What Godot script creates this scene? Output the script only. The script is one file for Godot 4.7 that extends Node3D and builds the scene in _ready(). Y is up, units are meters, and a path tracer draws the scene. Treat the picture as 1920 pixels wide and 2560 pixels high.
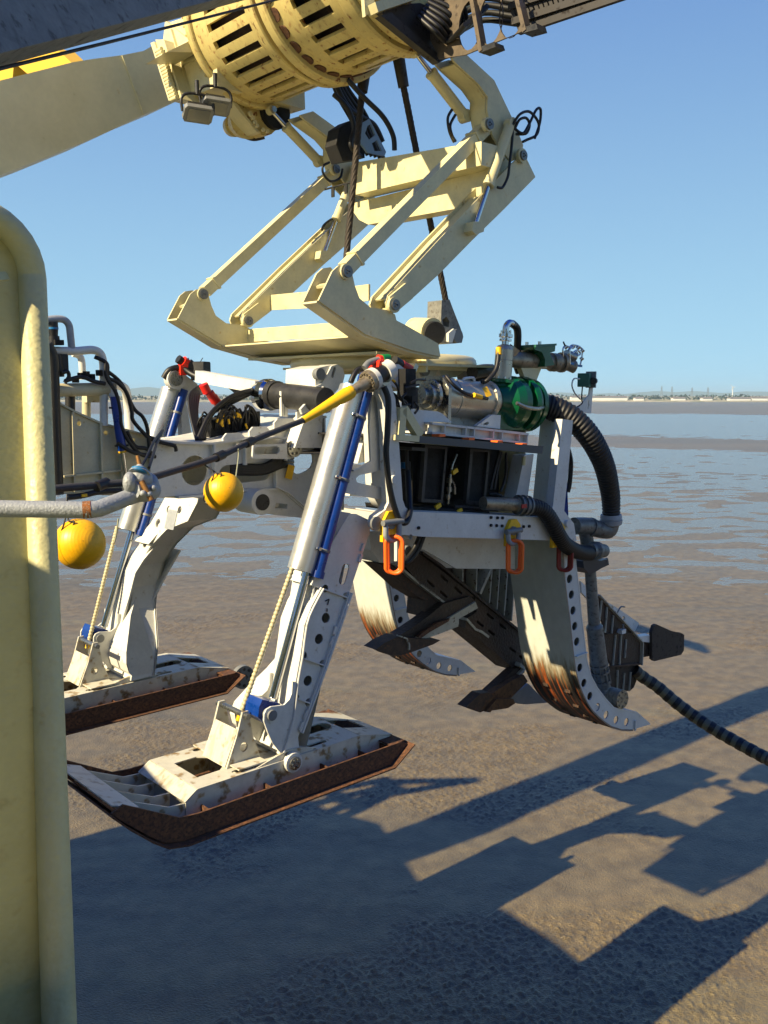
extends Node3D
# ---------------------------------------------------------------- geometry helpers
var PV := PackedVector3Array()
var PN := PackedVector3Array()
var PU := PackedVector2Array()
var PC := PackedColorArray()
var BO := Vector3.ZERO
var mirror := false
var bend_leg := false
var taken := {}
var M := {}
const MACHINE_TURN := 42.3
const MACHINE_AT := Vector3(-0.966, 0, -9.0)
const MID := -4.38

func pl(a: Array) -> PackedVector2Array:
	var r := PackedVector2Array()
	for i in range(0, a.size(), 2): r.append(Vector2(a[i], a[i + 1]))
	return r
func mp(p: Vector3) -> Vector3:
	if bend_leg: p.z += leg_bend(p.x, p.y)
	if mirror: p.z = MID - p.z
	return p
func tri(a: Vector3, b: Vector3, c: Vector3, na: Vector3, nb: Vector3, nc: Vector3, ua := Vector2.ZERO, ub := Vector2.ZERO, uc := Vector2.ZERO):
	a = mp(a); b = mp(b); c = mp(c)
	if mirror: na.z = -na.z; nb.z = -nb.z; nc.z = -nc.z
	var g := (b - a).cross(c - a)
	if g.length_squared() < 1e-16: return
	if g.dot(na + nb + nc) > 0:
		PV.append_array([a - BO, c - BO, b - BO]); PN.append_array([na, nc, nb]); PU.append_array([ua, uc, ub])
	else:
		PV.append_array([a - BO, b - BO, c - BO]); PN.append_array([na, nb, nc]); PU.append_array([ua, ub, uc])
func quad(a: Vector3, b: Vector3, c: Vector3, d: Vector3, n := Vector3.ZERO):
	if n == Vector3.ZERO: n = (b - a).cross(c - a).normalized()
	tri(a, b, c, n, n, n); tri(a, c, d, n, n, n)
func numbered(called: String) -> String:
	if not taken.has(called):
		taken[called] = 0
		return called
	taken[called] += 1
	return "%s_%03d" % [called, taken[called]]
func commit(called: String, mat: Material, parent: Node3D) -> MeshInstance3D:
	var o := MeshInstance3D.new()
	if PV.size() > 0:
		var arr := []
		arr.resize(Mesh.ARRAY_MAX)
		arr[Mesh.ARRAY_VERTEX] = PV; arr[Mesh.ARRAY_NORMAL] = PN; arr[Mesh.ARRAY_TEX_UV] = PU
		if PC.size() == PV.size(): arr[Mesh.ARRAY_COLOR] = PC
		var m := ArrayMesh.new()
		m.add_surface_from_arrays(Mesh.PRIMITIVE_TRIANGLES, arr)
		m.surface_set_material(0, mat)
		o.mesh = m
	o.name = called
	parent.add_child(o, true)
	PV = PackedVector3Array(); PN = PackedVector3Array(); PU = PackedVector2Array(); PC = PackedColorArray()
	return o
func meta(o: Node3D, label: String, category: String, group := ""):
	o.set_meta("label", label); o.set_meta("category", category)
	if group != "": o.set_meta("group", group)
# a thing in the machine's own frame (x along its travel, y up, z towards its near side)
func mthing(called: String, label: String, category: String, base: Vector3, group := "") -> Node3D:
	var o := Node3D.new()
	o.name = numbered(called); add_child(o)
	o.rotation.y = deg_to_rad(MACHINE_TURN)
	o.position = MACHINE_AT + Basis(Vector3.UP, deg_to_rad(MACHINE_TURN)) * base
	BO = base
	meta(o, label, category, group)
	return o
func wthing(called: String, label: String, category: String, base: Vector3, group := "") -> Node3D:
	var o := Node3D.new()
	o.name = numbered(called); add_child(o)
	o.position = base
	BO = base
	meta(o, label, category, group)
	return o
func m2w(p: Vector3) -> Vector3:
	return MACHINE_AT + Basis(Vector3.UP, deg_to_rad(MACHINE_TURN)) * p
func pack(called: String, parent: Node3D) -> Node3D:
	var o := Node3D.new()
	o.name = called
	parent.add_child(o, true)
	return o
# flat polygon pushed out along the frame's z, with holes
func gplate(T: Transform3D, poly: PackedVector2Array, d1: float, d2: float, holes := []):
	if Geometry2D.is_polygon_clockwise(poly):
		poly = poly.duplicate(); poly.reverse()
	var pieces := [poly]
	for h in holes:
		var c := Vector2.ZERO
		for p in h: c += p
		c /= h.size()
		var nx := []
		for pc in pieces:
			if Geometry2D.intersect_polygons(pc, h).is_empty():
				nx.append(pc); continue
			for s in [-1.0, 1.0]:
				var half := PackedVector2Array([c + Vector2(-90, 0), c + Vector2(90, 0), c + Vector2(90, 90 * s), c + Vector2(-90, 90 * s)])
				for q in Geometry2D.intersect_polygons(pc, half):
					for w in Geometry2D.clip_polygons(q, h):
						if not Geometry2D.is_polygon_clockwise(w): nx.append(w)
		pieces = nx
	var za := minf(d1, d2)
	var zb := maxf(d1, d2)
	var nz := T.basis.z.normalized()
	for pc in pieces:
		var ix := Geometry2D.triangulate_polygon(pc)
		for i in range(0, ix.size(), 3):
			var a: Vector2 = pc[ix[i]]
			var b: Vector2 = pc[ix[i + 1]]
			var c: Vector2 = pc[ix[i + 2]]
			tri(T * Vector3(a.x, a.y, zb), T * Vector3(b.x, b.y, zb), T * Vector3(c.x, c.y, zb), nz, nz, nz, a, b, c)
			tri(T * Vector3(a.x, a.y, za), T * Vector3(b.x, b.y, za), T * Vector3(c.x, c.y, za), -nz, -nz, -nz, a, b, c)
	var loops := [poly]
	for h in holes: loops.append(h)
	for k in loops.size():
		var lp: PackedVector2Array = loops[k]
		var cw := Geometry2D.is_polygon_clockwise(lp)
		var s := 1.0 if (k == 0) != cw else -1.0
		for i in lp.size():
			var a: Vector2 = lp[i]
			var b: Vector2 = lp[(i + 1) % lp.size()]
			var e := (b - a).normalized()
			var n := (T.basis * Vector3(e.y * s, -e.x * s, 0)).normalized()
			var p := T * Vector3(a.x, a.y, za)
			var q := T * Vector3(b.x, b.y, za)
			var r := T * Vector3(b.x, b.y, zb)
			var w := T * Vector3(a.x, a.y, zb)
			tri(p, q, r, n, n, n); tri(p, r, w, n, n, n)
func plate(poly, d1: float, d2: float, holes := []):
	gplate(Transform3D.IDENTITY, poly if poly is PackedVector2Array else pl(poly), d1, d2, holes)
# polygon given as (z, y) pushed along x
func uplate(poly, x1: float, x2: float, holes := []):
	gplate(Transform3D(Vector3(0, 0, 1), Vector3(0, 1, 0), Vector3(-1, 0, 0), Vector3.ZERO), poly if poly is PackedVector2Array else pl(poly), -x1, -x2, holes)
# polygon given as (x, z) pushed along y
func yplate(poly, y1: float, y2: float, holes := []):
	gplate(Transform3D(Vector3(1, 0, 0), Vector3(0, 0, 1), Vector3(0, -1, 0), Vector3.ZERO), poly if poly is PackedVector2Array else pl(poly), -y1, -y2, holes)
func ring2(c: Vector2, r: float, n := 14, ry := -1.0, tilt := 0.0) -> PackedVector2Array:
	var o := PackedVector2Array()
	if ry < 0: ry = r
	for i in n:
		var a := TAU * i / n
		o.append(c + Vector2(cos(a) * r, sin(a) * ry).rotated(tilt))
	return o
func slot2(c: Vector2, l: float, r: float, tilt := 0.0) -> PackedVector2Array:
	var o := PackedVector2Array()
	for i in 7: o.append(c + (Vector2(l / 2, 0) + Vector2(r, 0).rotated(-PI / 2 + PI * i / 6)).rotated(tilt))
	for i in 7: o.append(c + (Vector2(-l / 2, 0) + Vector2(r, 0).rotated(PI / 2 + PI * i / 6)).rotated(tilt))
	return o
# sheet of even thickness along a line in (x, y), from z1 to z2
func strip(line, t: float, z1: float, z2: float, uvlen := false):
	var p: PackedVector2Array = line if line is PackedVector2Array else pl(line)
	var left := PackedVector2Array()
	var nn := []
	for i in p.size():
		var d := (p[mini(i + 1, p.size() - 1)] - p[maxi(i - 1, 0)]).normalized()
		nn.append(Vector2(-d.y, d.x))
		left.append(p[i] + Vector2(-d.y, d.x) * t)
	var acc := 0.0
	for i in p.size() - 1:
		var l := p[i].distance_to(p[i + 1])
		var a := Vector3(p[i].x, p[i].y, z1)
		var b := Vector3(p[i + 1].x, p[i + 1].y, z1)
		var c := Vector3(p[i + 1].x, p[i + 1].y, z2)
		var d := Vector3(p[i].x, p[i].y, z2)
		var n0 := -Vector3(nn[i].x, nn[i].y, 0)
		var n1 := -Vector3(nn[i + 1].x, nn[i + 1].y, 0)
		tri(a, b, c, n0, n1, n1, Vector2(acc, z1), Vector2(acc + l, z1), Vector2(acc + l, z2))
		tri(a, c, d, n0, n1, n0, Vector2(acc, z1), Vector2(acc + l, z2), Vector2(acc, z2))
		var a2 := Vector3(left[i].x, left[i].y, z1)
		var b2 := Vector3(left[i + 1].x, left[i + 1].y, z1)
		var c2 := Vector3(left[i + 1].x, left[i + 1].y, z2)
		var d2 := Vector3(left[i].x, left[i].y, z2)
		tri(a2, b2, c2, -n0, -n1, -n1, Vector2(acc, z1), Vector2(acc + l, z1), Vector2(acc + l, z2))
		tri(a2, c2, d2, -n0, -n1, -n0, Vector2(acc, z1), Vector2(acc + l, z2), Vector2(acc, z2))
		var s := signf(z2 - z1)
		quad(d, c, c2, d2, Vector3(0, 0, s)); quad(a, b, b2, a2, Vector3(0, 0, -s))
		acc += l
	var e := p.size() - 1
	quad(Vector3(p[0].x, p[0].y, z1), Vector3(p[0].x, p[0].y, z2), Vector3(left[0].x, left[0].y, z2), Vector3(left[0].x, left[0].y, z1))
	quad(Vector3(p[e].x, p[e].y, z1), Vector3(p[e].x, p[e].y, z2), Vector3(left[e].x, left[e].y, z2), Vector3(left[e].x, left[e].y, z1))
func frame_of(d: Vector3) -> Basis:
	var z := d.normalized()
	var x := Vector3.UP.cross(z)
	if x.length() < 0.01: x = Vector3.RIGHT.cross(z)
	x = x.normalized()
	return Basis(x, z.cross(x), z)
func lathe(a: Vector3, b: Vector3, prof: Array, seg := 18):   # prof: pairs (fraction along a-b, radius), flat array
	var B := frame_of(b - a)
	var L := a.distance_to(b)
	var n := prof.size() / 2
	for k in n - 1:
		var t0: float = prof[2 * k]
		var r0: float = prof[2 * k + 1]
		var t1: float = prof[2 * k + 2]
		var r1: float = prof[2 * k + 3]
		var slope := atan2(r0 - r1, (t1 - t0) * L)
		for i in seg:
			var q := TAU * i / seg
			var w := TAU * (i + 1) / seg
			var dq := B.x * cos(q) + B.y * sin(q)
			var dw := B.x * cos(w) + B.y * sin(w)
			var p00 := a + (b - a) * t0 + dq * r0
			var p01 := a + (b - a) * t0 + dw * r0
			var p10 := a + (b - a) * t1 + dq * r1
			var p11 := a + (b - a) * t1 + dw * r1
			var nq := dq * cos(slope) + B.z * sin(slope)
			var nw := dw * cos(slope) + B.z * sin(slope)
			var ua := Vector2(q, t0 * L)
			if r0 > 1e-5: tri(p00, p01, p11, nq, nw, nw, ua, Vector2(w, t0 * L), Vector2(w, t1 * L))
			if r1 > 1e-5: tri(p00, p11, p10, nq, nw, nq, ua, Vector2(w, t1 * L), Vector2(q, t1 * L))
func cyl(a: Vector3, b: Vector3, ra: float, rb := -1.0, seg := 18):
	if rb < 0: rb = ra
	lathe(a, b, [0, 0, 0, ra, 1, rb, 1, 0], seg)
func disc(c: Vector3, ax: Vector3, r: float, t: float, seg := 18):
	cyl(c - ax.normalized() * t / 2, c + ax.normalized() * t / 2, r, r, seg)
func curve_pts(pts: Array, sub := 6) -> Array:
	if pts.size() < 3 or sub < 2: return pts
	var o := []
	for i in pts.size() - 1:
		var p0: Vector3 = pts[maxi(i - 1, 0)]
		var p1: Vector3 = pts[i]
		var p2: Vector3 = pts[i + 1]
		var p3: Vector3 = pts[mini(i + 2, pts.size() - 1)]
		for k in sub:
			var t := float(k) / sub
			o.append(0.5 * ((2.0 * p1) + (p2 - p0) * t + (2.0 * p0 - 5.0 * p1 + 4.0 * p2 - p3) * t * t + (3.0 * p1 - p0 - 3.0 * p2 + p3) * t * t * t))
	o.append(pts[pts.size() - 1])
	return o
func tube(pts: Array, r: float, seg := 8, sub := 6, rib := 0.0, ribstep := 1.0, closed := false, r_end := -1.0):
	var P := curve_pts(pts, sub)
	if rib > 0:   # dense resampling so that every rib is real
		var D := [P[0]]
		for i in P.size() - 1:
			var l: float = P[i].distance_to(P[i + 1])
			var n := maxi(1, int(ceil(l / (ribstep / 4.0))))
			for k in n: D.append(P[i].lerp(P[i + 1], float(k + 1) / n))
		P = D
	var n0 := P.size()
	var rings := []
	var nrm := []
	var up := Vector3.UP
	var acc := 0.0
	var len_tot := 0.0
	for i in n0 - 1: len_tot += P[i].distance_to(P[i + 1])
	for i in n0:
		var d: Vector3 = (P[(i + 1) % n0] - P[(i - 1 + n0) % n0]) if closed else (P[mini(i + 1, n0 - 1)] - P[maxi(i - 1, 0)])
		d = d.normalized()
		if i == 0: up = Vector3.UP if absf(d.y) < 0.95 else Vector3.RIGHT
		var x := up.cross(d).normalized()
		up = d.cross(x).normalized()
		if i > 0: acc += P[i].distance_to(P[i - 1])
		var rr := r if r_end < 0 else lerpf(r, r_end, acc / len_tot)
		if rib > 0: rr += rib * sin(TAU * acc / ribstep)
		var ring := []
		var nr := []
		for k in seg:
			var a := TAU * k / seg
			var q := x * cos(a) + up * sin(a)
			ring.append(P[i] + q * rr)
			var slope := 0.0
			if rib > 0: slope = -rib * TAU / ribstep * cos(TAU * acc / ribstep)
			nr.append((q + d * slope).normalized())
		rings.append(ring); nrm.append(nr)
	var m := n0 if closed else n0 - 1
	for i in m:
		var j := (i + 1) % n0
		for k in seg:
			var w := (k + 1) % seg
			tri(rings[i][k], rings[i][w], rings[j][w], nrm[i][k], nrm[i][w], nrm[j][w])
			tri(rings[i][k], rings[j][w], rings[j][k], nrm[i][k], nrm[j][w], nrm[j][k])
	if not closed:
		for e in [0, n0 - 1]:
			var n: Vector3 = (P[e] - P[1 if e == 0 else n0 - 2]).normalized()
			for k in seg: tri(P[e], rings[e][k], rings[e][(k + 1) % seg], n, n, n)
func box(c: Vector3, s: Vector3, B := Basis.IDENTITY, ch := 0.0):
	if ch <= 0:
		for ax in 3:
			for sg in [-1.0, 1.0]:
				var n := Vector3.ZERO; n[ax] = sg
				var p := Vector3.ZERO; p[(ax + 1) % 3] = s[(ax + 1) % 3] / 2
				var q := Vector3.ZERO; q[(ax + 2) % 3] = s[(ax + 2) % 3] / 2
				var o: Vector3 = n * s[ax] / 2
				quad(c + B * (o + p + q), c + B * (o - p + q), c + B * (o - p - q), c + B * (o + p - q), B * n)
		return
	var h := s / 2
	var pts := PackedVector2Array([Vector2(-h.x + ch, -h.y), Vector2(h.x - ch, -h.y), Vector2(h.x, -h.y + ch), Vector2(h.x, h.y - ch), Vector2(h.x - ch, h.y), Vector2(-h.x + ch, h.y), Vector2(-h.x, h.y - ch), Vector2(-h.x, -h.y + ch)])
	gplate(Transform3D(B, c), pts, -h.z, h.z)
func beam(a: Vector3, b: Vector3, w: float, h: float, side := Vector3(0, 0, 1)):   # w along side, h across
	var d := (b - a).normalized()
	var y := d.cross(side).normalized()
	var z := y.cross(d) * -1.0
	box((a + b) / 2, Vector3(a.distance_to(b), h, w), Basis(d, y, d.cross(y)))
func ball(c: Vector3, r: Vector3, seg := 16, rows := 10):
	for i in rows:
		for k in seg:
			var q := []
			for e in [[i, k], [i, k + 1], [i + 1, k + 1], [i + 1, k]]:
				var th: float = PI * e[0] / rows
				var ph: float = TAU * e[1] / seg
				q.append(Vector3(sin(th) * cos(ph), cos(th), sin(th) * sin(ph)))
			tri(c + q[0] * r, c + q[1] * r, c + q[2] * r, q[0], q[1], q[2])
			tri(c + q[0] * r, c + q[2] * r, c + q[3] * r, q[0], q[2], q[3])
func bolt(c: Vector3, ax: Vector3, r: float, t: float): cyl(c, c + ax.normalized() * t, r, r, 6)
func bolts_around(c: Vector3, ax: Vector3, R: float, n: int, r: float, t: float):
	var B := frame_of(ax)
	for i in n:
		var a := TAU * i / n
		bolt(c + (B.x * cos(a) + B.y * sin(a)) * R, ax, r, t)
# ---------------------------------------------------------------- materials
func noise_img(freq: float, sd: int, oct := 4, size := 512) -> Image:
	var n := FastNoiseLite.new()
	n.noise_type = FastNoiseLite.TYPE_SIMPLEX_SMOOTH
	n.seed = sd; n.frequency = freq; n.fractal_octaves = oct
	return n.get_seamless_image(size, size)
# a painted or bare surface: base colour, soft blotches, and stains where the noise passes a threshold
func surface(base: Color, rough: float, metal := 0.0, blotch := 0.10, stain := Color(0.3, 0.2, 0.1), cover := 0.0, sd := 1, scale := 0.7, streak := 0.0, bump := 0.0) -> StandardMaterial3D:
	var size := 256
	var a := noise_img(0.02, sd, 5, size)
	var b := noise_img(0.12, sd + 7, 4, size)
	var c := noise_img(0.035, sd + 13, 6, size)
	if streak > 0: c.resize(size * 6, size, Image.INTERPOLATE_BILINEAR)
	var img := Image.create(size, size, true, Image.FORMAT_RGB8)
	var rim := Image.create(size, size, true, Image.FORMAT_L8)
	for y in size:
		for x in size:
			var na := a.get_pixel(x, y).r - 0.5
			var nb := b.get_pixel(x, y).r - 0.5
			var nc := c.get_pixel((x * 6) % (size * 6) if streak > 0 else x, y).r
			var k := 1.0 + blotch * (na * 1.3 + nb * 0.7)
			var col := Color(base.r * k, base.g * k, base.b * k)
			var w := 0.0
			if cover > 0:
				w = smoothstep(1.0 - cover - 0.11, 1.0 - cover + 0.11, nc * 0.75 + (nb + 0.5) * 0.25)
				col = col.lerp(Color(stain.r * (1.0 + nb * 0.8), stain.g * (1.0 + nb * 0.8), stain.b * (1.0 + nb * 0.8)), w)
			img.set_pixel(x, y, col)
			var rg := clampf(rough + na * 0.25 + nb * 0.15 + w * 0.3, 0.03, 1.0)
			rim.set_pixel(x, y, Color(rg, rg, rg))
	img.generate_mipmaps(); rim.generate_mipmaps()
	var m := StandardMaterial3D.new()
	m.albedo_texture = ImageTexture.create_from_image(img)
	m.roughness = 1.0
	if scale < 1.15: m.roughness_texture = ImageTexture.create_from_image(rim)
	else: m.roughness = rough
	m.metallic = metal
	m.uv1_triplanar = true
	m.uv1_scale = Vector3.ONE * scale
	if bump > 0:
		var nm := noise_img(0.15, sd + 21, 3, size)
		nm.bump_map_to_normal_map(4.0)
		nm.generate_mipmaps()
		m.normal_enabled = true
		m.normal_texture = ImageTexture.create_from_image(nm)
		m.normal_scale = bump
	return m
func flat(c: Color, rough: float, metal := 0.0) -> StandardMaterial3D:
	var m := StandardMaterial3D.new()
	m.albedo_color = c; m.roughness = rough; m.metallic = metal
	return m
func make_materials():
	M.white = surface(Color(0.80, 0.80, 0.77), 0.38, 0, 0.06, Color(0.52, 0.47, 0.38), 0.17, 3, 0.6)
	M.cream = surface(Color(0.80, 0.765, 0.59), 0.42, 0, 0.08, Color(0.58, 0.49, 0.31), 0.20, 11, 0.5)
	M.drum = surface(Color(0.79, 0.72, 0.46), 0.5, 0, 0.10, Color(0.42, 0.22, 0.09), 0.27, 17, 0.8)
	M.rust = surface(Color(0.375, 0.245, 0.15), 0.8, 0, 0.35, Color(0.25, 0.16, 0.105), 0.42, 23, 2.2, 0.0, 0.4)
	M.darkrust = surface(Color(0.225, 0.165, 0.125), 0.65, 0, 0.5, Color(0.42, 0.25, 0.13), 0.22, 29, 1.4, 0.0, 0.4)
	M.steel = surface(Color(0.60, 0.60, 0.57), 0.30, 0.9, 0.12, Color(0.40, 0.38, 0.33), 0.2, 31, 0.8)
	M.sleeve = surface(Color(0.78, 0.78, 0.75), 0.34, 0.75, 0.05, Color(0.62, 0.6, 0.55), 0.2, 33, 0.4)
	M.chrome = flat(Color(0.75, 0.76, 0.77), 0.10, 1.0)
	M.blue = surface(Color(0.02, 0.20, 0.50), 0.32, 0, 0.10, Color(0.02, 0.12, 0.30), 0.15, 37, 0.8)
	M.black = surface(Color(0.055, 0.055, 0.06), 0.5, 0, 0.3, Color(0.14, 0.13, 0.12), 0.2, 41, 1.2)
	M.dark = surface(Color(0.06, 0.058, 0.056), 0.8, 0, 0.4, Color(0.13, 0.11, 0.09), 0.25, 43, 1.0)
	M.grey = surface(Color(0.44, 0.45, 0.45), 0.5, 0.0, 0.12, Color(0.27, 0.25, 0.22), 0.2, 47, 0.6)
	M.galv = surface(Color(0.58, 0.60, 0.62), 0.55, 0.15, 0.10, Color(0.42, 0.42, 0.42), 0.25, 53, 2.5, 0.0, 0.3)
	M.green = surface(Color(0.02, 0.31, 0.17), 0.25, 0, 0.10, Color(0.25, 0.14, 0.06), 0.13, 59, 1.2)
	M.yellow = surface(Color(0.90, 0.70, 0.02), 0.45, 0, 0.08, Color(0.45, 0.36, 0.05), 0.16, 61, 1.6)
	M.buoy = surface(Color(0.93, 0.69, 0.03), 0.42, 0, 0.10, Color(0.30, 0.20, 0.05), 0.17, 63, 2.6)
	M.orange = surface(Color(0.97, 0.42, 0.12), 0.4, 0, 0.06, Color(0.5, 0.13, 0.04), 0.1, 67, 2.0)
	M.red = flat(Color(0.85, 0.12, 0.06), 0.45)
	M.rope = surface(Color(0.22, 0.19, 0.16), 0.65, 0.4, 0.25, Color(0.10, 0.07, 0.05), 0.3, 71, 3.0)
	M.cable = surface(Color(0.20, 0.20, 0.21), 0.7, 0, 0.15, Color(0.36, 0.35, 0.33), 0.2, 73, 2.0)
	M.column = surface(Color(0.74, 0.72, 0.53), 0.5, 0, 0.07, Color(0.60, 0.55, 0.38), 0.24, 79, 1.1, 0.0, 0.2)
	M.girder = surface(Color(0.46, 0.47, 0.45), 0.8, 0, 0.25, Color(0.20, 0.19, 0.18), 0.3, 83, 0.8)
	M.springhose = surface(Color(0.74, 0.70, 0.55), 0.35, 0, 0.12, Color(0.40, 0.32, 0.16), 0.2, 89, 2.0)
	M.palestripe = flat(Color(0.55, 0.56, 0.46), 0.6)
# ---------------------------------------------------------------- the plough
func leg_bend(_x: float, y: float) -> float:
	if not mirror: return -0.10 * smoothstep(5.7, 7.6, y)
	var t := [5.2, 0.0, 5.7, 0.0, 6.1, -0.08, 6.6, -0.14, 7.0, -0.26, 7.3, -0.45, 7.7, -0.68]
	for i in range(0, t.size() - 2, 2):
		if y <= t[i + 2]: return lerpf(t[i + 1], t[i + 3], clampf((y - t[i]) / (t[i + 2] - t[i]), 0, 1))
	return -0.7
func build_ski(plough: Node3D, who: String):
	var ski := pack("ski", plough)
	ski.set_meta("label", who)
	var prof = pl([-2.102, 5.40, -1.984, 5.447, -1.436, 5.145, -1.247, 5.125, 1.381, 5.125, 1.468, 5.077, 1.20, 4.905, -0.34, 4.905, -1.40, 4.905, -1.594, 4.95, -1.737, 5.06, -1.949, 5.25])
	for z in [0.20, -1.17]:
		plate(prof, z, z + 0.022)
		commit("side_rail", M.rust, ski)
	# bottom sheet with a lip outside the rails
	strip([1.50, 5.09, 1.20, 4.90, -1.40, 4.90, -1.60, 4.942, -1.75, 5.05, -1.96, 5.24, -2.12, 5.405], 0.014, 0.31, -1.26)
	commit("bottom_sheet", M.rust, ski)
	strip([1.16, 4.917, -1.38, 4.917, -1.58, 4.957, -1.73, 5.068, -1.94, 5.256], 0.006, 0.19, -1.14)
	commit("inner_skin", M.rust, ski)
	# cross ribs between rails and the box
	for x in [-1.08, -0.35, 0.38, 0.92, 1.24]:
		for z in [[0.0, 0.2], [-0.95, -1.148]]:
			box(Vector3(x, 5.0, (z[0] + z[1]) / 2), Vector3(0.014, 0.17, absf(z[0] - z[1])))
			commit("rib", M.rust, ski)
	for z in [[0.005, 0.2], [-0.955, -1.148]]:
		box(Vector3(1.33, 5.116, (z[0] + z[1]) / 2), Vector3(0.22, 0.014, absf(z[0] - z[1]) - 0.004))
		commit("tail_cover", M.rust, ski)
	# white box between the rails
	var holes := [pl([-0.98, -0.24, -0.72, -0.24, -0.58, -0.36, -0.58, -0.56, -0.72, -0.70, -0.98, -0.70]), slot2(Vector2(-0.52, -0.10), 0.22, 0.035), slot2(Vector2(0.42, -0.13), 0.22, 0.035), slot2(Vector2(0.58, -0.50), 0.46, 0.10), slot2(Vector2(0.42, -0.86), 0.22, 0.035), slot2(Vector2(-0.52, -0.86), 0.22, 0.035)]
	yplate([-1.12, -0.95, 0.94, -0.95, 0.94, 0.0, -1.12, 0.0], 5.238, 5.252, holes)
	commit("deck_plate", M.skiwhite, ski)
	strip([1.43, 5.125, 0.945, 5.238], -0.014, 0.0, -0.30); commit("tail_deck", M.skiwhite, ski)
	strip([1.43, 5.125, 0.945, 5.238], -0.014, -0.65, -0.95); commit("tail_deck", M.skiwhite, ski)
	strip([1.43, 5.125, 1.30, 5.155], -0.014, -0.302, -0.648); commit("tail_deck", M.skiwhite, ski)
	strip([-1.12, 5.238, -1.25, 5.15], -0.014, 0.0, -0.95); commit("front_deck", M.skiwhite, ski)
	for z in [0.0, -0.95]:
		plate([-1.12, 5.238, -1.25, 5.145, -1.25, 4.94, 1.22, 4.94, 1.42, 5.08, 1.42, 5.122, 0.945, 5.236], z - 0.012 if z == 0.0 else z, z if z == 0.0 else z + 0.012)
		commit("box_side", M.skiwhite, ski)
	for x in [-1.18, -0.42, 0.3, 0.98]:
		box(Vector3(x, 5.04 if absf(x) > 0.9 else 5.08, -0.475), Vector3(0.014, 0.20 if absf(x) > 0.9 else 0.29, 0.92))
		commit("box_frame", M.skiwhite, ski)
	# nose ribs and cross panel
	for z in [-0.02, -0.32, -0.64, -0.94]:
		plate([-1.25, 4.93, -1.25, 5.145, -1.42, 5.16, -1.85, 5.36, -1.93, 5.27, -1.72, 5.09, -1.57, 4.96, -1.40, 4.925], z - 0.01, z + 0.01)
		commit("nose_rib", M.skiwhite, ski)
	strip([-2.06, 5.425, -1.80, 5.325], 0.012, 0.14, -1.10)
	commit("nose_panel", M.skiwhite, ski)
	# bracket that carries the leg pin, sloping deck with holes
	for z in [0.0, -0.86]:
		plate([-0.42, 5.254, 0.36, 5.254, 0.16, 5.32, -0.02, 5.34, -0.22, 5.30], z - 0.05, z - 0.02)
		commit("pin_bracket", M.skiwhite, ski)
	yplate([-0.62, -0.93, -0.28, -0.93, -0.28, -0.04, -0.62, -0.04], 5.275, 5.289, [ring2(Vector2(-0.42, -0.25), 0.06, 12, 0.045), ring2(Vector2(-0.42, -0.66), 0.06, 12, 0.045)])
	commit("sloping_plate", M.skiwhite, ski)
	# A shaped chain towers
	for z in [-0.22, -0.66]:
		plate([-0.66, 5.253, -0.24, 5.253, -0.33, 5.50, -0.385, 5.80, -0.455, 5.80, -0.53, 5.56], z - 0.012, z + 0.012, [ring2(Vector2(-0.45, 5.43), 0.05)])
		commit("tower_plate", M.skiwhite, ski)
	beam(Vector3(-0.66, 5.26, -0.44), Vector3(-0.50, 5.62, -0.44), 0.41, 0.014)
	commit("tower_front", M.skiwhite, ski)
	cyl(Vector3(-0.42, 5.76, -0.15), Vector3(-0.42, 5.76, -0.73), 0.03)
	commit("tower_pin", M.steel, ski)
	# pin
	disc(Vector3(0, 5.212, 0.02), Vector3(0, 0, 1), 0.105, 0.06); commit("pin_collar", M.white, ski)
	if mirror:
		disc(Vector3(1.62, 4.98, -1.0), Vector3(0, 0, 1), 0.17, 0.08, 22); commit("tail_wheel", M.grey, ski)
		disc(Vector3(1.62, 4.98, -1.0), Vector3(0, 0, 1), 0.05, 0.12, 12); bolts_around(Vector3(1.62, 4.98, -1.04), Vector3(0, 0, -1), 0.12, 8, 0.025, 0.012); commit("wheel_hub", M.darkgrey, ski)
		beam(Vector3(1.30, 4.96, -1.08), Vector3(1.62, 4.98, -1.08), 0.03, 0.06); commit("wheel_arm", M.grey, ski)
	disc(Vector3(0, 5.212, 0.058), Vector3(0, 0, 1), 0.07, 0.03); bolts_around(Vector3(0, 5.212, 0.07), Vector3(0, 0, 1), 0.045, 6, 0.012, 0.02); commit("pin", M.steel, ski)
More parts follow.
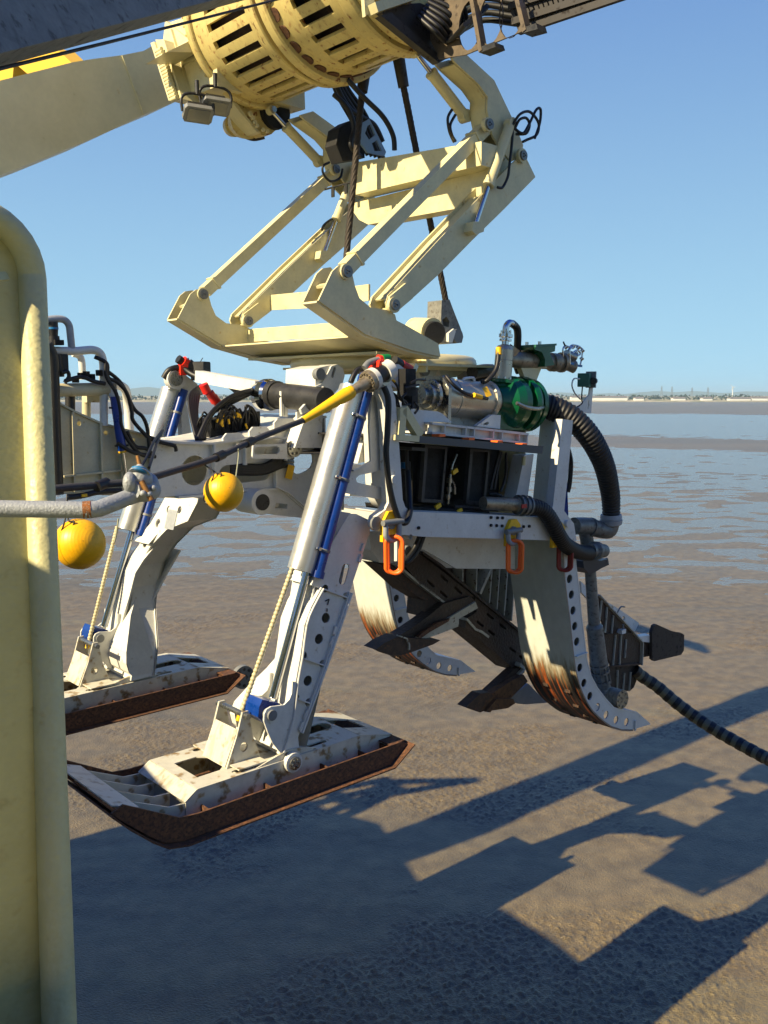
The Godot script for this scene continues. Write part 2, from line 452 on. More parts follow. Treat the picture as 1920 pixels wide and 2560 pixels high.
func build_leg(plough: Node3D, who: String):
	var leg := pack("leg", plough)
	leg.set_meta("label", who)
	var fr = [-0.103,5.34,0.028,5.658,0.101,6.049,0.172,6.286,0.254,6.62,0.351,6.786,0.501,6.966]
	var bk = [0.144,5.487,0.286,5.766,0.483,6.124,0.713,6.541,0.89,6.866]
	bend_leg = true
	var poly = pl([-0.128,5.318,0.028,5.658,0.101,6.049,0.172,6.286,0.254,6.62,0.351,6.786,0.483,6.969,0.384,7.011,0.459,7.133,0.638,7.363,0.802,7.57,0.941,7.727] + [1.02, 7.72, 1.24, 7.62] + [1.215,7.492,1.042,7.156,0.89,6.866,0.713,6.541,0.483,6.124,0.286,5.766,0.117,5.436,0.139,5.158,0.069,5.092,-0.032,5.114,-0.106,5.199])
	var hl := []
	for h in [Vector3(0.542,6.641,-0.02),Vector3(0.434,6.433,-0.02),Vector3(0.259,6.017,-0.02)]: hl.append(ring2(Vector2(h.x, h.y), 0.056))
	for h in [Vector3(0.558,6.958,-0.02),Vector3(0.834,6.831,-0.02),Vector3(0.224,6.293,-0.02),Vector3(0.462,6.159,-0.02),Vector3(0.1,5.873,-0.02),Vector3(0.258,5.784,-0.02)]: hl.append(ring2(Vector2(h.x, h.y), 0.042))
	for h in [Vector3(0.826,7.076,-0.02)]: hl.append(slot2(Vector2(h.x, h.y), 0.14, 0.05, 1.17))
	plate(poly, -0.055, -0.038, hl)
	commit("outer_web", M.white, leg)
	# flanges along both edges of the web
	for s in [fr, bk]:
		strip(s, 0.03, 0.0, -0.42)
		commit("flange", M.white, leg)
	for s in [fr, bk]:
		var ed := []
		for p in pl(s): ed.append(Vector3(p.x, p.y, 0.004))
		tube(ed, 0.014, 8, 2)  # round bar along the flange edge, placed to catch sun as a bright line
		commit("edge_bar", M.white, leg)
	var up = [0.384,7.011,0.459,7.133,0.638,7.363,0.802,7.57,0.941,7.727]
	strip(up, 0.02, -0.03, -0.42)
	commit("flange", M.white, leg)
	var rb = [Vector3(0.513,6.964,-0.02),Vector3(0.856,6.813,-0.02),Vector3(0.206,6.272,-0.02),Vector3(0.487,6.137,-0.02),Vector3(0.098,5.867,-0.02),Vector3(0.289,5.762,-0.02)]
	for i in [0, 2, 4]:
		beam(rb[i] + Vector3(0, 0, -0.012), rb[i + 1] + Vector3(0, 0, -0.012), 0.05, 0.014)
		commit("rib", M.white, leg)
	var pads = [Vector3(1.09,7.339,-0.02),Vector3(1.051,7.228,-0.02),Vector3(0.639,6.496,-0.02),Vector3(0.593,6.389,-0.02),Vector3(0.206,5.671,-0.02),Vector3(0.145,5.558,-0.02)]
	for p in pads:
		box(p + Vector3(0, 0, 0.0), Vector3(0.03, 0.09, 0.03), Basis(Vector3(0, 0, 1), -0.47))
		commit("weld_pad", M.white, leg)
	# hand painted figure on the web
	for s in [Vector3(0.541,6.825,-0.028),Vector3(0.595,6.838,-0.028),Vector3(0.595,6.838,-0.028),Vector3(0.568,6.778,-0.028),Vector3(0.558,6.744,-0.028),Vector3(0.558,6.708,-0.028)].size() / 2:
		var q = [Vector3(0.541,6.825,-0.028),Vector3(0.595,6.838,-0.028),Vector3(0.595,6.838,-0.028),Vector3(0.568,6.778,-0.028),Vector3(0.558,6.744,-0.028),Vector3(0.558,6.708,-0.028)]
		beam(q[2 * s], q[2 * s + 1], 0.004, 0.012)
		commit("painted_stroke", M.black, leg)
	bend_leg = false
	# wide front plate: narrow in the middle, swept inwards at top and foot
	var fy := [5.28, 0.0, 5.45, 0.0, 5.65, 0.0, 5.85, -0.02, 6.12, -0.08, 6.4, -0.13, 6.7, -0.17, 6.98, -0.30, 7.24, -0.45, 7.40, -0.56, 7.7, -0.74]
	var iy := [5.28, -0.95, 5.45, -0.92, 5.65, -0.86, 5.85, -0.72, 6.12, -0.53, 6.4, -0.44, 6.7, -0.46, 6.98, -0.66, 7.24, -0.98, 7.40, -1.46, 7.7, -1.62]
	if not mirror:
		for i in range(0, iy.size(), 2):
			fy[i + 1] = -0.10 * smoothstep(5.7, 7.6, fy[i])
			if iy[i] > 6.5: iy[i + 1] = -0.46 - 0.1 * (iy[i] - 6.5)
	var nrm := Vector3(-0.961, 0.278, 0)
	var fp := PackedVector2Array()
	for i in range(0, fy.size(), 2): fp.append(Vector2(fy[i + 1] - 0.05, (fy[i] - 5.658) / 0.961))
	for i in range(iy.size() - 2, -1, -2): fp.append(Vector2(iy[i + 1], (iy[i] - 5.658) / 0.961))
	var fh := []
	for h in ([[6.3, -0.27, 0.05], [6.72, -0.33, 0.05], [7.0, -0.5, 0.055], [7.3, -0.72, 0.06], [7.52, -1.2, 0.05], [7.5, -0.92, 0.05]] if mirror else [[6.3, -0.27, 0.05], [6.72, -0.3, 0.05], [7.1, -0.3, 0.055], [7.4, -0.3, 0.06]]):
		fh.append(ring2(Vector2(h[1], (h[0] - 5.658) / 0.961), h[2]))
	gplate(Transform3D(Vector3(0, 0, 1), Vector3(0.278, 0.961, 0), Vector3(-0.961, 0.278, 0), Vector3(0.028, 5.658, 0)), fp, -0.02, 0.0, fh)
	commit("front_plate", M.white, leg)
	# inner curved web
	for i in range(0, iy.size() - 2, 2):
		var a := leg_front(iy[i], iy[i + 1])
		var d := leg_front(iy[i + 2], iy[i + 3])
		var w0: float = 0.32 + (iy[i] - 5.2) * 0.04
		var w1: float = 0.32 + (iy[i + 2] - 5.2) * 0.04
		var n := (d - a).cross(Vector3(1, 0, 0)).normalized()
		if n.z > 0: n = -n
		quad(a, d, d + Vector3(w1, 0, 0), a + Vector3(w0, 0, 0), n)
		quad(a + Vector3(0.02, 0, 0.02), d + Vector3(0.02, 0, 0.02), d + Vector3(w1, 0, 0.02), a + Vector3(w0, 0, 0.02), -n)
	commit("inner_web", M.white, leg)
	for i in range(0, iy.size() - 2, 2):
		var w0: float = 0.32 + (iy[i] - 5.2) * 0.04
		var w1: float = 0.32 + (iy[i + 2] - 5.2) * 0.04
		var a := leg_front(fy[i], fy[i + 1] - 0.06) + Vector3(w0, 0, 0)
		var b := leg_front(iy[i], iy[i + 1] - 0.03) + Vector3(w0, 0, 0)
		var c := leg_front(iy[i + 2], iy[i + 3] - 0.03) + Vector3(w1, 0, 0)
		var d := leg_front(fy[i + 2], fy[i + 3] - 0.06) + Vector3(w1, 0, 0)
		quad(a, b, c, d, -nrm)
		quad(a + Vector3(-0.02, 0, 0), b + Vector3(-0.02, 0, 0), c + Vector3(-0.02, 0, 0), d + Vector3(-0.02, 0, 0), nrm)
	commit("back_plate", M.white, leg)
	if mirror:
		gplate(Transform3D(Vector3(0, 0, 1), Vector3(0.278, 0.961, 0), Vector3(-0.961, 0.278, 0), Vector3(0.028, 5.658, 0)), pl([-1.17, 1.66, -0.93, 1.66, -0.93, 1.92, -1.17, 1.92]), 0.002, 0.008)
		commit("name_plate", M.galv, leg)
	# ears for the cylinder clevis
	var ear = [0.066,6.059,0.028,6.067,0.017,5.946,-0.017,5.885,-0.084,5.845,-0.174,5.855,-0.246,5.865,-0.303,5.849,-0.331,5.808,-0.337,5.734,-0.292,5.605,-0.238,5.48,-0.129,5.332,0.013,5.667]
	for z in [[0.0, -0.022], [-0.40, -0.422]]:
		plate(ear, z[0], z[1])
		commit("ear", M.white, leg)
	var ep = Vector3(-0.248,5.78,0)
	cyl(ep + Vector3(0, 0, 0.03), ep + Vector3(0, 0, -0.45), 0.055); commit("ear_pin", M.grey, leg)
	# bulging shield below the clevis
	var sh := [0.24, 6.24, -0.50, 0.12, 6.06, -0.60, 0.0, 5.86, -0.76, -0.11, 5.66, -0.90, -0.14, 5.52, -0.95, -0.11, 5.40, -0.95, -0.03, 5.30, -0.94]
	for i in range(0, sh.size() - 3, 3):
		var a := Vector3(sh[i], sh[i + 1], -0.42)
		var b := Vector3(sh[i], sh[i + 1], sh[i + 2])
		var d := Vector3(sh[i + 3], sh[i + 4], sh[i + 5])
		var e := Vector3(sh[i + 3], sh[i + 4], -0.42)
		var n := (b - a).cross(e - a).normalized()
		if n.x > 0: n = -n
		var o := n * -0.02
		quad(a, b, d, e, n); quad(a + o, b + o, d + o, e + o, -n)
		quad(b, d, d + o, b + o); quad(a, e, e + o, a + o)
		# side cheek closing the shield against the leg
		quad(b, d, Vector3(0.25, d.y, d.z), Vector3(0.25 + 0.1 * maxf(0.0, b.y - 5.9), b.y, b.z), Vector3(0, 0, -1))
	commit("front_shield", M.white, leg)
func leg_front(y: float, z: float) -> Vector3:
	var u := 0.028 + (y - 5.658) * 0.2895
	return Vector3(u, y, z)
func build_ram(plough: Node3D, who: String):
	var ram := pack("leg_ram", plough)
	ram.set_meta("label", who)
	var s0 = Vector3(1.047,9.09,-0.22)
	var s1 = Vector3(0.31,7.167,-0.22)
	lathe(s0, s1, [0.0, 0.10, 0.0, 0.145, 1.0, 0.145, 1.0, 0.125, 0.02, 0.125], 28)
	commit("sleeve", M.sleeve, ram)
	var b0 = Vector3(1.162,9.09,-0.1)
	var b1 = Vector3(0.432,7.094,-0.1)
	if mirror: b0.z = -0.36; b1.z = -0.36
	lathe(b0, b1, [0, 0, 0, 0.062, 0.965, 0.062, 0.965, 0.075, 1, 0.075, 1, 0], 22)
	commit("barrel", M.blue, ram)
	for t in [0.16, 0.49, 0.86]:
		var c: Vector3 = b0.lerp(b1, t)
		disc(c, b1 - b0, 0.071, 0.03)
		commit("band", M.grey, ram)
		var d: Vector3 = (b1 - b0).normalized()
		var side := d.cross(Vector3(0, 0, 1)).normalized()
		if side.x > 0: side = -side
		cyl(c + side * 0.07 + Vector3(0, 0, 0.03), c + side * 0.14 + Vector3(0, 0, 0.04), 0.012, 0.012, 8)
		bolt(c + side * 0.10 + Vector3(0, 0, 0.03), Vector3(0, 0, 1), 0.02, 0.03)
		commit("band_bolt", M.chrome, ram)
	var r0 = Vector3(0.386,7.145,-0.2)
	var r1 = Vector3(-0.081,5.867,-0.2)
	cyl(r0, r1, 0.048, 0.048, 20); commit("rod", M.chrome, ram)
	var e = Vector3(-0.125,5.717,-0.2)
	gplate(Transform3D(Basis.IDENTITY, Vector3.ZERO), pl([-0.296,5.931,-0.078,5.838,-0.062,5.799,-0.13,5.703,-0.196,5.657,-0.269,5.668,-0.355,5.759,-0.337,5.865]), -0.08, -0.32)
	commit("clevis", M.blue, ram)
	# spring covered hose beside the ram
	var h0 = Vector3(0.178,7.225,-0.18)
	var h1 = Vector3(-0.386,5.713,-0.36)
	tube([h0, h1], 0.026, 10, 1, 0.004, 0.045)
	commit("spring_hose", M.springhose, ram)
	var hb: Vector3 = h1 + (h1 - h0).normalized() * 0.06
	cyl(h1, hb, 0.03, 0.03, 10); commit("hose_end", M.yellow, ram)
	tube([hb, hb + Vector3(0.0, -0.07, 0), Vector3(-0.42, 5.76, -0.40)], 0.014, 6, 4); commit("shackle", M.steel, ram)
	# head pin
	var hp = Vector3(1.236,9.17,-0.1)
	disc(hp, Vector3(0, 0, 1), 0.10, 0.30); commit("head_eye", M.blue, ram)
	disc(hp + Vector3(0.0, 0, 0.16), Vector3(0, 0, 1), 0.085, 0.06); commit("head_pin", M.white, ram)
	disc(hp + Vector3(0.0, 0, 0.195), Vector3(0, 0, 1), 0.06, 0.02); commit("head_pin_cap", M.steel, ram)
func build_hoop(plough: Node3D, who: String, near: bool):
	var hoop := pack("rear_runner", plough)
	hoop.set_meta("label", who)
	var dz := 0.0 if near else -3.72
	var front = [4.572,7.087,4.601,6.895,4.635,6.675,4.689,6.373,4.79,5.968,4.859,5.629,4.939,5.282,5.026,5.023,5.171,4.761,5.386,4.491,5.652,4.272,5.923,4.091,6.199,3.97,6.506,3.886]
	var tip = [7.032,3.839]
	var back = [6.617,4.143,6.357,4.235,5.979,4.369,5.754,4.557,5.532,4.775,5.361,4.991,5.248,5.246,5.205,5.43,5.137,5.711,5.069,5.988,5.009,6.326,4.919,6.664,4.888,6.861,4.848,7.058]
	var hl := []
	for h in [Vector3(4.772,6.499,0),Vector3(4.824,6.269,0),Vector3(4.872,6.036,0),Vector3(4.922,5.802,0),Vector3(4.98,5.569,0),Vector3(5.072,5.172,0),Vector3(5.181,4.922,0),Vector3(5.338,4.692,0),Vector3(5.536,4.478,0),Vector3(5.768,4.303,0),Vector3(6.035,4.158,0),Vector3(6.323,4.054,0)]:
		hl.append(ring2(Vector2(h.x, h.y), 0.062))
	plate(front + tip + back, dz, dz - 0.02, hl)
	commit("side_plate", M.hoop, hoop)
	plate(front + tip + back, dz - 0.90, dz - 0.92)
	commit("side_plate", M.hoop, hoop)
	# curved shoe
	var fine := []
	var q := []
	var fp := pl(front)
	for p in fp: q.append(Vector3(p.x, p.y, 0))
	for p in curve_pts(q, 5): fine.append_array([p.x, p.y])
	strip(fine, -0.022, dz + 0.012, dz - 0.95, true)
	commit("shoe_plate", M.shoe, hoop)
	var bp := pl(back)
	strip(bp, 0.02, dz + 0.004, dz - 0.92)
	commit("back_flange", M.white, hoop)
	for k in [[215, 960, 365, 1090]]:
		var a = [Vector3(4.946,5.361,0),Vector3(5.204,5.374,0)]
		beam(a[0] + Vector3(0, 0, dz + 0.02), a[1] + Vector3(0, 0, dz + 0.02), 0.04, 0.014)
		commit("stiffener", M.white, hoop)
	for e in [Vector3(6.548,3.946,0)]:
		box(e + Vector3(0, 0, dz + 0.015), Vector3(0.03, 0.16, 0.03)); commit("stiffener", M.white, hoop)
	# wear bars near the toe
	for i in 4:
		for j in 2:
			var a := 0.62 + 0.07 * i
			var n := int(a * (fine.size() / 2))
			var p := Vector3(fine[2 * n], fine[2 * n + 1], dz - 0.25 - 0.4 * j)
			box(p + Vector3(-0.01, -0.01, 0), Vector3(0.05, 0.05, 0.10)); commit("wear_bar", M.darkrust, hoop)
func shoe_material() -> StandardMaterial3D:
	# worn paint: bare and rusty steel where the runner rubs the seabed, along the length of the shoe (x of the map)
	var w := 512
	var h := 128
	var img := Image.create(w, h, true, Image.FORMAT_RGB8)
	var n := FastNoiseLite.new()
	n.seed = 5; n.frequency = 0.012; n.fractal_octaves = 5
	var n2 := FastNoiseLite.new()
	n2.seed = 9; n2.frequency = 0.05; n2.fractal_octaves = 4
	for y in h:
		for x in w:
			var l := x * 6.0 / w            # metres along the shoe
			var a := n.get_noise_2d(x * 0.35, y * 3.0) * 0.14 + n2.get_noise_2d(x * 0.6, y * 2.5) * 0.16
			var t := l + a * 1.1
			var white := Color(0.76, 0.77, 0.73)
			white = white * (1.0 + 0.05 * n2.get_noise_2d(x, y))
			var tan := Color(0.50, 0.44, 0.33)
			var dk := Color(0.10, 0.075, 0.06) * (1.0 + 0.4 * n2.get_noise_2d(x * 2, y * 6))
			var rs := Color(0.62, 0.30, 0.10) * (1.0 + 0.4 * n2.get_noise_2d(x, y * 5))
			var col := white.lerp(tan, smoothstep(1.75, 2.2, t))
			col = col.lerp(dk, smoothstep(2.0, 2.45, t))
			var r := smoothstep(0.05, 0.25, n.get_noise_2d(x * 0.3 + 90, y * 7.0)) * smoothstep(1.95, 2.3, t)
			col = col.lerp(rs, r * 0.9)
			img.set_pixel(x, y, Color(clampf(col.r, 0, 1), clampf(col.g, 0, 1), clampf(col.b, 0, 1)))
	img.generate_mipmaps()
	var m := StandardMaterial3D.new()
	m.albedo_texture = ImageTexture.create_from_image(img)
	m.uv1_scale = Vector3(1.0 / 6.0, 1.0, 1)
	m.roughness = 0.6
	return m
func worn_material() -> StandardMaterial3D:
	# plough beam: scoured brown steel with paint left in patches
	var m := surface(Color(0.215, 0.165, 0.13), 0.6, 0.1, 0.45, Color(0.46, 0.43, 0.37), 0.09, 97, 0.45, 0.0, 0.3)
	return m
func build_plough():
	var pg := mthing("subsea_plough", "large white subsea plough on ski legs hanging above the wet sand", "plough", Vector3(2.2, 3.8, -2.19))
	M.shoe = shoe_material()
	M.worn = worn_material()
	build_ski(pg, "rust edged ski under the near leg")
	build_leg(pg, "white leg nearest the viewer, pinned to the near ski")
	build_ram(pg, "silver and blue ram of the near leg")
	mirror = true
	build_ski(pg, "rust edged ski under the far leg")
	build_leg(pg, "white arched leg on the far side")
	build_ram(pg, "silver and blue ram of the far leg")
	mirror = false
	build_hoop(pg, "curved rear runner on the near side, worn to rust at its toe", true)
	build_hoop(pg, "curved rear runner on the far side, worn to rust at its toe", false)
	build_side_frame(pg)
	build_chassis(pg)
	build_share(pg)
	build_pump(pg)
	build_front(pg)
	build_small(pg)
func build_side_frame(pg: Node3D):
	var f := pack("side_frame", pg)
	var outer = [1.108,9.275,1.228,9.263,1.336,9.17,1.419,8.97,1.461,8.624,1.497,8.264,1.534,7.856,1.577,7.764,1.678,7.708,3.063,7.549,4.217,7.403,4.281,7.571,4.335,7.976,4.398,8.421,4.437,8.702,4.672,8.679,4.627,8.296,4.581,7.911,4.528,7.47,4.754,7.278,4.829,7.026,3.318,7.219,1.85,7.403,1.309,7.496,1.185,7.529,1.131,7.571,1.111,7.634,1.138,7.698,1.274,7.763,1.323,7.837,1.302,8.274,1.288,8.629,1.255,8.93,1.187,9.069,1.081,9.118,1.042,9.201]
	plate(outer, 0.06, -0.06, [ring2(Vector2(1.66, 7.42), 0.03, 10)])
	commit("frame_plate", M.white, f)
	# inner flange that stands behind the post and beam, gives the frame its depth
	strip([1.35,9.03,1.433,8.625,1.469,8.265,1.498,7.849,1.563,7.749,1.679,7.692,3.063,7.531,4.178,7.394], 0.02, -0.06, -0.5)
	commit("frame_flange", M.white, f)
	strip([1.85,7.403,3.318,7.219,4.829,7.026], 0.02, -0.06, -0.6)
	commit("frame_flange", M.white, f)
	strip([4.693,8.679,4.647,8.295,4.602,7.91,4.548,7.468], 0.02, -0.06, -0.5)
	commit("frame_flange", M.white, f)
	# gusset in front of the post with its triangular openings
	var g = [1.208,9.018,1.341,8.982,1.352,8.287,1.365,8.186,1.389,7.982,1.377,7.894,1.34,7.857,0.829,7.967,0.864,8.072,0.911,8.219,1.063,8.247,1.195,8.294,1.172,8.681]
	plate(g, -0.09, -0.12, [pl([1.158,8.161,1.352,8.186,1.365,7.993,1.086,8.048,0.992,8.072,0.975,8.118,1.028,8.151])])
	commit("gusset", M.white, f)
	strip([1.365,9.054,1.347,8.946,1.353,8.677,1.371,8.286,1.395,7.853], 0.02, 0.03, -0.4)
	commit("gusset_flange", M.white, f)
	strip([1.063,8.26,0.9,8.22], 0.02, -0.04, -0.35)
	commit("gusset_flange", M.white, f)
	# plates lit by the sun between leg and post
	for a in [[1.499,8.814,1.537,8.813,1.524,8.673,1.436,8.684], [1.399,8.573,1.486,8.58,1.536,8.663,1.541,8.256,1.372,8.236,1.46,8.496,1.398,8.503], [1.26,7.933,1.471,7.889,1.458,7.855,1.247,7.871]]:
		plate(a, -0.52, -0.9)
		commit("inner_plate", M.white, f)
	for z in [-0.8, -1.2]:
		cyl(Vector3(1.15, 7.5, z), Vector3(1.15, 7.2, z), 0.05, 0.09); commit("bracket_cone", M.cream, f)
	# boss at the foot of the post, bolts, pads
	var bs = Vector3(1.132,7.626,0.06)
	disc(bs, Vector3(0, 0, 1), 0.075, 0.03); commit("boss_pin", M.grey, f)
	for p in [Vector3(3.025,7.52,0.062),Vector3(3.147,7.504,0.062),Vector3(3.243,7.495,0.062),Vector3(3.027,7.421,0.062),Vector3(3.133,7.408,0.062),Vector3(3.236,7.394,0.062),Vector3(3.661,7.343,0.062),Vector3(3.776,7.337,0.062),Vector3(1.775,7.513,0.062)]:
		bolt(p, Vector3(0, 0, 1), 0.02, 0.02); commit("bolt", M.dark, f)
	for p in [Vector3(1.379,8.091,0.06),Vector3(4.576,7.294,0.06)]:
		disc(p + Vector3(0, 0, 0.02), Vector3(0, 0, 1), 0.05, 0.05); commit("plug", M.white, f)
	# yellow lifting eyes
	var k := 0
	for p in [Vector3(1.32,7.587,0.06),Vector3(3.411,7.303,0.06),Vector3(4.352,7.175,0.06)]:
		gplate(Transform3D(Basis.IDENTITY, p), pl([-0.13, -0.17, 0.12, -0.17, 0.15, -0.06, 0.14, 0.08, 0.06, 0.16, -0.04, 0.16, -0.12, 0.05]), 0.0, 0.05)
		commit("lifting_eye", M.yellow, f)
		disc(p + Vector3(-0.02, 0.02, 0.05), Vector3(0, 0, 1), 0.055, 0.06); commit("eye_pin", M.grey, f)
		k += 1
	# grey ledge that carries the pump skid
	var l0 = [1.756,8.56,4.002,8.36,3.972,8.264,1.746,8.483]
	plate(l0, 0.10, -0.05); commit("ledge", M.ledge, f)
	var l1 = [1.385,8.584,1.76,8.562,1.752,8.492,1.381,8.525]
	plate(l1, 0.10, -0.05); commit("ledge_end", M.cream, f)
	strip([1.385,8.55,3.97,8.309], 0.02, 0.09, -1.5)
	commit("ledge_floor", M.dark, f)
	# triangular stay above the ledge
	for a in [[Vector3(1.516,8.875,0.05), Vector3(1.485,8.578,0.05)], [Vector3(1.534,8.865,0.05), Vector3(1.79,8.56,0.05)], [Vector3(1.905,8.859,-0.3), Vector3(2.298,8.534,-0.3)]]:
		beam(a[0], a[1], 0.09, 0.10); commit("stay", M.cream, f)
	# inner column and rear brace
	plate([4.108,8.219,4.307,8.228,4.192,7.642,3.942,7.661,4.013,7.89], -0.3, -0.5); commit("brace", M.white, f)
	plate([4.488,8.262,4.853,8.167,4.646,7.557,4.494,7.569], -0.9, -0.95); commit("rear_bulkhead", M.white, f)
	uplate([-0.45, 7.0, -2.6, 7.0, -2.6, 8.9, -0.45, 8.9], 4.30, 4.32); commit("rear_bulkhead", M.cream, f)
	# plate behind the big hose
	plate([4.276,9.024,4.613,8.994,5.103,8.917,5.109,8.784,5.04,8.67,4.565,8.678,4.284,8.781], -0.3, -0.33); commit("hose_plate", M.white, f)
	# rear sloping hull below the beam
	plate([2.391,7.283,4.245,7.05,4.257,6.626,3.067,6.787,2.597,7.043,2.115,7.272], -0.55, -0.58); commit("hull_plate", M.white, f)
func build_chassis(pg: Node3D):
	var c := pack("chassis", pg)
	var z := -1.55
	# long central box: near face
	var face = [-0.675,8.522,-0.372,8.484,0.05,8.458,0.359,8.482,0.929,8.565,1.701,8.733,1.705,8.341,2.024,8.277,2.019,7.547,1.4,7.599,1.02,7.897,0.946,7.908,0.498,7.927,-0.058,7.908,-0.391,7.909,-0.697,7.91]
	var hl := []
	hl.append(ring2(Vector2(-0.145,8.176), 0.17, 18))
	hl.append(slot2(Vector2(0.524,8.11), 0.50, 0.11, 0.02))
	hl.append(slot2(Vector2(1.346,8.206), 0.10, 0.14, 0.3))
	plate(face, z, z - 0.03, hl)
	commit("near_web", M.white, c)
	plate(face, z - 1.2, z - 1.23); commit("far_web", M.white, c)
	# flanges
	strip([-0.675,8.524,-0.372,8.486,0.05,8.46,0.359,8.484,0.929,8.568,1.701,8.736], 0.025, z + 0.06, z - 1.28); commit("top_flange", M.white, c)
	strip([-0.391,7.907,-0.058,7.905,0.498,7.925,0.946,7.906,1.02,7.895,1.4,7.597], -0.025, z + 0.06, z - 1.28); commit("bottom_flange", M.white, c)
	for p in [[Vector3(0.078,8.459,-1.5), Vector3(0.073,8.116,-1.5)], [Vector3(0.492,8.473,-1.5), Vector3(0.488,8.209,-1.5)], [Vector3(1.653,8.729,-1.5), Vector3(1.649,8.358,-1.5)], [Vector3(0.914,8.127,-1.5), Vector3(0.918,7.914,-1.5)], [Vector3(0.381,8.46,-1.5), Vector3(0.382,8.396,-1.5)]]:
		beam(p[0], p[1], 0.06, 0.025); commit("stiffener", M.white, c)
	# white lug bracket and tie rod
	plate([0.488,8.45,0.93,8.446,0.96,8.499,0.963,8.241,0.941,8.266,0.471,8.294], -1.32, -1.35, [slot2(Vector2(0.676,8.376), 0.27, 0.045)]); commit("lug_bracket", M.white, c)
	strip([0.475,8.479,0.808,8.521,0.96,8.499], 0.02, -1.32, -1.55); commit("lug_bracket_top", M.white, c)
	plate([1.011,8.459,1.16,8.436,1.22,8.367,1.158,8.284,1.037,8.253,0.999,8.237], -1.4, -1.5); commit("lug", M.white, c)
	var tp = Vector3(1.106,8.378,-1.38)
	disc(tp, Vector3(0, 0, 1), 0.10, 0.05); bolts_around(tp + Vector3(0, 0, 0.02), Vector3(0, 0, 1), 0.06, 6, 0.014, 0.03); commit("lug_pin", M.steel, c)
	cyl(Vector3(1.242,8.352,-1.45), Vector3(1.91,8.325,-1.45), 0.05); commit("tie_rod", M.chrome, c)
	# cables running through the openings
	for i in 4:
		tube([Vector3(0.355,8.122,-1.6) + Vector3(0, 0.03 * i, 0), Vector3(0.724,8.107,-1.5) + Vector3(0, 0.025 * i, 0), Vector3(0.997,8.179,-1.47) + Vector3(0, 0.04 * i, 0), Vector3(1.346,8.2,-1.55) + Vector3(0, 0.05 * i - 0.06, -0.2)], 0.035, 7, 5)
		commit("cable", M.black, c)
	box(Vector3(1.13,8.09,-1.5), Vector3(0.10, 0.17, 0.01), Basis(Vector3(0, 0, 1), -0.3)); commit("tag", M.yellow, c)
	# pivot boss under the chassis
	var pv = Vector3(0.586,7.782,-1.35)
	disc(pv + Vector3(0, 0, -0.15), Vector3(0, 0, 1), 0.15, 0.4, 24); commit("pivot_boss", M.white, c)
	disc(pv + Vector3(0, 0, 0.01), Vector3(0, 0, 1), 0.125, 0.06, 24); commit("pivot_ring", M.grey, c)
	disc(pv + Vector3(0, 0, 0.03), Vector3(0, 0, 1), 0.095, 0.06, 24); commit("pivot_cap", M.darkgrey, c)
	plate([0.451,7.91,0.925,7.913,1.103,7.827,1.377,7.606,1.314,7.511,0.904,7.585,0.586,7.655,0.475,7.754], -1.52, -1.7, [pl([0.936,7.729,1.101,7.698,1.093,7.643,0.913,7.664])]); commit("pivot_web", M.white, c)
	strip([0.925,7.911,1.103,7.825,1.377,7.603], 0.02, -1.46, -2.0); commit("pivot_flange", M.white, c)
	# saddle plates on top of the chassis, stepping up to the rear
	for b in [[0.201,8.581,0.492,8.497], [0.559,8.645,0.849,8.533], [0.911,8.735,1.237,8.607], [1.249,8.857,1.455,8.701]]:
		plate([b[0], b[1] - 0.05, b[0] + 0.05, b[1], b[2] - 0.05, b[1], b[2], b[1] - 0.05, b[2], b[3], b[0], b[3]], -1.5, -1.53); commit("saddle_plate", M.white, c)
	# raked stiffener with slots and the docking horn above it
	plate([1.078,8.848,1.349,9.087,1.543,9.088,1.322,8.855,1.101,8.79], -1.2, -1.24, [slot2(Vector2(1.392,9.019), 0.16, 0.03, 1.0)]); commit("slotted_plate", M.white, c)
	plate([1.333,9.107,1.464,9.156,1.605,9.363,1.695,9.385,1.785,9.338,1.811,9.249,1.771,9.139,1.576,8.98,1.46,8.765,1.443,8.38,1.037,8.396,1.162,8.673,1.385,8.805], -1.27, -1.6, [slot2(Vector2(1.636,9.286), 0.10, 0.02, 1.2)]); commit("horn_plate", M.white, c)
	plate([1.387,9.331,1.62,9.375,1.62,9.296,1.517,9.236,1.504,9.128,1.378,9.107,1.379,9.204], -1.3, -1.9); commit("horn_socket", M.white, c)
	disc(Vector3(1.414,9.263,-1.28), Vector3(0, 0, 1), 0.07, 0.08); commit("horn_pin", M.grey, c)
	# the mirrored horn at the rear of the docking ring
	plate([2.854,9.263,3.022,9.428,3.324,9.465,3.413,9.345,3.327,9.16,2.939,9.126], -1.25, -1.5); commit("horn_plate", M.white, c)
	plate([3.44,9.346,3.545,9.502,4.025,9.534,3.971,9.356,3.777,9.258,3.504,9.236], -1.25, -1.5); commit("horn_plate", M.white, c)
	disc(Vector3(3.141,9.34,-1.24), Vector3(0, 0, 1), 0.14, 0.12); commit("horn_boss", M.white, c)
	disc(Vector3(3.069,9.348,-1.15), Vector3(0, 0, 1), 0.09, 0.04); commit("horn_pin", M.grey, c)
	# cross tube between the leg heads, flanged canister and the dark pipe
	beam(Vector3(1.046,9.266,-3.4), Vector3(1.183,9.116,-2.2), 0.14, 0.15, Vector3(1, 0, 0)); commit("cross_beam", M.white, c)
	lathe(Vector3(1.219,9.009,-2.3), Vector3(1.256,9.021,-2), [0, 0, 0, 0.09, 0.25, 0.10, 0.25, 0.18, 0.55, 0.20, 0.85, 0.20, 1, 0.18, 1, 0], 22); commit("canister_head", M.chrome, c)
	lathe(Vector3(1.249,9.021,-2), Vector3(1.296,8.95,-1), [0, 0, 0, 0.175, 0.1, 0.175, 0.1, 0.155, 1, 0.15, 1, 0], 22); commit("canister", M.darkgrey, c)
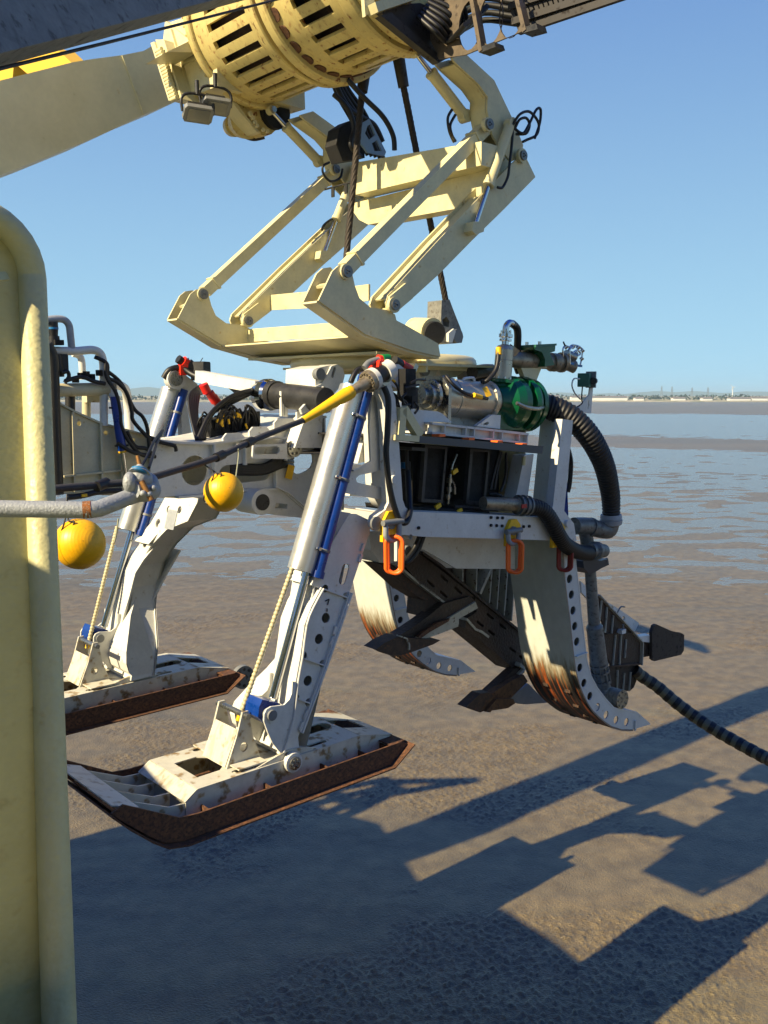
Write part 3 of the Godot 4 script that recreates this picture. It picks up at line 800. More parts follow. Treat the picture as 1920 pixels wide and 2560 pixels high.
	for p in [Vector3(1.133,8.911,-1.65),Vector3(1.186,8.899,-1.65)]:
		box(p, Vector3(0.04, 0.30, 0.04)); commit("canister_clip", M.white, c)
	# far mast and near cable looms
	plate([0.927,9.098,1.007,9.321,1.113,9.341,1.366,9.176,1.407,9.1,1.231,9.005,1.185,8.911,1.275,8.348,1.113,8.354,1.084,9.08], -4.0, -4.12); commit("far_mast", M.white, c)
	disc(Vector3(0.998,9.237,-3.97), Vector3(0, 0, 1), 0.14, 0.12); commit("mast_boss", M.white, c)
	disc(Vector3(0.976,9.241,-3.9), Vector3(0, 0, 1), 0.10, 0.05); commit("mast_pin", M.steel, c)
	var rng := RandomNumberGenerator.new()
	rng.seed = 11
	for i in 9:
		var x0 := 770.0 - 12.0 * i
		var a := loom(x0 + 20.0, 365.0 + 9.0 * i, -2.2)
		var b := loom(560.0 - 32.0 * i, 430.0 + 26.0 * i, -2.0 - 0.06 * (i % 3))
		var d := loom(330.0 + 20.0 * rng.randf() - 8.0 * i, 600.0 + 22.0 * i, -1.9 - 0.08 * (i % 2))
		var e := loom(215.0 + 9.0 * i, 860.0, -1.8)
		tube([a, b, d, e], 0.02 + 0.01 * rng.randf(), 7, 6); commit("cable", M.black, c)
	for i in 5:
		tube([loom(250, 330 + 20.0 * i, -2.6), loom(140.0 + 22.0 * i, 420, -2.4), loom(140.0 + 16.0 * i, 600, -2.2), loom(205.0 + 9.0 * i, 870, -1.9)], 0.022, 7, 6); commit("cable", M.black, c)
	for i in 14:
		var x := rng.randf_range(330, 750)
		var w := rng.randf_range(-60, 60)
		tube([loom(x, 820, -2.1), loom(x + w, rng.randf_range(600, 700), -2.0), loom(x + w * 1.5 + 40, rng.randf_range(520, 640), -2.1), loom(x + w + 90, 800, -2.2)], 0.013, 6, 6); commit("cable", M.black, c)
		var q := loom(x + w, rng.randf_range(600, 760), -1.98)
		cyl(q, q + Vector3(0.03 * rng.randf_range(-1, 1), 0.06, 0.0), 0.014, 0.014, 8); commit("cable_marker", M.yellow, c)
	for i in 16:
		var x := rng.randf_range(250, 760)
		var y := rng.randf_range(520, 640)
		tube([loom(x - 60, 830, -2.1), loom(x - 80 * rng.randf(), 700, -2.0), loom(x, y, -1.95), loom(x + 70, y + 40 + 60 * rng.randf(), -2.0), loom(x + 80, 790, -2.1)], rng.randf_range(0.009, 0.016), 6, 7); commit("cable", M.black, c)
	for i in 5:
		var q := loom(360 + 85.0 * i, 770 - 20.0 * i, -2.2)
		box(q, Vector3(0.22, 0.26, 0.3), Basis(Vector3.UP, 0.2 * i), 0.01); commit("valve_block", M.dark, c)
	for a in [[250, 320, 310, 400], [310, 400, 390, 490], [345, 440, 430, 525]]:
		cyl(loom(a[0] + 20, a[1] + 0.0, -2.3), loom(a[2], a[3], -2.3), 0.055); commit("beacon", M.red, c)
	# beacons on the far mast head
	cyl(loom(20, 70, -3.9), loom(80, 110, -3.9), 0.06); commit("beacon_cap", M.black, c)
	cyl(loom(60, 95, -3.9), loom(130, 150, -3.9), 0.085); commit("beacon", M.orangered, c)
	box(loom(60, 180, -3.9), Vector3(0.10, 0.14, 0.1)); commit("beacon_bracket", M.orangered, c)
	cyl(loom(110, 120, -3.9), loom(240, 240, -3.85), 0.09); commit("sensor", M.black, c)
	box(loom(245, 190, -3.8), Vector3(0.2, 0.26, 0.2), Basis(Vector3.UP, 0.5), 0.02); commit("sensor_block", M.darkgrey, c)
	for a in [[125, 60, 130, 110], [265, 60, 215, 140], [0, 180, 40, 200]]:
		tube([loom(a[0], a[1], -3.9), loom(a[2], a[3], -3.9)], 0.006, 5, 1); commit("antenna", M.black, c)
	tube([loom(-120, 260, -4.0), loom(-60, 180, -3.95), loom(60, 160, -3.9), loom(200, 240, -3.7), loom(480, 300, -3.2), loom(640, 420, -2.6)], 0.045, 8, 6); commit("cable", M.black, c)
func loom(a: float, b: float, z: float) -> Vector3:   # place in the cable loom on top of the chassis: a along, b down, z across
	return Vector3(-1.214 + 0.00101 * a + -3.196e-05 * b + -0.5647 * z + -0.0001394 * a * z + 3.441e-06 * b * z + -1.307e-08 * a * a * z + 9.623e-08 * a * a + 1.58e-08 * a * b, 9.389 + 5.141e-05 * a + -0.0008912 * b + -0.05621 * z + 2.563e-07 * a * z + 0.0001285 * b * z + 6.624e-11 * a * a * z + -4.967e-10 * a * a + -1.149e-07 * a * b, z)
func build_share(pg: Node3D):
	var s := pack("plough_body", pg)
	var z := -1.45
	plate([2.344,7.249,3.273,7.155,5.262,6.991,5.279,6.374,3.819,6.569,4.324,6.116,3.513,6.655,3.205,6.859,2.897,6.75,2.556,6.802,2.406,6.986], z, z - 0.6); commit("hull_side", M.white, s)
	# recessed ribbed bay behind the runner
	plate([3.819,6.574,5.279,6.385,5.396,5.341,4.324,6.098], z - 0.10, z - 1.2); commit("bay_plate", M.worn, s)
	var rb = [Vector3(4.071,6.536,-1.45),Vector3(4.074,6.349,-1.45),Vector3(4.375,6.497,-1.45),Vector3(4.362,6.164,-1.45),Vector3(4.712,6.453,-1.45),Vector3(4.661,5.945,-1.45),Vector3(4.888,6.43,-1.45),Vector3(4.837,5.816,-1.45),Vector3(5.073,6.406,-1.45),Vector3(5.007,5.694,-1.45),Vector3(5.256,6.373,-1.45),Vector3(5.186,5.579,-1.45),Vector3(4.77,6.556,-1.45),Vector3(4.456,6.114,-1.45)]
	for i in range(0, rb.size(), 2):
		beam(rb[i], rb[i + 1], 0.2, 0.022 if i < 12 else 0.05); commit("rib", M.hullrib, s)
	# the raked beam: upper and lower lengths
	var sl := []
	for p in [Vector3(3.685,6.447,-1.45),Vector3(3.415,6.41,-1.45),Vector3(3.974,6.234,-1.45),Vector3(3.675,6.221,-1.45)]: sl.append(slot2(Vector2(p.x, p.y), 0.16, 0.02, -0.68))
	plate([2.897,6.743,3.205,6.856,3.513,6.651,4.324,6.094,4.22,6.086,3.788,6.067,3.469,6.252,3.173,6.466], z + 0.10, z - 0.05, sl); commit("beam_plate", M.worn, s)
	plate([2.534,6.795,2.599,6.771,2.898,6.73,3.173,6.454,3.469,6.24,3.776,6.057,3.666,6.004,3.472,5.922,3.376,5.926,3.398,6.159,3.092,6.342,2.82,6.565], z + 0.02, z - 0.35); commit("beam_keel", M.darkrust, s)
	strip([2.775,6.748,3.138,6.471,3.469,6.244,3.714,6.066,3.764,6.032,3.472,5.922], 0.03, z + 0.10, z - 0.1); commit("beam_lip", M.hullrib, s)
	strip([3.205,6.863,3.562,6.649,4.324,6.101,4.512,5.963,5.396,5.344], 0.035, z + 0.14, z - 0.3); commit("beam_cap", M.worn, s)
	var sl2 := []
	for p in [Vector3(4.684,5.733,-1.45),Vector3(4.459,5.66,-1.45),Vector3(4.975,5.526,-1.45),Vector3(4.717,5.477,-1.45),Vector3(5.222,5.113,-1.45),Vector3(5.461,4.94,-1.45)]: sl2.append(slot2(Vector2(p.x, p.y), 0.15, 0.02, -0.62))
	plate([4.338,6.077,4.518,5.955,5.396,5.337,5.476,5.132,5.584,4.797,5.354,4.743,4.136,5.654,4.152,5.781,4.381,5.852], z + 0.10, z - 0.35, sl2); commit("beam_plate", M.worn, s)
	strip([4.134,5.775,4.333,5.586,4.467,5.526,4.631,5.413], 0.035, z + 0.12, z - 0.2); commit("beam_lip", M.hullrib, s)
	# first share on its arm
	plate([4.18,6.126,4.317,6.019,4.059,5.949,3.714,5.865,3.37,5.786,3.089,5.708,2.77,5.8,2.996,5.861,3.321,5.975,3.632,6.105], -1.30, -1.5); commit("share_arm", M.worn, s)
	plate([4.261,6.037,4.315,5.935,3.91,5.841,3.912,5.735,3.512,5.693,3.133,5.671,3.04,5.719,3.661,5.88], -1.27, -1.5); commit("share_arm_side", M.hullrib, s)
	plate([3.04,5.744,3.109,5.791,3.414,5.883,3.661,5.898,3.632,5.862,3.272,5.779,3.086,5.719], -1.21, -1.26); commit("rubbed_edge", M.rust, s)
	plate([2.233,5.736,2.398,5.795,2.637,5.833,2.77,5.8,3.089,5.713,3.443,5.634,3.301,5.601,2.929,5.574,2.704,5.567,2.517,5.594,2.388,5.666], -1.18, -1.42); commit("share_point", M.darkrust, s)
	strip([2.665,5.823,2.765,5.78,2.81,5.688,2.81,5.622], 0.02, -1.15, -1.25); commit("share_seam", M.hullrib, s)
	# second, lower share
	plate([5.166,4.806,5.388,4.852,5.467,4.719,5.234,4.653,4.782,4.524,4.615,4.581], -1.3, -1.45); commit("share_arm", M.darkrust, s)
	plate([4.5,4.586,5.025,4.703,5.313,4.736,5.42,4.607,5.032,4.435,4.779,4.418,4.317,4.37,4.264,4.402,4.394,4.527], -1.2, -1.32); commit("share_arm", M.mudrust, s)
	plate([3.943,4.557,4.258,4.688,4.472,4.657,4.555,4.583,4.367,4.524,4.264,4.402,4.184,4.434], -1.15, -1.32); commit("share_point", M.darkrust, s)
	plate([4.37,4.385,4.611,4.523,5.004,4.432,5.049,4.355,4.88,4.319,4.505,4.371,4.479,4.35], -1.14, -1.28); commit("share_wing", M.mudrust, s)
	plate([5.233,4.328,5.689,4.461,6.101,4.096,6.562,3.957,5.609,4.138,5.427,4.194], -1.4, -1.7); commit("share_heel", M.grey, s)
	strip([5.271,4.866,5.375,4.797,5.26,4.744], 0.06, -1.25, -1.35); commit("share_seam", M.hullrib, s)
	# tail behind the near runner
	var t := pack("tail", pg)
	plate([7.171,5.898,7.615,5.596,8.372,5.217,9.027,4.857,8.883,4.717,8.216,4.929,7.208,5.693], -1.5, -1.54, [ring2(Vector2(8.502,5.015), 0.06), ring2(Vector2(8.113,5.263), 0.06)]); commit("tail_plate", M.white, t)
	plate([7.221,5.695,7.528,5.451,8.186,4.951,8.593,4.636,8.599,4.229,7.711,4.378,7.518,4.652,7.421,5.182,7.275,5.412], -1.2, -1.24); commit("tail_shield", M.worn, t)
	var tr = [Vector3(7.316,5.598,-1.18),Vector3(7.28,5.273,-1.18),Vector3(7.484,5.461,-1.18),Vector3(7.454,5.021,-1.18),Vector3(7.679,5.286,-1.18),Vector3(7.648,4.97,-1.18),Vector3(7.775,4.931,-1.18),Vector3(7.722,4.388,-1.18),Vector3(7.945,4.892,-1.18),Vector3(7.921,4.348,-1.18),Vector3(8.108,4.78,-1.18),Vector3(8.085,4.454,-1.18)]
	for i in range(0, tr.size(), 2):
		beam(tr[i], tr[i + 1], 0.03, 0.015); commit("rib", M.hullrib, t)
	strip([7.221,5.703,7.528,5.459,8.185,4.96,8.602,4.634,8.599,4.22], 0.02, -1.14, -1.25); commit("shield_edge", M.hullrib, t)
	strip([7.486,4.982,7.819,4.922,8.279,4.852], 0.02, -1.16, -1.22); commit("shield_edge", M.worn, t)
	plate([7.684,4.367,8.59,4.226,8.558,3.94,8.476,3.823,8.346,3.781,8.095,3.849,7.649,4.004], -1.22, -1.27); commit("tail_flap", M.mudgrey, t)
	var fr = [Vector3(7.9,4.265,-1.2),Vector3(7.905,3.934,-1.2),Vector3(8.119,4.169,-1.2),Vector3(8.095,3.858,-1.2),Vector3(8.317,4.144,-1.2),Vector3(8.292,3.805,-1.2)]
	for i in range(0, fr.size(), 2):
		beam(fr[i], fr[i + 1], 0.03, 0.014); commit("rib", M.hullrib, t)
	beam(Vector3(7.653,4.395,-1.18), Vector3(8.565,4.249,-1.18), 0.06, 0.03); commit("flap_hinge", M.darkrust, t)
	plate([8.757,4.584,9.161,4.5,9.166,4.256,8.785,4.288], -1.3, -1.5); commit("tail_arm", M.worn, t)
	plate([8.512,4.733,9.06,4.675,9.055,4.53,8.667,4.628], -1.25, -1.4); commit("tail_bracket", M.white, t)
	plate([9.032,4.861,9.118,4.875,9.643,4.658,10.049,4.536,10.133,4.49,10.145,4.183,10.049,4.117,9.106,4.182,9.015,4.238,8.979,4.743], -1.2, -1.26); commit("tail_fin", M.mudgrey, t)
	plate([10.048,4.476,10.354,4.457,10.414,4.4,10.403,4.284,10.262,4.337], -1.4, -1.46); commit("tail_fin", M.mudgrey, t)
	box(Vector3(7.844,4.991,-1.1), Vector3(0.12, 0.07, 0.08)); commit("latch", M.white, t)
	tube([Vector3(7.705,4.992,-1.1),Vector3(7.744,5.033,-1.1),Vector3(7.857,5.013,-1.1),Vector3(7.865,5.108,-1.1)], 0.02, 6, 3); commit("latch_rod", M.grey, t)
	tube([Vector3(8.29,5.168,-1.5),Vector3(8.4,5.259,-1.5),Vector3(8.518,5.24,-1.5)], 0.015, 6, 3); commit("latch_rod", M.grey, t)
func build_pump(pg: Node3D):
	var p := pack("pump_set", pg)
	var z := -0.45
	# skid
	plate([2.119,8.702,3.888,8.529,3.889,8.498,2.119,8.676], -0.06, -0.9); commit("skid_flange", M.white, p)
	plate([2.12,8.592,3.869,8.41,3.863,8.386,2.115,8.566], -0.06, -0.9); commit("skid_flange", M.white, p)
	plate([2.132,8.687,3.872,8.513,3.856,8.402,2.128,8.58], -0.13, -0.15); commit("skid_web", M.white, p)
	var rb = [Vector3(2.337,8.683,-0.1),Vector3(2.328,8.553,-0.1),Vector3(2.704,8.645,-0.1),Vector3(2.687,8.516,-0.1),Vector3(2.856,8.626,-0.1),Vector3(2.841,8.499,-0.1),Vector3(3.209,8.595,-0.1),Vector3(3.194,8.465,-0.1),Vector3(3.373,8.579,-0.1),Vector3(3.364,8.447,-0.1),Vector3(3.711,8.546,-0.1),Vector3(3.702,8.412,-0.1),Vector3(3.879,8.525,-0.1),Vector3(3.857,8.394,-0.1)]
	for i in range(0, rb.size(), 2):
		beam(rb[i], rb[i + 1], 0.08, 0.016); commit("skid_rib", M.white, p)
	for q in [Vector3(2.143,8.552,0.02),Vector3(2.646,8.496,0.02),Vector3(3.163,8.445,0.02),Vector3(3.638,8.394,0.02)]:
		box(q, Vector3(0.10, 0.03, 0.12)); commit("rubber_pad", M.orange, p)
	# cradle of the motor
	plate([1.907,8.854,2.352,8.821,2.434,8.792,2.601,8.685,2.22,8.702,2.194,8.587,1.895,8.607], -0.2, -0.3); commit("cradle", M.white, p)
	plate([3.045,8.637,3.326,8.771,3.495,8.762,3.484,8.587,3.045,8.631], -0.2, -0.26, [pl([3.148,8.655,3.252,8.686,3.274,8.662,3.238,8.639])]); commit("cradle", M.white, p)
	plate([2.859,8.782,3.579,8.722,3.583,8.567,2.861,8.664], -0.5, -0.7); commit("cradle_web", M.white, p)
	var a = Vector3(2.301,9.014,-0.45)
	var b = Vector3(3.598,8.934,-0.45)
	var c = Vector3(4.474,8.87,-0.45)
	lathe(a, b, [0, 0, 0, 0.10, 0.06, 0.10, 0.06, 0.155, 0.11, 0.16, 0.11, 0.20, 0.14, 0.205, 0.14, 0.0], 26); commit("motor_end", M.steel, p)
	gplate(Transform3D(Basis(Vector3(0, 0, -1), Vector3(0, 1, 0), Vector3(1, 0, 0)), a.lerp(b, 0.22)), pl([-0.24, -0.34, 0.24, -0.34, 0.25, 0.10, 0.14, 0.25, -0.14, 0.25, -0.25, 0.10]), -0.05, 0.0); commit("motor_flange", M.steel, p)
	bolts_around(a.lerp(b, 0.12), a - b, 0.185, 12, 0.012, 0.02); commit("flange_bolts", M.chrome, p)
	lathe(a, b, [0.22, 0, 0.22, 0.235, 0.38, 0.235, 0.385, 0.245, 0.40, 0.245, 0.405, 0.235, 0.86, 0.235, 0.865, 0.26, 0.92, 0.26, 0.93, 0.21, 1.0, 0.19, 1, 0], 30); commit("motor", M.sleeve2, p)
	bolts_around(a.lerp(b, 0.87), a - b, 0.248, 14, 0.012, 0.02); commit("flange_bolts", M.chrome, p)
	box(a.lerp(b, 0.74) + Vector3(0, 0.10, 0.215), Vector3(0.09, 0.13, 0.01), Basis(Vector3(0, 0, 1), 0.3) * Basis(Vector3(1, 0, 0), -0.45)); commit("tag", M.yellow, p)
	tube([Vector3(2.587,9.246,-0.3),Vector3(2.622,9.132,-0.2),Vector3(2.799,9.037,-0.18),Vector3(3.03,8.999,-0.18),Vector3(3.231,8.97,-0.2)], 0.022, 7, 6); commit("motor_cable", M.black, p)
	cyl(Vector3(2.924,9.015,-0.15), Vector3(3.061,8.987,-0.15), 0.03); commit("cable_sleeve", M.yellow, p)
	tube([Vector3(3.007,9.176,-0.4),Vector3(3.021,9.215,-0.4),Vector3(3.188,9.227,-0.4),Vector3(3.198,9.158,-0.4)], 0.02, 6, 3); commit("lifting_handle", M.white, p)
	# green volute
	lathe(b, c, [0, 0, 0.0, 0.20, 0.12, 0.25, 0.20, 0.33, 0.34, 0.36, 0.46, 0.36, 0.50, 0.34, 0.50, 0.27, 0.58, 0.27, 0.58, 0.36, 0.66, 0.375, 0.70, 0.37, 0.70, 0.30, 0.76, 0.30, 0.76, 0.36, 0.84, 0.36, 0.90, 0.33, 0.90, 0.22, 1.0, 0.20, 1, 0], 34); commit("volute", M.green, p)
	plate([3.548,8.938,4.029,8.873,4.365,8.849,4.272,8.54,3.619,8.577,3.524,8.652], -0.30, -0.60); commit("volute_foot", M.green, p)
	tube([Vector3(3.623,8.915,-0.05),Vector3(3.794,8.858,-0.02),Vector3(4.061,8.839,-0.05),Vector3(4.323,8.863,-0.15)], 0.025, 8, 6); commit("guard_hoop", M.steel, p)
	lathe(Vector3(3.781,9.061,-0.45), Vector3(3.803,9.205,-0.45), [0, 0.16, 0.7, 0.14, 0.7, 0.19, 1, 0.19, 1, 0], 24); commit("outlet_flange", M.green, p)
	# riser, fittings and gooseneck hose
	var r0 = Vector3(3.803,9.201,-0.45)
	var r1 = Vector3(3.852,9.668,-0.45)
	lathe(r0, r1, [0, 0, 0, 0.15, 0.04, 0.15, 0.04, 0.118, 0.55, 0.118, 0.56, 0.122, 0.57, 0.118, 0.85, 0.12, 0.95, 0.10, 1.0, 0.05, 1.0, 0], 26); commit("riser", M.sleeve2, p)
	bolts_around(r0, r1 - r0, 0.135, 10, 0.014, 0.04); commit("flange_bolts", M.chrome, p)
	var t1 = Vector3(3.867,9.826,-0.45)
	lathe(r1, t1, [0, 0, 0, 0.045, 0.3, 0.045, 0.3, 0.08, 0.45, 0.08, 0.45, 0.05, 0.6, 0.05, 0.6, 0.09, 0.85, 0.09, 0.85, 0.05, 1, 0.05, 1, 0], 18); commit("riser_fitting", M.chrome, p)
	for i in 4:
		var q: Vector3 = r1.lerp(t1, 0.7) + Vector3(0.08 * cos(i * 1.6), 0, 0.08 * sin(i * 1.6))
		cyl(q, q + Vector3(0, 0.07, 0), 0.012, 0.012, 6); commit("fitting_stud", M.chrome, p)
	tube([Vector3(3.857,9.822,-0.45),Vector3(3.871,9.904,-0.45),Vector3(3.934,9.952,-0.45),Vector3(4.015,9.936,-0.45)], 0.045, 12, 6); commit("gooseneck", M.chrome, p)
	tube([Vector3(3.983,9.946,-0.45),Vector3(4.118,9.897,-0.48),Vector3(4.169,9.797,-0.5),Vector3(4.222,9.613,-0.55),Vector3(4.278,9.426,-0.6),Vector3(4.332,9.32,-0.6)], 0.05, 12, 6); commit("gooseneck_hose", M.black, p)
	cyl(Vector3(3.961,9.555,-0.45), Vector3(3.996,9.637,-0.4), 0.08, 0.08, 14); commit("riser_cap", M.sleeve2, p)
	tube([Vector3(3.521,9.599,-0.28),Vector3(3.495,9.459,-0.26),Vector3(3.432,9.318,-0.25),Vector3(3.317,9.198,-0.28),Vector3(3.292,9.178,-0.35)], 0.03, 8, 6); commit("riser_cable", M.black, p)
	cyl(Vector3(3.53,9.615,-0.28), Vector3(3.521,9.523,-0.27), 0.038); commit("cable_sleeve", M.yellow, p)
	# discharge pipe, green clamp and valve
	lathe(Vector3(3.915,9.475,-0.45), Vector3(4.896,9.47,-0.5), [0, 0, 0, 0.08, 0.2, 0.11, 0.6, 0.11, 0.6, 0.10, 1, 0.10, 1, 0], 22); commit("discharge_pipe", M.pipe, p)
	plate([4.255,9.648,4.699,9.685,4.691,9.604,4.58,9.579,4.691,9.421,4.476,9.395,4.48,9.491,4.409,9.584,4.259,9.61], -0.28, -0.64); commit("pipe_clamp", M.green, p)
	plate([4.254,9.677,4.698,9.707,4.699,9.681,4.255,9.644], -0.26, -0.66); commit("clamp_plate", M.greenish, p)
	for q in [Vector3(4.117,9.666,-0.3),Vector3(4.384,9.684,-0.3)]: bolt(q, Vector3(0, 1, 0), 0.025, 0.04)
	commit("clamp_bolts", M.chrome, p)
	plate([4.146,9.388,4.709,9.4,4.71,9.385,4.587,9.382,4.473,9.192,4.356,9.127,4.216,9.273], -0.42, -0.5); commit("pipe_bracket", M.cream, p)
	lathe(Vector3(4.878,9.47,-0.5), Vector3(5.194,9.47,-0.45), [0, 0, 0, 0.10, 0.05, 0.13, 0.35, 0.125, 0.6, 0.11, 0.6, 0.14, 0.75, 0.14, 0.75, 0.10, 1, 0.09, 1, 0], 20); commit("valve_body", M.pipe, p)
	ball(Vector3(4.95,9.438,-0.48), Vector3(0.12, 0.10, 0.12)); commit("valve_bulb", M.pipe, p)
	cyl(Vector3(5.296,9.411,-0.4), Vector3(5.158,9.442,-0.45), 0.09, 0.07, 16); commit("valve_elbow", M.pipe, p)
	cyl(Vector3(5.152,9.592,-0.45), Vector3(5.309,9.544,-0.4), 0.06, 0.07, 14); commit("valve_head", M.steel, p)
	for a2 in [[Vector3(5.156,9.639,-0.4),Vector3(5.227,9.707,-0.4),Vector3(5.377,9.702,-0.4),Vector3(5.474,9.661,-0.4),Vector3(5.479,9.56,-0.4),Vector3(5.446,9.448,-0.4)], [Vector3(5.051,9.504,-0.4),Vector3(5.028,9.635,-0.4),Vector3(5.08,9.691,-0.4),Vector3(5.228,9.674,-0.4)], [Vector3(5.133,9.439,-0.35),Vector3(5.117,9.636,-0.35),Vector3(5.196,9.682,-0.35)], [Vector3(5.223,9.596,-0.38),Vector3(5.333,9.644,-0.38),Vector3(5.411,9.598,-0.38),Vector3(5.318,9.566,-0.38),Vector3(5.223,9.592,-0.38)]]:
		tube(a2, 0.014, 6, 4); commit("valve_pipe", M.chrome, p)
	for q in [Vector3(5.063,9.662,-0.4),Vector3(5.228,9.674,-0.4),Vector3(5.349,9.663,-0.4),Vector3(5.456,9.627,-0.4),Vector3(5.443,9.515,-0.4),Vector3(5.307,9.589,-0.4)]:
		cyl(q, q + Vector3(0.02, 0.03, 0.03), 0.028, 0.028, 8); commit("valve_nut", M.chrome, p)
	for q in [[Vector3(5.153,9.458,-0.36),Vector3(5.221,9.446,-0.36)], [Vector3(5.296,9.43,-0.36),Vector3(5.417,9.424,-0.36)]]:
		beam(q[0], q[1], 0.03, 0.03); commit("valve_handle", M.lightblue, p)
	tube([Vector3(5.08,9.691,-0.4),Vector3(5.034,9.748,-0.4)], 0.012, 6, 1); commit("valve_lever", M.black, p)
	# sensor bracket
	plate([5.129,8.805,5.296,8.843,5.536,9.021,5.565,9.202,5.635,9.202,5.596,8.754], -0.3, -0.32, [pl([5.509,8.931,5.547,8.943,5.53,8.819,5.499,8.819])]); commit("sensor_bracket", M.white, p)
	box(Vector3(5.411,9.227,-0.3), Vector3(0.16, 0.19, 0.16), Basis(Vector3.UP, 0.4), 0.01); commit("sensor_box", M.greenish, p)
	box(Vector3(5.571,9.235,-0.3), Vector3(0.05, 0.23, 0.14), Basis(Vector3.UP, 0.4)); commit("sensor_lid", M.grey, p)
	cyl(Vector3(5.65,9.218,-0.3), Vector3(5.482,9.215,-0.2), 0.05); commit("sensor_lens", M.black, p)
	tube([Vector3(5.226,9.241,-0.25),Vector3(5.096,9.24,-0.25),Vector3(5.053,9.152,-0.25),Vector3(5.124,9.043,-0.25),Vector3(5.3,8.959,-0.28)], 0.011, 6, 6); commit("sensor_cable", M.white, p)
	tube([Vector3(5.299,9.132,-0.25),Vector3(5.284,8.966,-0.25),Vector3(5.299,8.899,-0.25),Vector3(5.166,8.822,-0.3)], 0.01, 6, 4); commit("sensor_cable", M.black, p)
	# suction hose to the rear
	tube([Vector3(4.45,8.859,-0.45),Vector3(4.622,8.849,-0.3),Vector3(4.822,8.72,-0.1),Vector3(5.063,8.458,0.05),Vector3(5.424,8.069,0.05),Vector3(5.753,7.656,-0.05),Vector3(5.873,7.434,-0.1),Vector3(5.915,7.218,-0.12)], 0.175, 20, 8, 0.007, 0.055, false, 0.125); commit("suction_hose", M.hose, p)
	lathe(Vector3(5.912,7.284,-0.12), Vector3(5.921,7.123,-0.12), [0, 0, 0, 0.15, 0.35, 0.16, 0.35, 0.145, 0.5, 0.145, 0.5, 0.165, 0.9, 0.155, 1, 0.13, 1, 0], 24); commit("hose_clamp", M.galv, p)
	tube([Vector3(5.911,7.147,-0.12),Vector3(5.881,7.054,-0.14),Vector3(5.726,7.075,-0.2),Vector3(5.518,7.136,-0.25),Vector3(5.231,7.161,-0.28)], 0.125, 18, 6); commit("elbow", M.pipe2, p)
	disc(Vector3(5.584,7.115,-0.24), Vector3(5.584,7.115,-0.24) - Vector3(5.519,7.129,-0.25), 0.14, 0.05, 20); commit("elbow_flange", M.pipe2, p)
	tube([Vector3(5.513,7.096,-0.3),Vector3(5.58,6.926,-0.3),Vector3(5.606,6.805,-0.3)], 0.10, 14, 3); commit("down_pipe", M.pipe2, p)
	# smaller hose across the frame
	lathe(Vector3(3.009,7.687,-0.05), Vector3(3.604,7.627,0.05), [0, 0, 0, 0.085, 0.86, 0.085, 0.88, 0.10, 1, 0.10, 1, 0], 20); commit("steel_pipe", M.pipe, p)
	lathe(Vector3(3.554,7.631,0.05), Vector3(3.732,7.608,0.08), [0, 0, 0, 0.13, 0.12, 0.13, 0.14, 0.11, 0.42, 0.11, 0.44, 0.135, 0.6, 0.135, 0.62, 0.112, 0.85, 0.112, 0.87, 0.13, 1, 0.13, 1, 0], 22); commit("pipe_coupling", M.pipe2, p)
	box(Vector3(3.514,7.631,0.19), Vector3(0.10, 0.05, 0.01)); commit("tag", M.redwhite, p)
	tube([Vector3(3.706,7.605,0.08),Vector3(3.861,7.58,0.12),Vector3(3.995,7.499,0.16),Vector3(4.134,7.34,0.18),Vector3(4.288,7.172,0.16),Vector3(4.5,7.018,0.12),Vector3(4.93,6.86,0.02),Vector3(5.314,6.787,-0.06)], 0.105, 16, 7, 0.003, 0.04); commit("transfer_hose", M.hose, p)
	lathe(Vector3(5.306,6.824,-0.05), Vector3(5.777,6.763,-0.1), [0, 0, 0, 0.10, 0.2, 0.10, 0.25, 0.135, 0.42, 0.135, 0.45, 0.10, 0.85, 0.10, 1, 0.06, 1, 0], 18); commit("hose_coupling", M.pipe2, p)
	plate([5.218,6.677,5.338,6.702,5.658,6.63,5.843,6.634,5.872,6.542,5.687,6.517,5.506,6.473,5.371,6.477,5.245,6.574], -0.1, -0.34); commit("valve_block", M.darkblue, p)
	tube([Vector3(5.834,6.594,-0.2),Vector3(5.963,6.606,-0.2)], 0.02, 6, 1); commit("valve_stem", M.black, p)
	# jet pipe down behind the runner
	var j0 = Vector3(5.682,6.497,-0.3)
	var j1 = Vector3(5.831,5.627,-0.3)
	var j2 = Vector3(5.983,4.982,-0.3)
	cyl(j0, j1, 0.082, 0.09, 20); commit("jet_pipe", M.pipe2, p)
	lathe(j1, j2, [0, 0.09, 0.08, 0.125, 0.16, 0.128, 0.16, 0.122, 1, 0.135, 1, 0], 22); commit("jet_pipe_sleeve", M.pipe2, p)
	var j3 = Vector3(6.084,4.665,-0.3)
	lathe(j2, j3, [0, 0.14, 0.1, 0.145, 0.1, 0.12, 0.35, 0.12, 0.35, 0.145, 0.45, 0.145, 0.45, 0.12, 0.85, 0.12, 0.85, 0.14, 1, 0.14, 1, 0], 22); commit("jet_coupling", M.pipe2, p)
	for i in 10:
		var an := TAU * i / 10
		cyl(j2 + Vector3(cos(an) * 0.135, 0, sin(an) * 0.135), j3 + Vector3(cos(an) * 0.135, 0, sin(an) * 0.135), 0.012, 0.012, 6)
	commit("coupling_studs", M.pipe2, p)
	tube([j3] + [Vector3(6.126,4.569,-0.3),Vector3(6.155,4.458,-0.25),Vector3(6.23,4.41,-0.2)], 0.115, 16, 5); commit("jet_elbow", M.pipe2, p)
	cyl(Vector3(6.179,4.444,-0.2), Vector3(6.164,4.453,0.02), 0.145, 0.145, 22); bolts_around(Vector3(6.164,4.453,0.02), Vector3(6.164,4.453,0.02) - Vector3(6.179,4.444,-0.2), 0.11, 8, 0.014, 0.02); commit("end_cap", M.endcap, p)
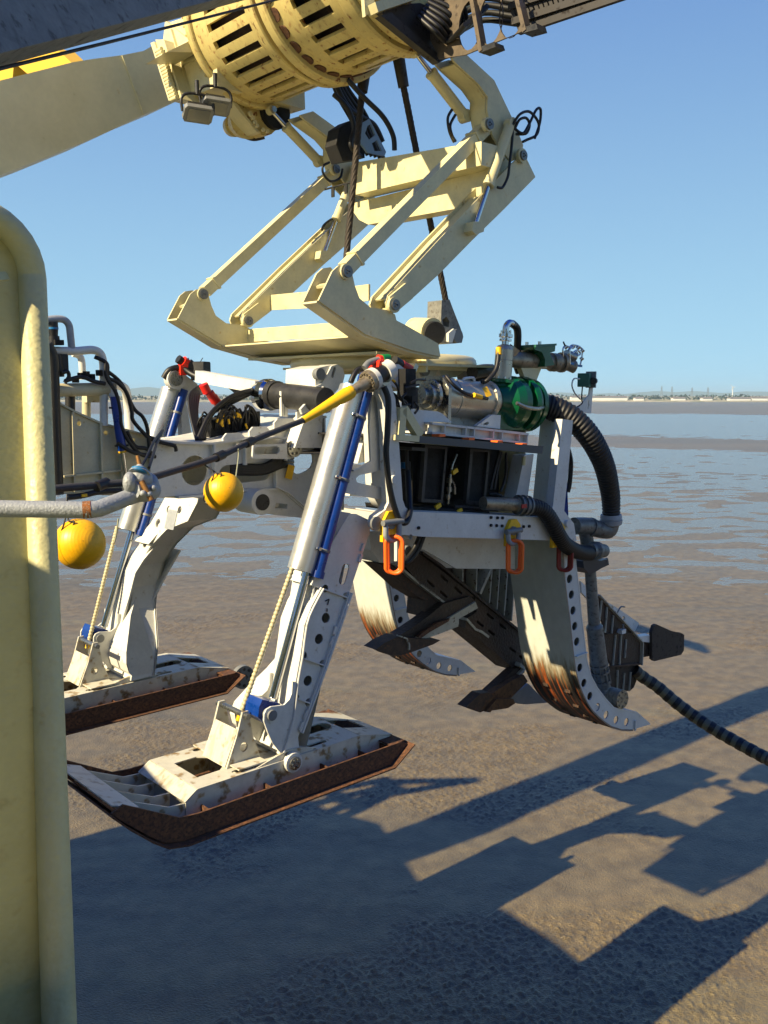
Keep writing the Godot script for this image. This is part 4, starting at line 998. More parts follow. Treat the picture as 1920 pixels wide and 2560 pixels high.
	# dark machinery behind the opening of the side frame
	var e := pack("equipment_bay", pg)
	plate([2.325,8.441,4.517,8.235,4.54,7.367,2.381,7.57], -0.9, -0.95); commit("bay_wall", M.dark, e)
	for a3 in [[[2.195,8.432,2.577,8.388,2.498,7.71,2.133,7.754], [2.241,8.393,2.538,8.367,2.469,7.754,2.183,7.786]], [[2.987,8.357,3.365,8.315,3.28,7.619,2.918,7.664], [3.038,8.323,3.318,8.296,3.247,7.666,2.971,7.704]]]:
		plate(a3[0], -0.25, -0.31, [pl(a3[1])]); commit("panel_frame", M.darkgrey, e)
		plate(a3[1], -0.30, -0.55); commit("panel", M.dark, e)
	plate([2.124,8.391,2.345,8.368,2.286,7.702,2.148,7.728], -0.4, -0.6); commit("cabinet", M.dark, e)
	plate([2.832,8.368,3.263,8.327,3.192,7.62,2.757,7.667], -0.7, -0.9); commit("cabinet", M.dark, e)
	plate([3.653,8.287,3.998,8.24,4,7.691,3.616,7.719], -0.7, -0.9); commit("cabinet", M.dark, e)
	var rng := RandomNumberGenerator.new()
	rng.seed = 5
	for q in [[Vector3(2.778,7.961,-0.4),Vector3(2.768,7.851,-0.4),Vector3(2.748,7.664,-0.4)], [Vector3(2.81,8.084,-0.4),Vector3(2.789,7.991,-0.4),Vector3(2.858,7.893,-0.4),Vector3(2.871,7.781,-0.4)], [Vector3(2.898,8.283,-0.4),Vector3(2.82,8.146,-0.4),Vector3(2.778,7.976,-0.4)]]:
		tube(q, 0.02, 6, 4); commit("bay_pipe", M.steel, e)
	for q in [Vector3(2.757,7.932,-0.38),Vector3(2.747,7.823,-0.38),Vector3(2.726,7.731,-0.38),Vector3(2.808,8.038,-0.38)]:
		cyl(q, q + Vector3(0.0, 0.06, 0.0), 0.035, 0.035, 8); commit("bay_fitting", M.steel, e)
	for q in [[Vector3(3.595,8.291,-0.3),Vector3(3.503,8.036,-0.3),Vector3(3.434,7.813,-0.3)], [Vector3(3.632,8.289,-0.3),Vector3(3.552,8.017,-0.3),Vector3(3.508,7.808,-0.3)], [Vector3(3.733,8.269,-0.3),Vector3(3.788,7.95,-0.35),Vector3(3.692,7.758,-0.35)], [Vector3(1.983,8.399,-0.35),Vector3(1.995,8.087,-0.35),Vector3(1.938,7.738,-0.3)], [Vector3(2.025,8.234,-0.35),Vector3(2.005,7.938,-0.35),Vector3(1.928,7.695,-0.3),Vector3(1.857,7.745,-0.3)], [Vector3(3.411,7.75,-0.3),Vector3(3.501,7.747,-0.25),Vector3(3.592,7.696,-0.2)], [Vector3(2.649,7.659,-0.2),Vector3(2.922,7.629,-0.2),Vector3(3.157,7.585,-0.2)]]:
		tube(q, 0.022, 6, 4); commit("bay_hose", M.black, e)
	for q in [Vector3(2.364,7.69,-0.2),Vector3(2.74,7.605,-0.2),Vector3(2.654,8.093,-0.2)]:
		box(q, Vector3(0.09, 0.05, 0.03), Basis(Vector3(0, 0, 1), 0.4)); commit("tag", M.yellow, e)
	for q in [Vector3(2.19,8.218,-0.5),Vector3(1.983,8.191,-0.5),Vector3(2.075,8.179,-0.5),Vector3(1.993,8.108,-0.5)]:
		disc(q, Vector3(0.3, 0, 1), 0.04, 0.05, 12); commit("gauge", M.lightblue if rng.randf() < 0.4 else M.steel, e)
	plate([1.829,8.425,2.073,8.402,2.063,8.365,1.829,8.389], -0.1, -0.4); commit("cable_box", M.darkgrey, e)
	plate([1.722,7.736,3.301,7.557,3.302,7.517,1.742,7.676], -0.2, -0.8); commit("bay_floor", M.dark, e)
	tube([Vector3(3.843,8.111,-0.1),Vector3(3.847,8.224,-0.1)], 0.03, 6, 1); commit("stub_pipe", M.cream, e)
	# hose hanging in front of the post, hose and blue ram behind the rear column
	tube([Vector3(1.195,9.1,0.12),Vector3(1.241,8.948,0.14),Vector3(1.227,8.608,0.14),Vector3(1.211,8.369,0.14),Vector3(1.27,7.985,0.14),Vector3(1.39,7.677,0.14),Vector3(1.499,7.605,0.14),Vector3(1.603,7.69,0.1),Vector3(1.68,7.802,0.02),Vector3(1.859,8.14,-0.2)], 0.034, 9, 7); commit("hanging_hose", M.black, e)
	tube([Vector3(2.224,7.345,-0.3),Vector3(2.118,7.163,-0.3),Vector3(1.96,7.047,-0.3),Vector3(1.864,7.042,-0.35)], 0.034, 8, 6); tube([Vector3(2.165,7.351,-0.3),Vector3(2.065,7.188,-0.3),Vector3(1.921,7.071,-0.3),Vector3(1.851,7.063,-0.35)], 0.03, 8, 6); commit("hanging_hose", M.black, e)
	tube([Vector3(5.333,8.272,-0.5),Vector3(5.418,8.062,-0.5),Vector3(5.404,7.762,-0.5),Vector3(5.361,7.626,-0.5)], 0.035, 8, 5); commit("rear_hose", M.black, e)
	plate([5.274,7.863,5.331,7.882,5.395,7.274,5.209,7.36,5.246,7.634], -0.5, -0.65); commit("rear_ram", M.blue, e)
	disc(Vector3(2.04,7.156,-0.42), Vector3(0, 0, 1), 0.065, 0.1); commit("hull_boss", M.grey, e)
	plate([1.945,7.347,2.429,7.286,2.32,7.12,2.131,6.995,1.945,7.028], -0.47, -0.52); commit("hull_lug", M.white, e)
	for q in [Vector3(4.15,7.393,-0.2)]: disc(q, Vector3(0, 0, 1), 0.11, 0.2)
	commit("blue_valve", M.darkblue, e)
func build_front(pg: Node3D):
	var f := pack("tow_frame", pg)
	var z := -1.6
	var poly = [-1.769,9.003,-1.63,8.91,-1.473,8.827,-1.218,8.712,-0.981,8.648,-0.673,8.563,-0.368,8.428,-0.369,7.903,-1.008,7.977,-1.815,8.058]
	var hl := []
	for h in [Vector3(-1.438,8.724,-1.6),Vector3(-1.155,8.62,-1.6),Vector3(-0.852,8.533,-1.6)]: hl.append(ring2(Vector2(h.x, h.y), 0.026, 12))
	plate(poly, z, z - 0.025, hl); commit("web", M.frontcream, f)
	plate(poly, z - 1.05, z - 1.08); commit("web", M.frontcream, f)
	strip([-1.769,9.006,-1.63,8.912,-1.473,8.829,-1.218,8.715,-0.981,8.651,-0.672,8.566,-0.368,8.431], 0.02, z + 0.03, z - 1.08); commit("top_flange", M.frontcream, f)
	strip([-1.815,8.056,-1.008,7.974,-0.369,7.9], -0.02, z + 0.03, z - 1.08); commit("bottom_flange", M.frontcream, f)
	for p in [[Vector3(-1.516,8.841,-1.58), Vector3(-1.529,8.033,-1.58)], [Vector3(-1.224,8.713,-1.58), Vector3(-1.231,8.004,-1.58)], [Vector3(-1.012,8.382,-1.58), Vector3(-1.014,7.989,-1.58)], [Vector3(-0.382,8.429,-1.58), Vector3(-0.38,7.909,-1.58)]]:
		beam(p[0], p[1], 0.05, 0.02); commit("rib", M.frontcream, f)
	for p in [[Vector3(-1.637,8.198,-1.58), Vector3(-1.008,8.225,-1.58)], [Vector3(-0.695,8.237,-1.58), Vector3(-0.394,8.233,-1.58)]]:
		beam(p[0], p[1], 0.05, 0.02); commit("rib", M.frontcream, f)
	plate([-0.642,8.388,-0.397,8.378,-0.4,8.289,-0.516,8.287,-0.659,8.338], -1.57, -1.6); commit("opening", M.dark, f)  # solid dark plate, its colour stands for the shade inside an opening
	# tubular guard
	tube([Vector3(-1.78,9.056,-1.6),Vector3(-1.63,9.061,-1.6),Vector3(-1.114,9.076,-1.6)], 0.068, 14, 1); commit("guard_tube", M.frontcream, f)
	tube([Vector3(-1.687,9.448,-1.6),Vector3(-1.445,9.452,-1.6),Vector3(-1.259,9.469,-1.6),Vector3(-1.18,9.431,-1.6),Vector3(-1.155,9.335,-1.6),Vector3(-1.161,9.197,-1.6),Vector3(-1.162,9.059,-1.6),Vector3(-1.174,8.697,-1.6)], 0.042, 12, 5); commit("guard_tube", M.white, f)
	tube([Vector3(-1.747,9.74,-1.6),Vector3(-1.651,9.758,-1.6),Vector3(-1.556,9.757,-1.6),Vector3(-1.503,9.707,-1.6),Vector3(-1.491,9.608,-1.6),Vector3(-1.483,9.475,-1.6)], 0.036, 12, 5); commit("guard_tube", M.galv, f)
	tube([Vector3(-1.343,9.443,-1.9),Vector3(-1.272,9.417,-1.9),Vector3(-1.249,9.341,-1.9),Vector3(-1.25,9.173,-1.9)], 0.036, 12, 4); commit("guard_tube", M.white, f)
	tube([Vector3(-1.261,9.004,-1.8),Vector3(-1.272,8.751,-1.8)], 0.045, 10, 1); commit("guard_tube", M.frontcream, f)
	tube([Vector3(-1.067,9.129,-1.6),Vector3(-0.735,9.092,-2),Vector3(-0.601,8.944,-2.2),Vector3(-0.589,8.609,-2.2)], 0.05, 10, 4); commit("guard_tube", M.white, f)
	plate([-1.121,9.142,-1.047,9.129,-1.022,8.99,-1.061,8.955,-1.126,9.004], -1.55, -1.62); commit("ram_lug", M.white, f)
	lathe(Vector3(-1.667,9.725,-1.6), Vector3(-1.661,9.502,-1.6), [0, 0, 0, 0.05, 0.25, 0.05, 0.25, 0.042, 0.32, 0.042, 0.32, 0.048, 0.6, 0.042, 0.6, 0.055, 1, 0.06, 1, 0], 16); commit("lamp_unit", M.black, f)
	disc(Vector3(-1.665,9.666,-1.6), Vector3(0, 1, 0), 0.052, 0.02); commit("lamp_ring", M.lightblue, f)
	box(Vector3(-1.642,9.527,-1.55), Vector3(0.09, 0.05, 0.08)); commit("lamp_base", M.dark, f)
	box(Vector3(-1.581,9.326,-1.62), Vector3(0.09, 0.18, 0.10), Basis.IDENTITY, 0.01); commit("junction_box", M.black, f)
	cyl(Vector3(-1.64,9.416,-1.6), Vector3(-1.624,9.191,-1.6), 0.05); commit("junction_box", M.black, f)
	tube([Vector3(-1.785,9.499,-1.5),Vector3(-1.737,9.397,-1.5),Vector3(-1.73,9.188,-1.5),Vector3(-1.738,8.659,-1.5),Vector3(-1.74,8.027,-1.5)], 0.062, 12, 6); commit("dark_pipe", M.darkpipe, f)
	# blue ram
	cyl(Vector3(-1.094,8.997,-1.5), Vector3(-1.031,8.436,-1.5), 0.047, 0.047, 16); commit("tow_ram", M.blue, f)
	disc(Vector3(-1.03,8.429,-1.5), Vector3(-1.03,8.429,-1.5) - Vector3(-1.094,8.997,-1.5), 0.046, 0.025); commit("tow_ram_gland", M.yellow, f)
	cyl(Vector3(-1.028,8.429,-1.5), Vector3(-0.992,8.072,-1.5), 0.024, 0.024, 12); commit("tow_ram_rod", M.chrome, f)
	# hoses and cables
	for q in [[Vector3(-1.27,9.399,-1.55),Vector3(-1.165,9.332,-1.5),Vector3(-1.156,9.196,-1.5),Vector3(-1.055,9.142,-1.5),Vector3(-0.955,9.032,-1.5),Vector3(-0.908,8.849,-1.5),Vector3(-0.897,8.75,-1.5),Vector3(-0.786,8.62,-1.5),Vector3(-0.694,8.546,-1.5),Vector3(-0.488,8.481,-1.5),Vector3(-0.406,8.463,-1.5)], [Vector3(-1.182,9.331,-1.48),Vector3(-1.181,9.195,-1.48),Vector3(-1.094,9.031,-1.46),Vector3(-1.057,8.837,-1.46),Vector3(-1.048,8.698,-1.46),Vector3(-0.978,8.542,-1.46),Vector3(-0.846,8.395,-1.46),Vector3(-0.653,8.356,-1.5)], [Vector3(-1.154,9.251,-1.5),Vector3(-1.001,9.129,-1.52),Vector3(-0.874,8.877,-1.52),Vector3(-0.78,8.777,-1.5),Vector3(-0.731,8.633,-1.5),Vector3(-0.716,8.388,-1.5)], [Vector3(-1.1,8.518,-1.46),Vector3(-0.987,8.444,-1.45),Vector3(-0.897,8.405,-1.45),Vector3(-0.753,8.377,-1.46)], [Vector3(-0.97,8.639,-1.5),Vector3(-0.884,8.48,-1.5),Vector3(-0.761,8.447,-1.5),Vector3(-0.669,8.371,-1.5)], [Vector3(-1.612,9.15,-1.5),Vector3(-1.444,9.192,-1.5),Vector3(-1.318,9.153,-1.5),Vector3(-1.189,9.127,-1.5)], [Vector3(-1.613,9.136,-1.5),Vector3(-1.569,9.19,-1.5),Vector3(-1.581,9.243,-1.5),Vector3(-1.636,9.229,-1.5)], [Vector3(-0.725,8.575,-1.5),Vector3(-0.579,8.506,-1.48),Vector3(-0.445,8.466,-1.46),Vector3(-0.423,8.406,-1.46)]]:
		tube(q, 0.021, 8, 7); commit("cable", M.black, f)
	for q in [Vector3(-1.421,9.206,-1.55),Vector3(-1.364,9.221,-1.55),Vector3(-1.308,9.195,-1.55),Vector3(-1.226,9.237,-1.55),Vector3(-1.479,9.165,-1.55)]:
		box(q, Vector3(0.05, 0.06, 0.05), Basis(Vector3.UP, 0.4)); commit("cable_clip", M.dark, f)
	for q in [[Vector3(-1.155,8.882,-1.5),Vector3(-1.051,8.881,-1.5)], [Vector3(-1.111,8.489,-1.5),Vector3(-1.037,8.486,-1.5)], [Vector3(-1.082,8.481,-1.5),Vector3(-0.96,8.49,-1.5)]]:
		cyl(q[0], q[1], 0.012, 0.012, 6); commit("clip_bar", M.black, f)
	cyl(Vector3(-1.478,9.004,-1.7), Vector3(-1.486,8.839,-1.7), 0.05); commit("dark_pump", M.black, f)
	box(Vector3(-1.211,8.976,-1.75), Vector3(0.18, 0.08, 0.1)); commit("bracket", M.frontcream, f)
	tube([Vector3(-1.638,7.992,-1.5),Vector3(-1.497,7.995,-1.5),Vector3(-1.294,8.022,-1.5),Vector3(-1.055,8.02,-1.5)], 0.03, 8, 5); commit("cable", M.black, f)
	beam(Vector3(-1.506,8,-1.48), Vector3(-1.449,8.002,-1.48), 0.05, 0.03); commit("tag", M.yellow, f)
func build_small(pg: Node3D):
	var c := pack("leg_head_fittings", pg)
	box(Vector3(1.223,9.306,0.05), Vector3(0.22, 0.13, 0.16), Basis(Vector3(0, 0, 1), -0.15), 0.02); commit("beacon_bracket", M.orangered, c)
	box(Vector3(1.335,9.287,0), Vector3(0.12, 0.10, 0.2)); commit("beacon_bracket", M.red, c)
	cyl(Vector3(1.176,9.396,0.05), Vector3(1.229,9.393,0.05), 0.045); commit("beacon_neck", M.orangered, c)
	cyl(Vector3(1.223,9.393,0.05), Vector3(1.325,9.404,0.05), 0.055, 0.05); commit("beacon_cap", M.greencap, c)
	tube([Vector3(0.978,9.296,0.05),Vector3(1.03,9.345,0.05),Vector3(1.111,9.372,0.05),Vector3(1.182,9.387,0.05)], 0.035, 9, 5); commit("beacon_hose", M.grey, c)
	tube([Vector3(0.875,9.146,-0.05),Vector3(0.921,9.224,-0.05),Vector3(0.978,9.281,-0.05),Vector3(1.033,9.295,-0.02)], 0.03, 8, 5); commit("head_hose", M.black, c)
	cyl(Vector3(1.735,9.408,-0.3), Vector3(1.851,9.355,-0.3), 0.055); commit("sensor", M.black, c)
	cyl(Vector3(1.845,9.357,-0.3), Vector3(1.982,9.302,-0.3), 0.06); commit("sensor", M.redwhite, c)
	beam(Vector3(1.982,9.245,-0.3), Vector3(2.055,9.364,-0.3), 0.10, 0.06); commit("sensor_clamp", M.steel, c)
	plate([1.58,9.355,1.668,9.357,1.782,9.296,1.77,9.065,1.732,9.055,1.618,9.092,1.443,9.172,1.468,9.281], -0.15, -0.4); commit("head_plate", M.white, c)
	box(Vector3(1.739,9.156,-0.1), Vector3(0.16, 0.30, 0.14)); commit("terminal_box", M.dark, c)
	cyl(Vector3(1.19,9.23,0.1), Vector3(1.315,9.219,0.1), 0.05); commit("connector", M.steel, c)
	for q in [[Vector3(1.386,9.177,0.05),Vector3(1.459,9.107,0.05),Vector3(1.544,9,0),Vector3(1.692,8.927,-0.05),Vector3(1.792,8.852,-0.1)], [Vector3(1.618,9.09,0),Vector3(1.732,9.109,0),Vector3(1.884,9.129,-0.05)], [Vector3(1.707,9.145,0),Vector3(1.809,9.183,0),Vector3(1.989,9.186,-0.05)], [Vector3(1.869,8.926,-0.1),Vector3(1.928,8.87,-0.1),Vector3(1.87,8.805,-0.1)], [Vector3(1.644,9.036,0),Vector3(1.581,8.982,0),Vector3(1.619,8.909,0),Vector3(1.708,8.909,0)], [Vector3(1.488,9.054,-0.1),Vector3(1.562,9.018,-0.1),Vector3(1.676,8.945,-0.1)]]:
		tube(q, 0.014, 6, 6); commit("cable", M.black, c)
	cyl(Vector3(1.334,9.189,0.08), Vector3(1.394,9.159,0.08), 0.014); commit("cable_marker", M.yellow, c)
	plate([1.672,9.056,1.801,8.981,1.84,8.869,1.672,8.944], -0.3, -0.6); commit("dark_plate", M.dark, c)
	box(Vector3(1.984,8.981,-0.3), Vector3(0.14, 0.25, 0.14), Basis(Vector3.UP, 0.3)); commit("terminal_box", M.dark, c)
	for q in [[Vector3(3.718,9.313,-0.9),Vector3(4.207,9.355,-1),Vector3(4.307,9.23,-1)]]:
		tube(q, 0.09, 10, 3); commit("dark_drum", M.darkgrey, c)
	cyl(Vector3(4.165,9.285,-1.2), Vector3(4.333,9.243,-1.2), 0.14, 0.14, 18); commit("roller", M.darkgrey, c)
	cyl(Vector3(4.056,9.287,-1.4), Vector3(4.254,9.312,-1.4), 0.10, 0.10, 18); commit("roller", M.grey, c)
# ---------------------------------------------------------------- launch frame above the plough
func ram_between(parent: Node3D, a: Vector3, m: Vector3, b: Vector3, rb: float, rr: float):
	var r := pack("ram", parent)
	lathe(a, m, [0, 0, 0, rb * 0.8, 0.04, rb * 0.8, 0.04, rb, 0.95, rb, 0.95, rb * 1.12, 1, rb * 1.12, 1, 0], 20); commit("barrel", M.cream, r)
	cyl(m, b, rr, rr, 14); commit("rod", M.chrome, r)
	disc(b, Vector3(0, 0, 1), rb * 0.85, rb * 1.3); commit("eye", M.cream, r)
	disc(a, Vector3(0, 0, 1), rb * 1.1, rb * 1.6); commit("eye", M.cream, r)
	disc(b + Vector3(0, 0, rb), Vector3(0, 0, 1), rb * 0.6, rb * 0.5); commit("pin", M.steel, r)
func build_dock():
	var d := mthing("docking_frame", "cream steel parallelogram frame with rams hanging from the gantry drum", "lifting frame", Vector3(2.6, 9.4, -2.15))
	for dz in [0.0, -3.0]:
		var o := Vector3(0, 0, dz)
		# hanger arm
		var arm := pack("hanger_arm", d)
		plate([2.905,13.018,3.141,13.116,3.674,12.93,4.046,12.539,4.267,12.256,4.236,12.113,4.028,12.004,3.79,12.15,3.657,12.269,3.548,12.552,3.558,12.704,3.392,12.818,2.971,12.972,2.905,13.008], -0.55 + dz, -0.58 + dz); commit("cheek", M.cream, arm)
		plate([2.905,13.018,3.141,13.116,3.674,12.93,4.046,12.539,4.267,12.256,4.236,12.113,4.028,12.004,3.79,12.15,3.657,12.269,3.548,12.552,3.558,12.704,3.392,12.818,2.971,12.972,2.905,13.008], -0.82 + dz, -0.85 + dz); commit("cheek", M.cream, arm)
		strip([2.98,12.962,3.392,12.808,3.545,12.695,3.539,12.55,3.651,12.278], 0.02, -0.58 + dz, -0.82 + dz); commit("edge_plate", M.cream, arm)
		strip([3.147,13.11,3.658,12.921,4.03,12.529,4.246,12.252], -0.02, -0.58 + dz, -0.82 + dz); commit("edge_plate", M.cream, arm)
		# thin upper link
		var lk := pack("upper_link", d)
		var t0 = Vector3(3.603,12.35,-0.65)
		var t1 = Vector3(1.311,10.415,-0.65)
		beam(t0 + o, t1 + o, 0.15, 0.15); commit("bar", M.cream, lk)
		for e in [0.075, 0.93]:
			var q: Vector3 = t0.lerp(t1, e) + o
			beam(q, q + (t1 - t0).normalized() * 0.03, 0.18, 0.18); commit("collar", M.cream, lk)
		for q in [Vector3(3.499,12.351,-0.5), Vector3(1.185,10.358,-0.5)]:
			disc(q + o, Vector3(0, 0, 1), 0.085, 0.06); commit("pin_boss", M.cream, lk)
			disc(q + o + Vector3(0, 0, 0.035), Vector3(0, 0, 1), 0.065, 0.04); bolts_around(q + o + Vector3(0, 0, 0.05), Vector3(0, 0, 1), 0.02, 3, 0.01, 0.02); commit("pin", M.pinsteel, lk)
		# heavy lower arm, open on top
		var la := pack("lower_arm", d)
		var lp = [4.471,11.878,4.222,12.142,3.948,11.939,3.522,11.59,2.642,10.86,1.824,10.156,1.788,10.067,1.824,9.991,1.934,9.971,2.246,10.169,2.673,10.474,3.247,10.928,3.826,11.368]
		plate(lp, -0.50 + dz, -0.53 + dz); commit("cheek", M.cream, la)
		plate(lp, -0.77 + dz, -0.80 + dz); commit("cheek", M.cream, la)
		strip([4.471,11.884,3.825,11.373,3.246,10.934,2.673,10.479,2.246,10.174,1.939,9.975], -0.03, -0.53 + dz, -0.77 + dz); commit("bottom_plate", M.cream, la)
		strip([3.494,11.511,2.643,10.806,1.861,10.124], 0.02, -0.53 + dz, -0.77 + dz); commit("top_plate", M.cream, la)
		for q in [Vector3(4.139,12.084,-0.47), Vector3(1.882,10.044,-0.47)]:
			disc(q + o, Vector3(0, 0, 1), 0.09, 0.05); commit("pin_boss", M.cream, la)
			disc(q + o + Vector3(0, 0, 0.03), Vector3(0, 0, 1), 0.062, 0.04); bolts_around(q + o + Vector3(0, 0, 0.045), Vector3(0, 0, 1), 0.02, 3, 0.01, 0.02); commit("pin", M.pinsteel, la)
		plate([1.815,10.134,2.071,10.307,2.113,10.305,2.096,10.26,2.204,10.171,2.184,10.143,1.936,9.977,1.815,10.03], -0.46 + dz, -0.495 + dz); commit("doubler", M.cream, la)
		var eb = Vector3(3.148,11.039,-0.4)
		plate([3.117,11.119,3.244,11.131,3.317,11.088,3.304,11.021,3.162,10.968,3.091,11.006], -0.36 + dz, -0.5 + dz); commit("ram_lug", M.cream, la)
		# rams
		ram_between(d, Vector3(3.879,12.423,-0.45) + o, Vector3(3.477,11.61,-0.45) + o, Vector3(3.212,11.042,-0.45) + o, 0.066, 0.032)
		ram_between(d, Vector3(3.516,12.541,-0.9) + o, Vector3(2.901,12.932,-0.9) + o, Vector3(2.641,13.104,-0.9) + o, 0.072, 0.032)
		# foot bracket
		var fb := pack("foot_bracket", d)
		var fp = [0.808,10.024,1.004,10.35,1.091,10.416,1.201,10.439,1.279,10.367,1.323,10.22,1.39,10.09,1.551,9.999,1.788,9.988,1.934,9.945,1.959,9.876,2.108,9.83,2.656,9.637,2.698,9.48,2.211,9.542,1.481,9.695]
		plate(fp, -0.50 + dz, -0.525 + dz); commit("cheek", M.cream, fb)
		plate(fp, -0.775 + dz, -0.80 + dz); commit("cheek", M.cream, fb)
		strip([0.808,10.024,1.481,9.695,2.211,9.542,2.698,9.48], -0.025, -0.525 + dz, -0.775 + dz); commit("bottom_plate", M.cream, fb)
		strip([1.301,10.302,1.39,10.082,1.551,9.991,1.788,9.98,1.946,9.928,1.971,9.868,2.656,9.628], -0.02, -0.525 + dz, -0.775 + dz); commit("top_plate", M.cream, fb)
		var cl = [Vector3(0.901,10.059,-0.55),Vector3(1.066,10.353,-0.55),Vector3(0.989,10.198,-0.55)]
		beam(cl[2] + o + Vector3(0, 0, -0.1), cl[2] + o + Vector3(0.06, 0.03, -0.1), 0.25, 0.03); commit("cross_web", M.cream, fb)
	# members across
	var x := pack("cross_frame", d)
	uplate([-2.829,12.304,-0.46,12.119,-0.455,11.836,-2.866,11.865], 3.35, 3.65); commit("upper_beam", M.cream, x)
	uplate([-3.313,11.832,-0.529,11.842,-0.579,11.757,-0.586,11.438,-2.861,11.482,-3.067,11.576], 3.6, 3.85); commit("middle_beam", M.cream, x)
	uplate([-3.917,10.446,-2.272,10.399,-1.382,10.396,-1.383,10.196,-2.137,10.17,-3.89,10.239], 2.3, 2.33); commit("front_beam", M.cream, x)
	strip([1.481,9.695,2.211,9.542,2.698,9.48], -0.02, -0.81, -3.49); commit("base_plate", M.cream, x)
	uplate([-3.871,9.938,-1.266,9.91,-0.976,9.739,-3.776,9.759], 1.9, 1.93); commit("lower_beam", M.cream, x)
	yplate([1.9, -0.78, 2.5, -0.78, 2.5, -3.5, 1.9, -3.5], 9.50, 9.53); commit("lower_beam_deck", M.cream, x)
	uplate([-0.80, 9.30, -3.5, 9.30, -3.5, 9.56, -0.80, 9.56], 2.75, 2.78); commit("web_plate", M.cream, x)
	yplate([2.5, -0.78, 4.0, -0.78, 4.0, -3.5, 2.5, -3.5], 9.38, 9.41); commit("floor_plate", M.cream, x)
	# rails with small posts on the upper beam
	var hr = [Vector3(2.27,11.896,-1),Vector3(2.422,11.949,-1),Vector3(2.629,12.003,-1),Vector3(2.841,12.077,-1),Vector3(3.003,12.134,-1),Vector3(3.168,12.182,-1),Vector3(3.394,12.261,-1)]
	for i in 9:
		var q := Vector3(3.38, 11.97, -1.0 - i * 0.3)
		box(q + Vector3(0, 0.02, 0), Vector3(0.02, 0.14, 0.06)); commit("rail_post", M.darkgrey, x)
	cyl(Vector3(3.38, 12.06, -0.9), Vector3(3.38, 12.06, -3.6), 0.015, 0.015, 6); commit("rail_bar", M.darkgrey, x)
	# docking ring
	var ring := []
	for i in 28:
		var a := TAU * i / 28
		ring.append(Vector3(3.25 + 1.2 * cos(a), 9.44, -2.15 + 1.2 * sin(a)))
	tube(ring, 0.105, 12, 1, 0, 1, true); commit("docking_ring", M.cream, x)
	cyl(Vector3(3.25, 9.35, -2.15), Vector3(3.25, 9.47, -2.15), 1.15, 1.15, 40); commit("ring_plate", M.cream, x)
	# roller by the rope socket
	cyl(Vector3(3.624,9.893,-1.9), Vector3(3.573,9.86,-1.5), 0.20, 0.20, 22); commit("roller", M.cream, x)
	cyl(Vector3(3.579,9.861,-1.52), Vector3(3.557,9.846,-1.44), 0.16, 0.16, 22); commit("roller_end", M.darkgrey, x)
	# hoses of the frame
	for q in [[Vector3(3.869,12.4,-0.4),Vector3(3.937,12.525,-0.35),Vector3(4.103,12.599,-0.35),Vector3(4.242,12.565,-0.35),Vector3(4.331,12.479,-0.35),Vector3(4.284,12.345,-0.35),Vector3(4.142,12.266,-0.4),Vector3(4.075,12.233,-0.4)], [Vector3(3.903,12.366,-0.4),Vector3(4.011,12.315,-0.35),Vector3(4.142,12.463,-0.35),Vector3(4.273,12.654,-0.35),Vector3(4.359,12.671,-0.35),Vector3(4.348,12.503,-0.35),Vector3(4.251,12.297,-0.35)], [Vector3(3.904,12.346,-0.4),Vector3(3.951,12.469,-0.36),Vector3(4.085,12.515,-0.36),Vector3(4.155,12.447,-0.36),Vector3(4.09,12.331,-0.36),Vector3(3.938,12.301,-0.4)], [Vector3(3.893,12.409,-0.42),Vector3(3.883,12.182,-0.42),Vector3(3.841,11.908,-0.42),Vector3(3.812,11.759,-0.42),Vector3(3.716,11.621,-0.42),Vector3(3.619,11.606,-0.42)], [Vector3(3.176,12.532,-0.8),Vector3(3.102,12.417,-0.8),Vector3(3.134,12.263,-0.8),Vector3(3.318,12.196,-0.9)], [Vector3(3.238,12.484,-0.8),Vector3(3.148,12.346,-0.8),Vector3(3.18,12.232,-0.8),Vector3(3.349,12.212,-0.9)], [Vector3(3.317,12.402,-3.4),Vector3(3.195,12.327,-3.4),Vector3(3.206,12.219,-3.4),Vector3(3.339,12.139,-3.4),Vector3(3.514,12.212,-3.4),Vector3(3.565,12.351,-3.4)], [Vector3(3.24,11.444,-3.5),Vector3(3.29,11.525,-3.5),Vector3(3.415,11.615,-3.5),Vector3(3.516,11.638,-3.5)]]:
		tube(q, 0.018, 7, 6); commit("hose", M.black, x)
	for q in [[Vector3(2.659,13.118,-2.2),Vector3(2.951,12.948,-2.2),Vector3(3.286,12.778,-2.2),Vector3(3.474,12.571,-2.2),Vector3(3.506,12.376,-2.2)], [Vector3(2.756,13.043,-2.6),Vector3(2.993,12.918,-2.6),Vector3(3.113,12.675,-2.6),Vector3(3.05,12.44,-2.6),Vector3(3.235,12.315,-2.6)], [Vector3(2.752,13.414,-2.7),Vector3(2.957,13.11,-2.7),Vector3(3.138,12.947,-2.7),Vector3(3.324,12.895,-2.7),Vector3(3.577,12.83,-2.7),Vector3(3.739,12.63,-2.7)]]:
		tube(q, 0.035, 8, 6); commit("hose", M.black, x)
	for i in 5:
		tube([Vector3(2.899,13.498,-2.9) + Vector3(0.05 * i, 0, 0), Vector3(3.062,13.179,-2.9) + Vector3(0.05 * i, 0.03 * i, 0), Vector3(3.369,12.832,-2.9) + Vector3(0.06 * i, 0.04 * i, 0), Vector3(3.624,12.461,-2.9) + Vector3(0.08 * i, 0, 0)], 0.03, 7, 6); commit("hose", M.black, x)
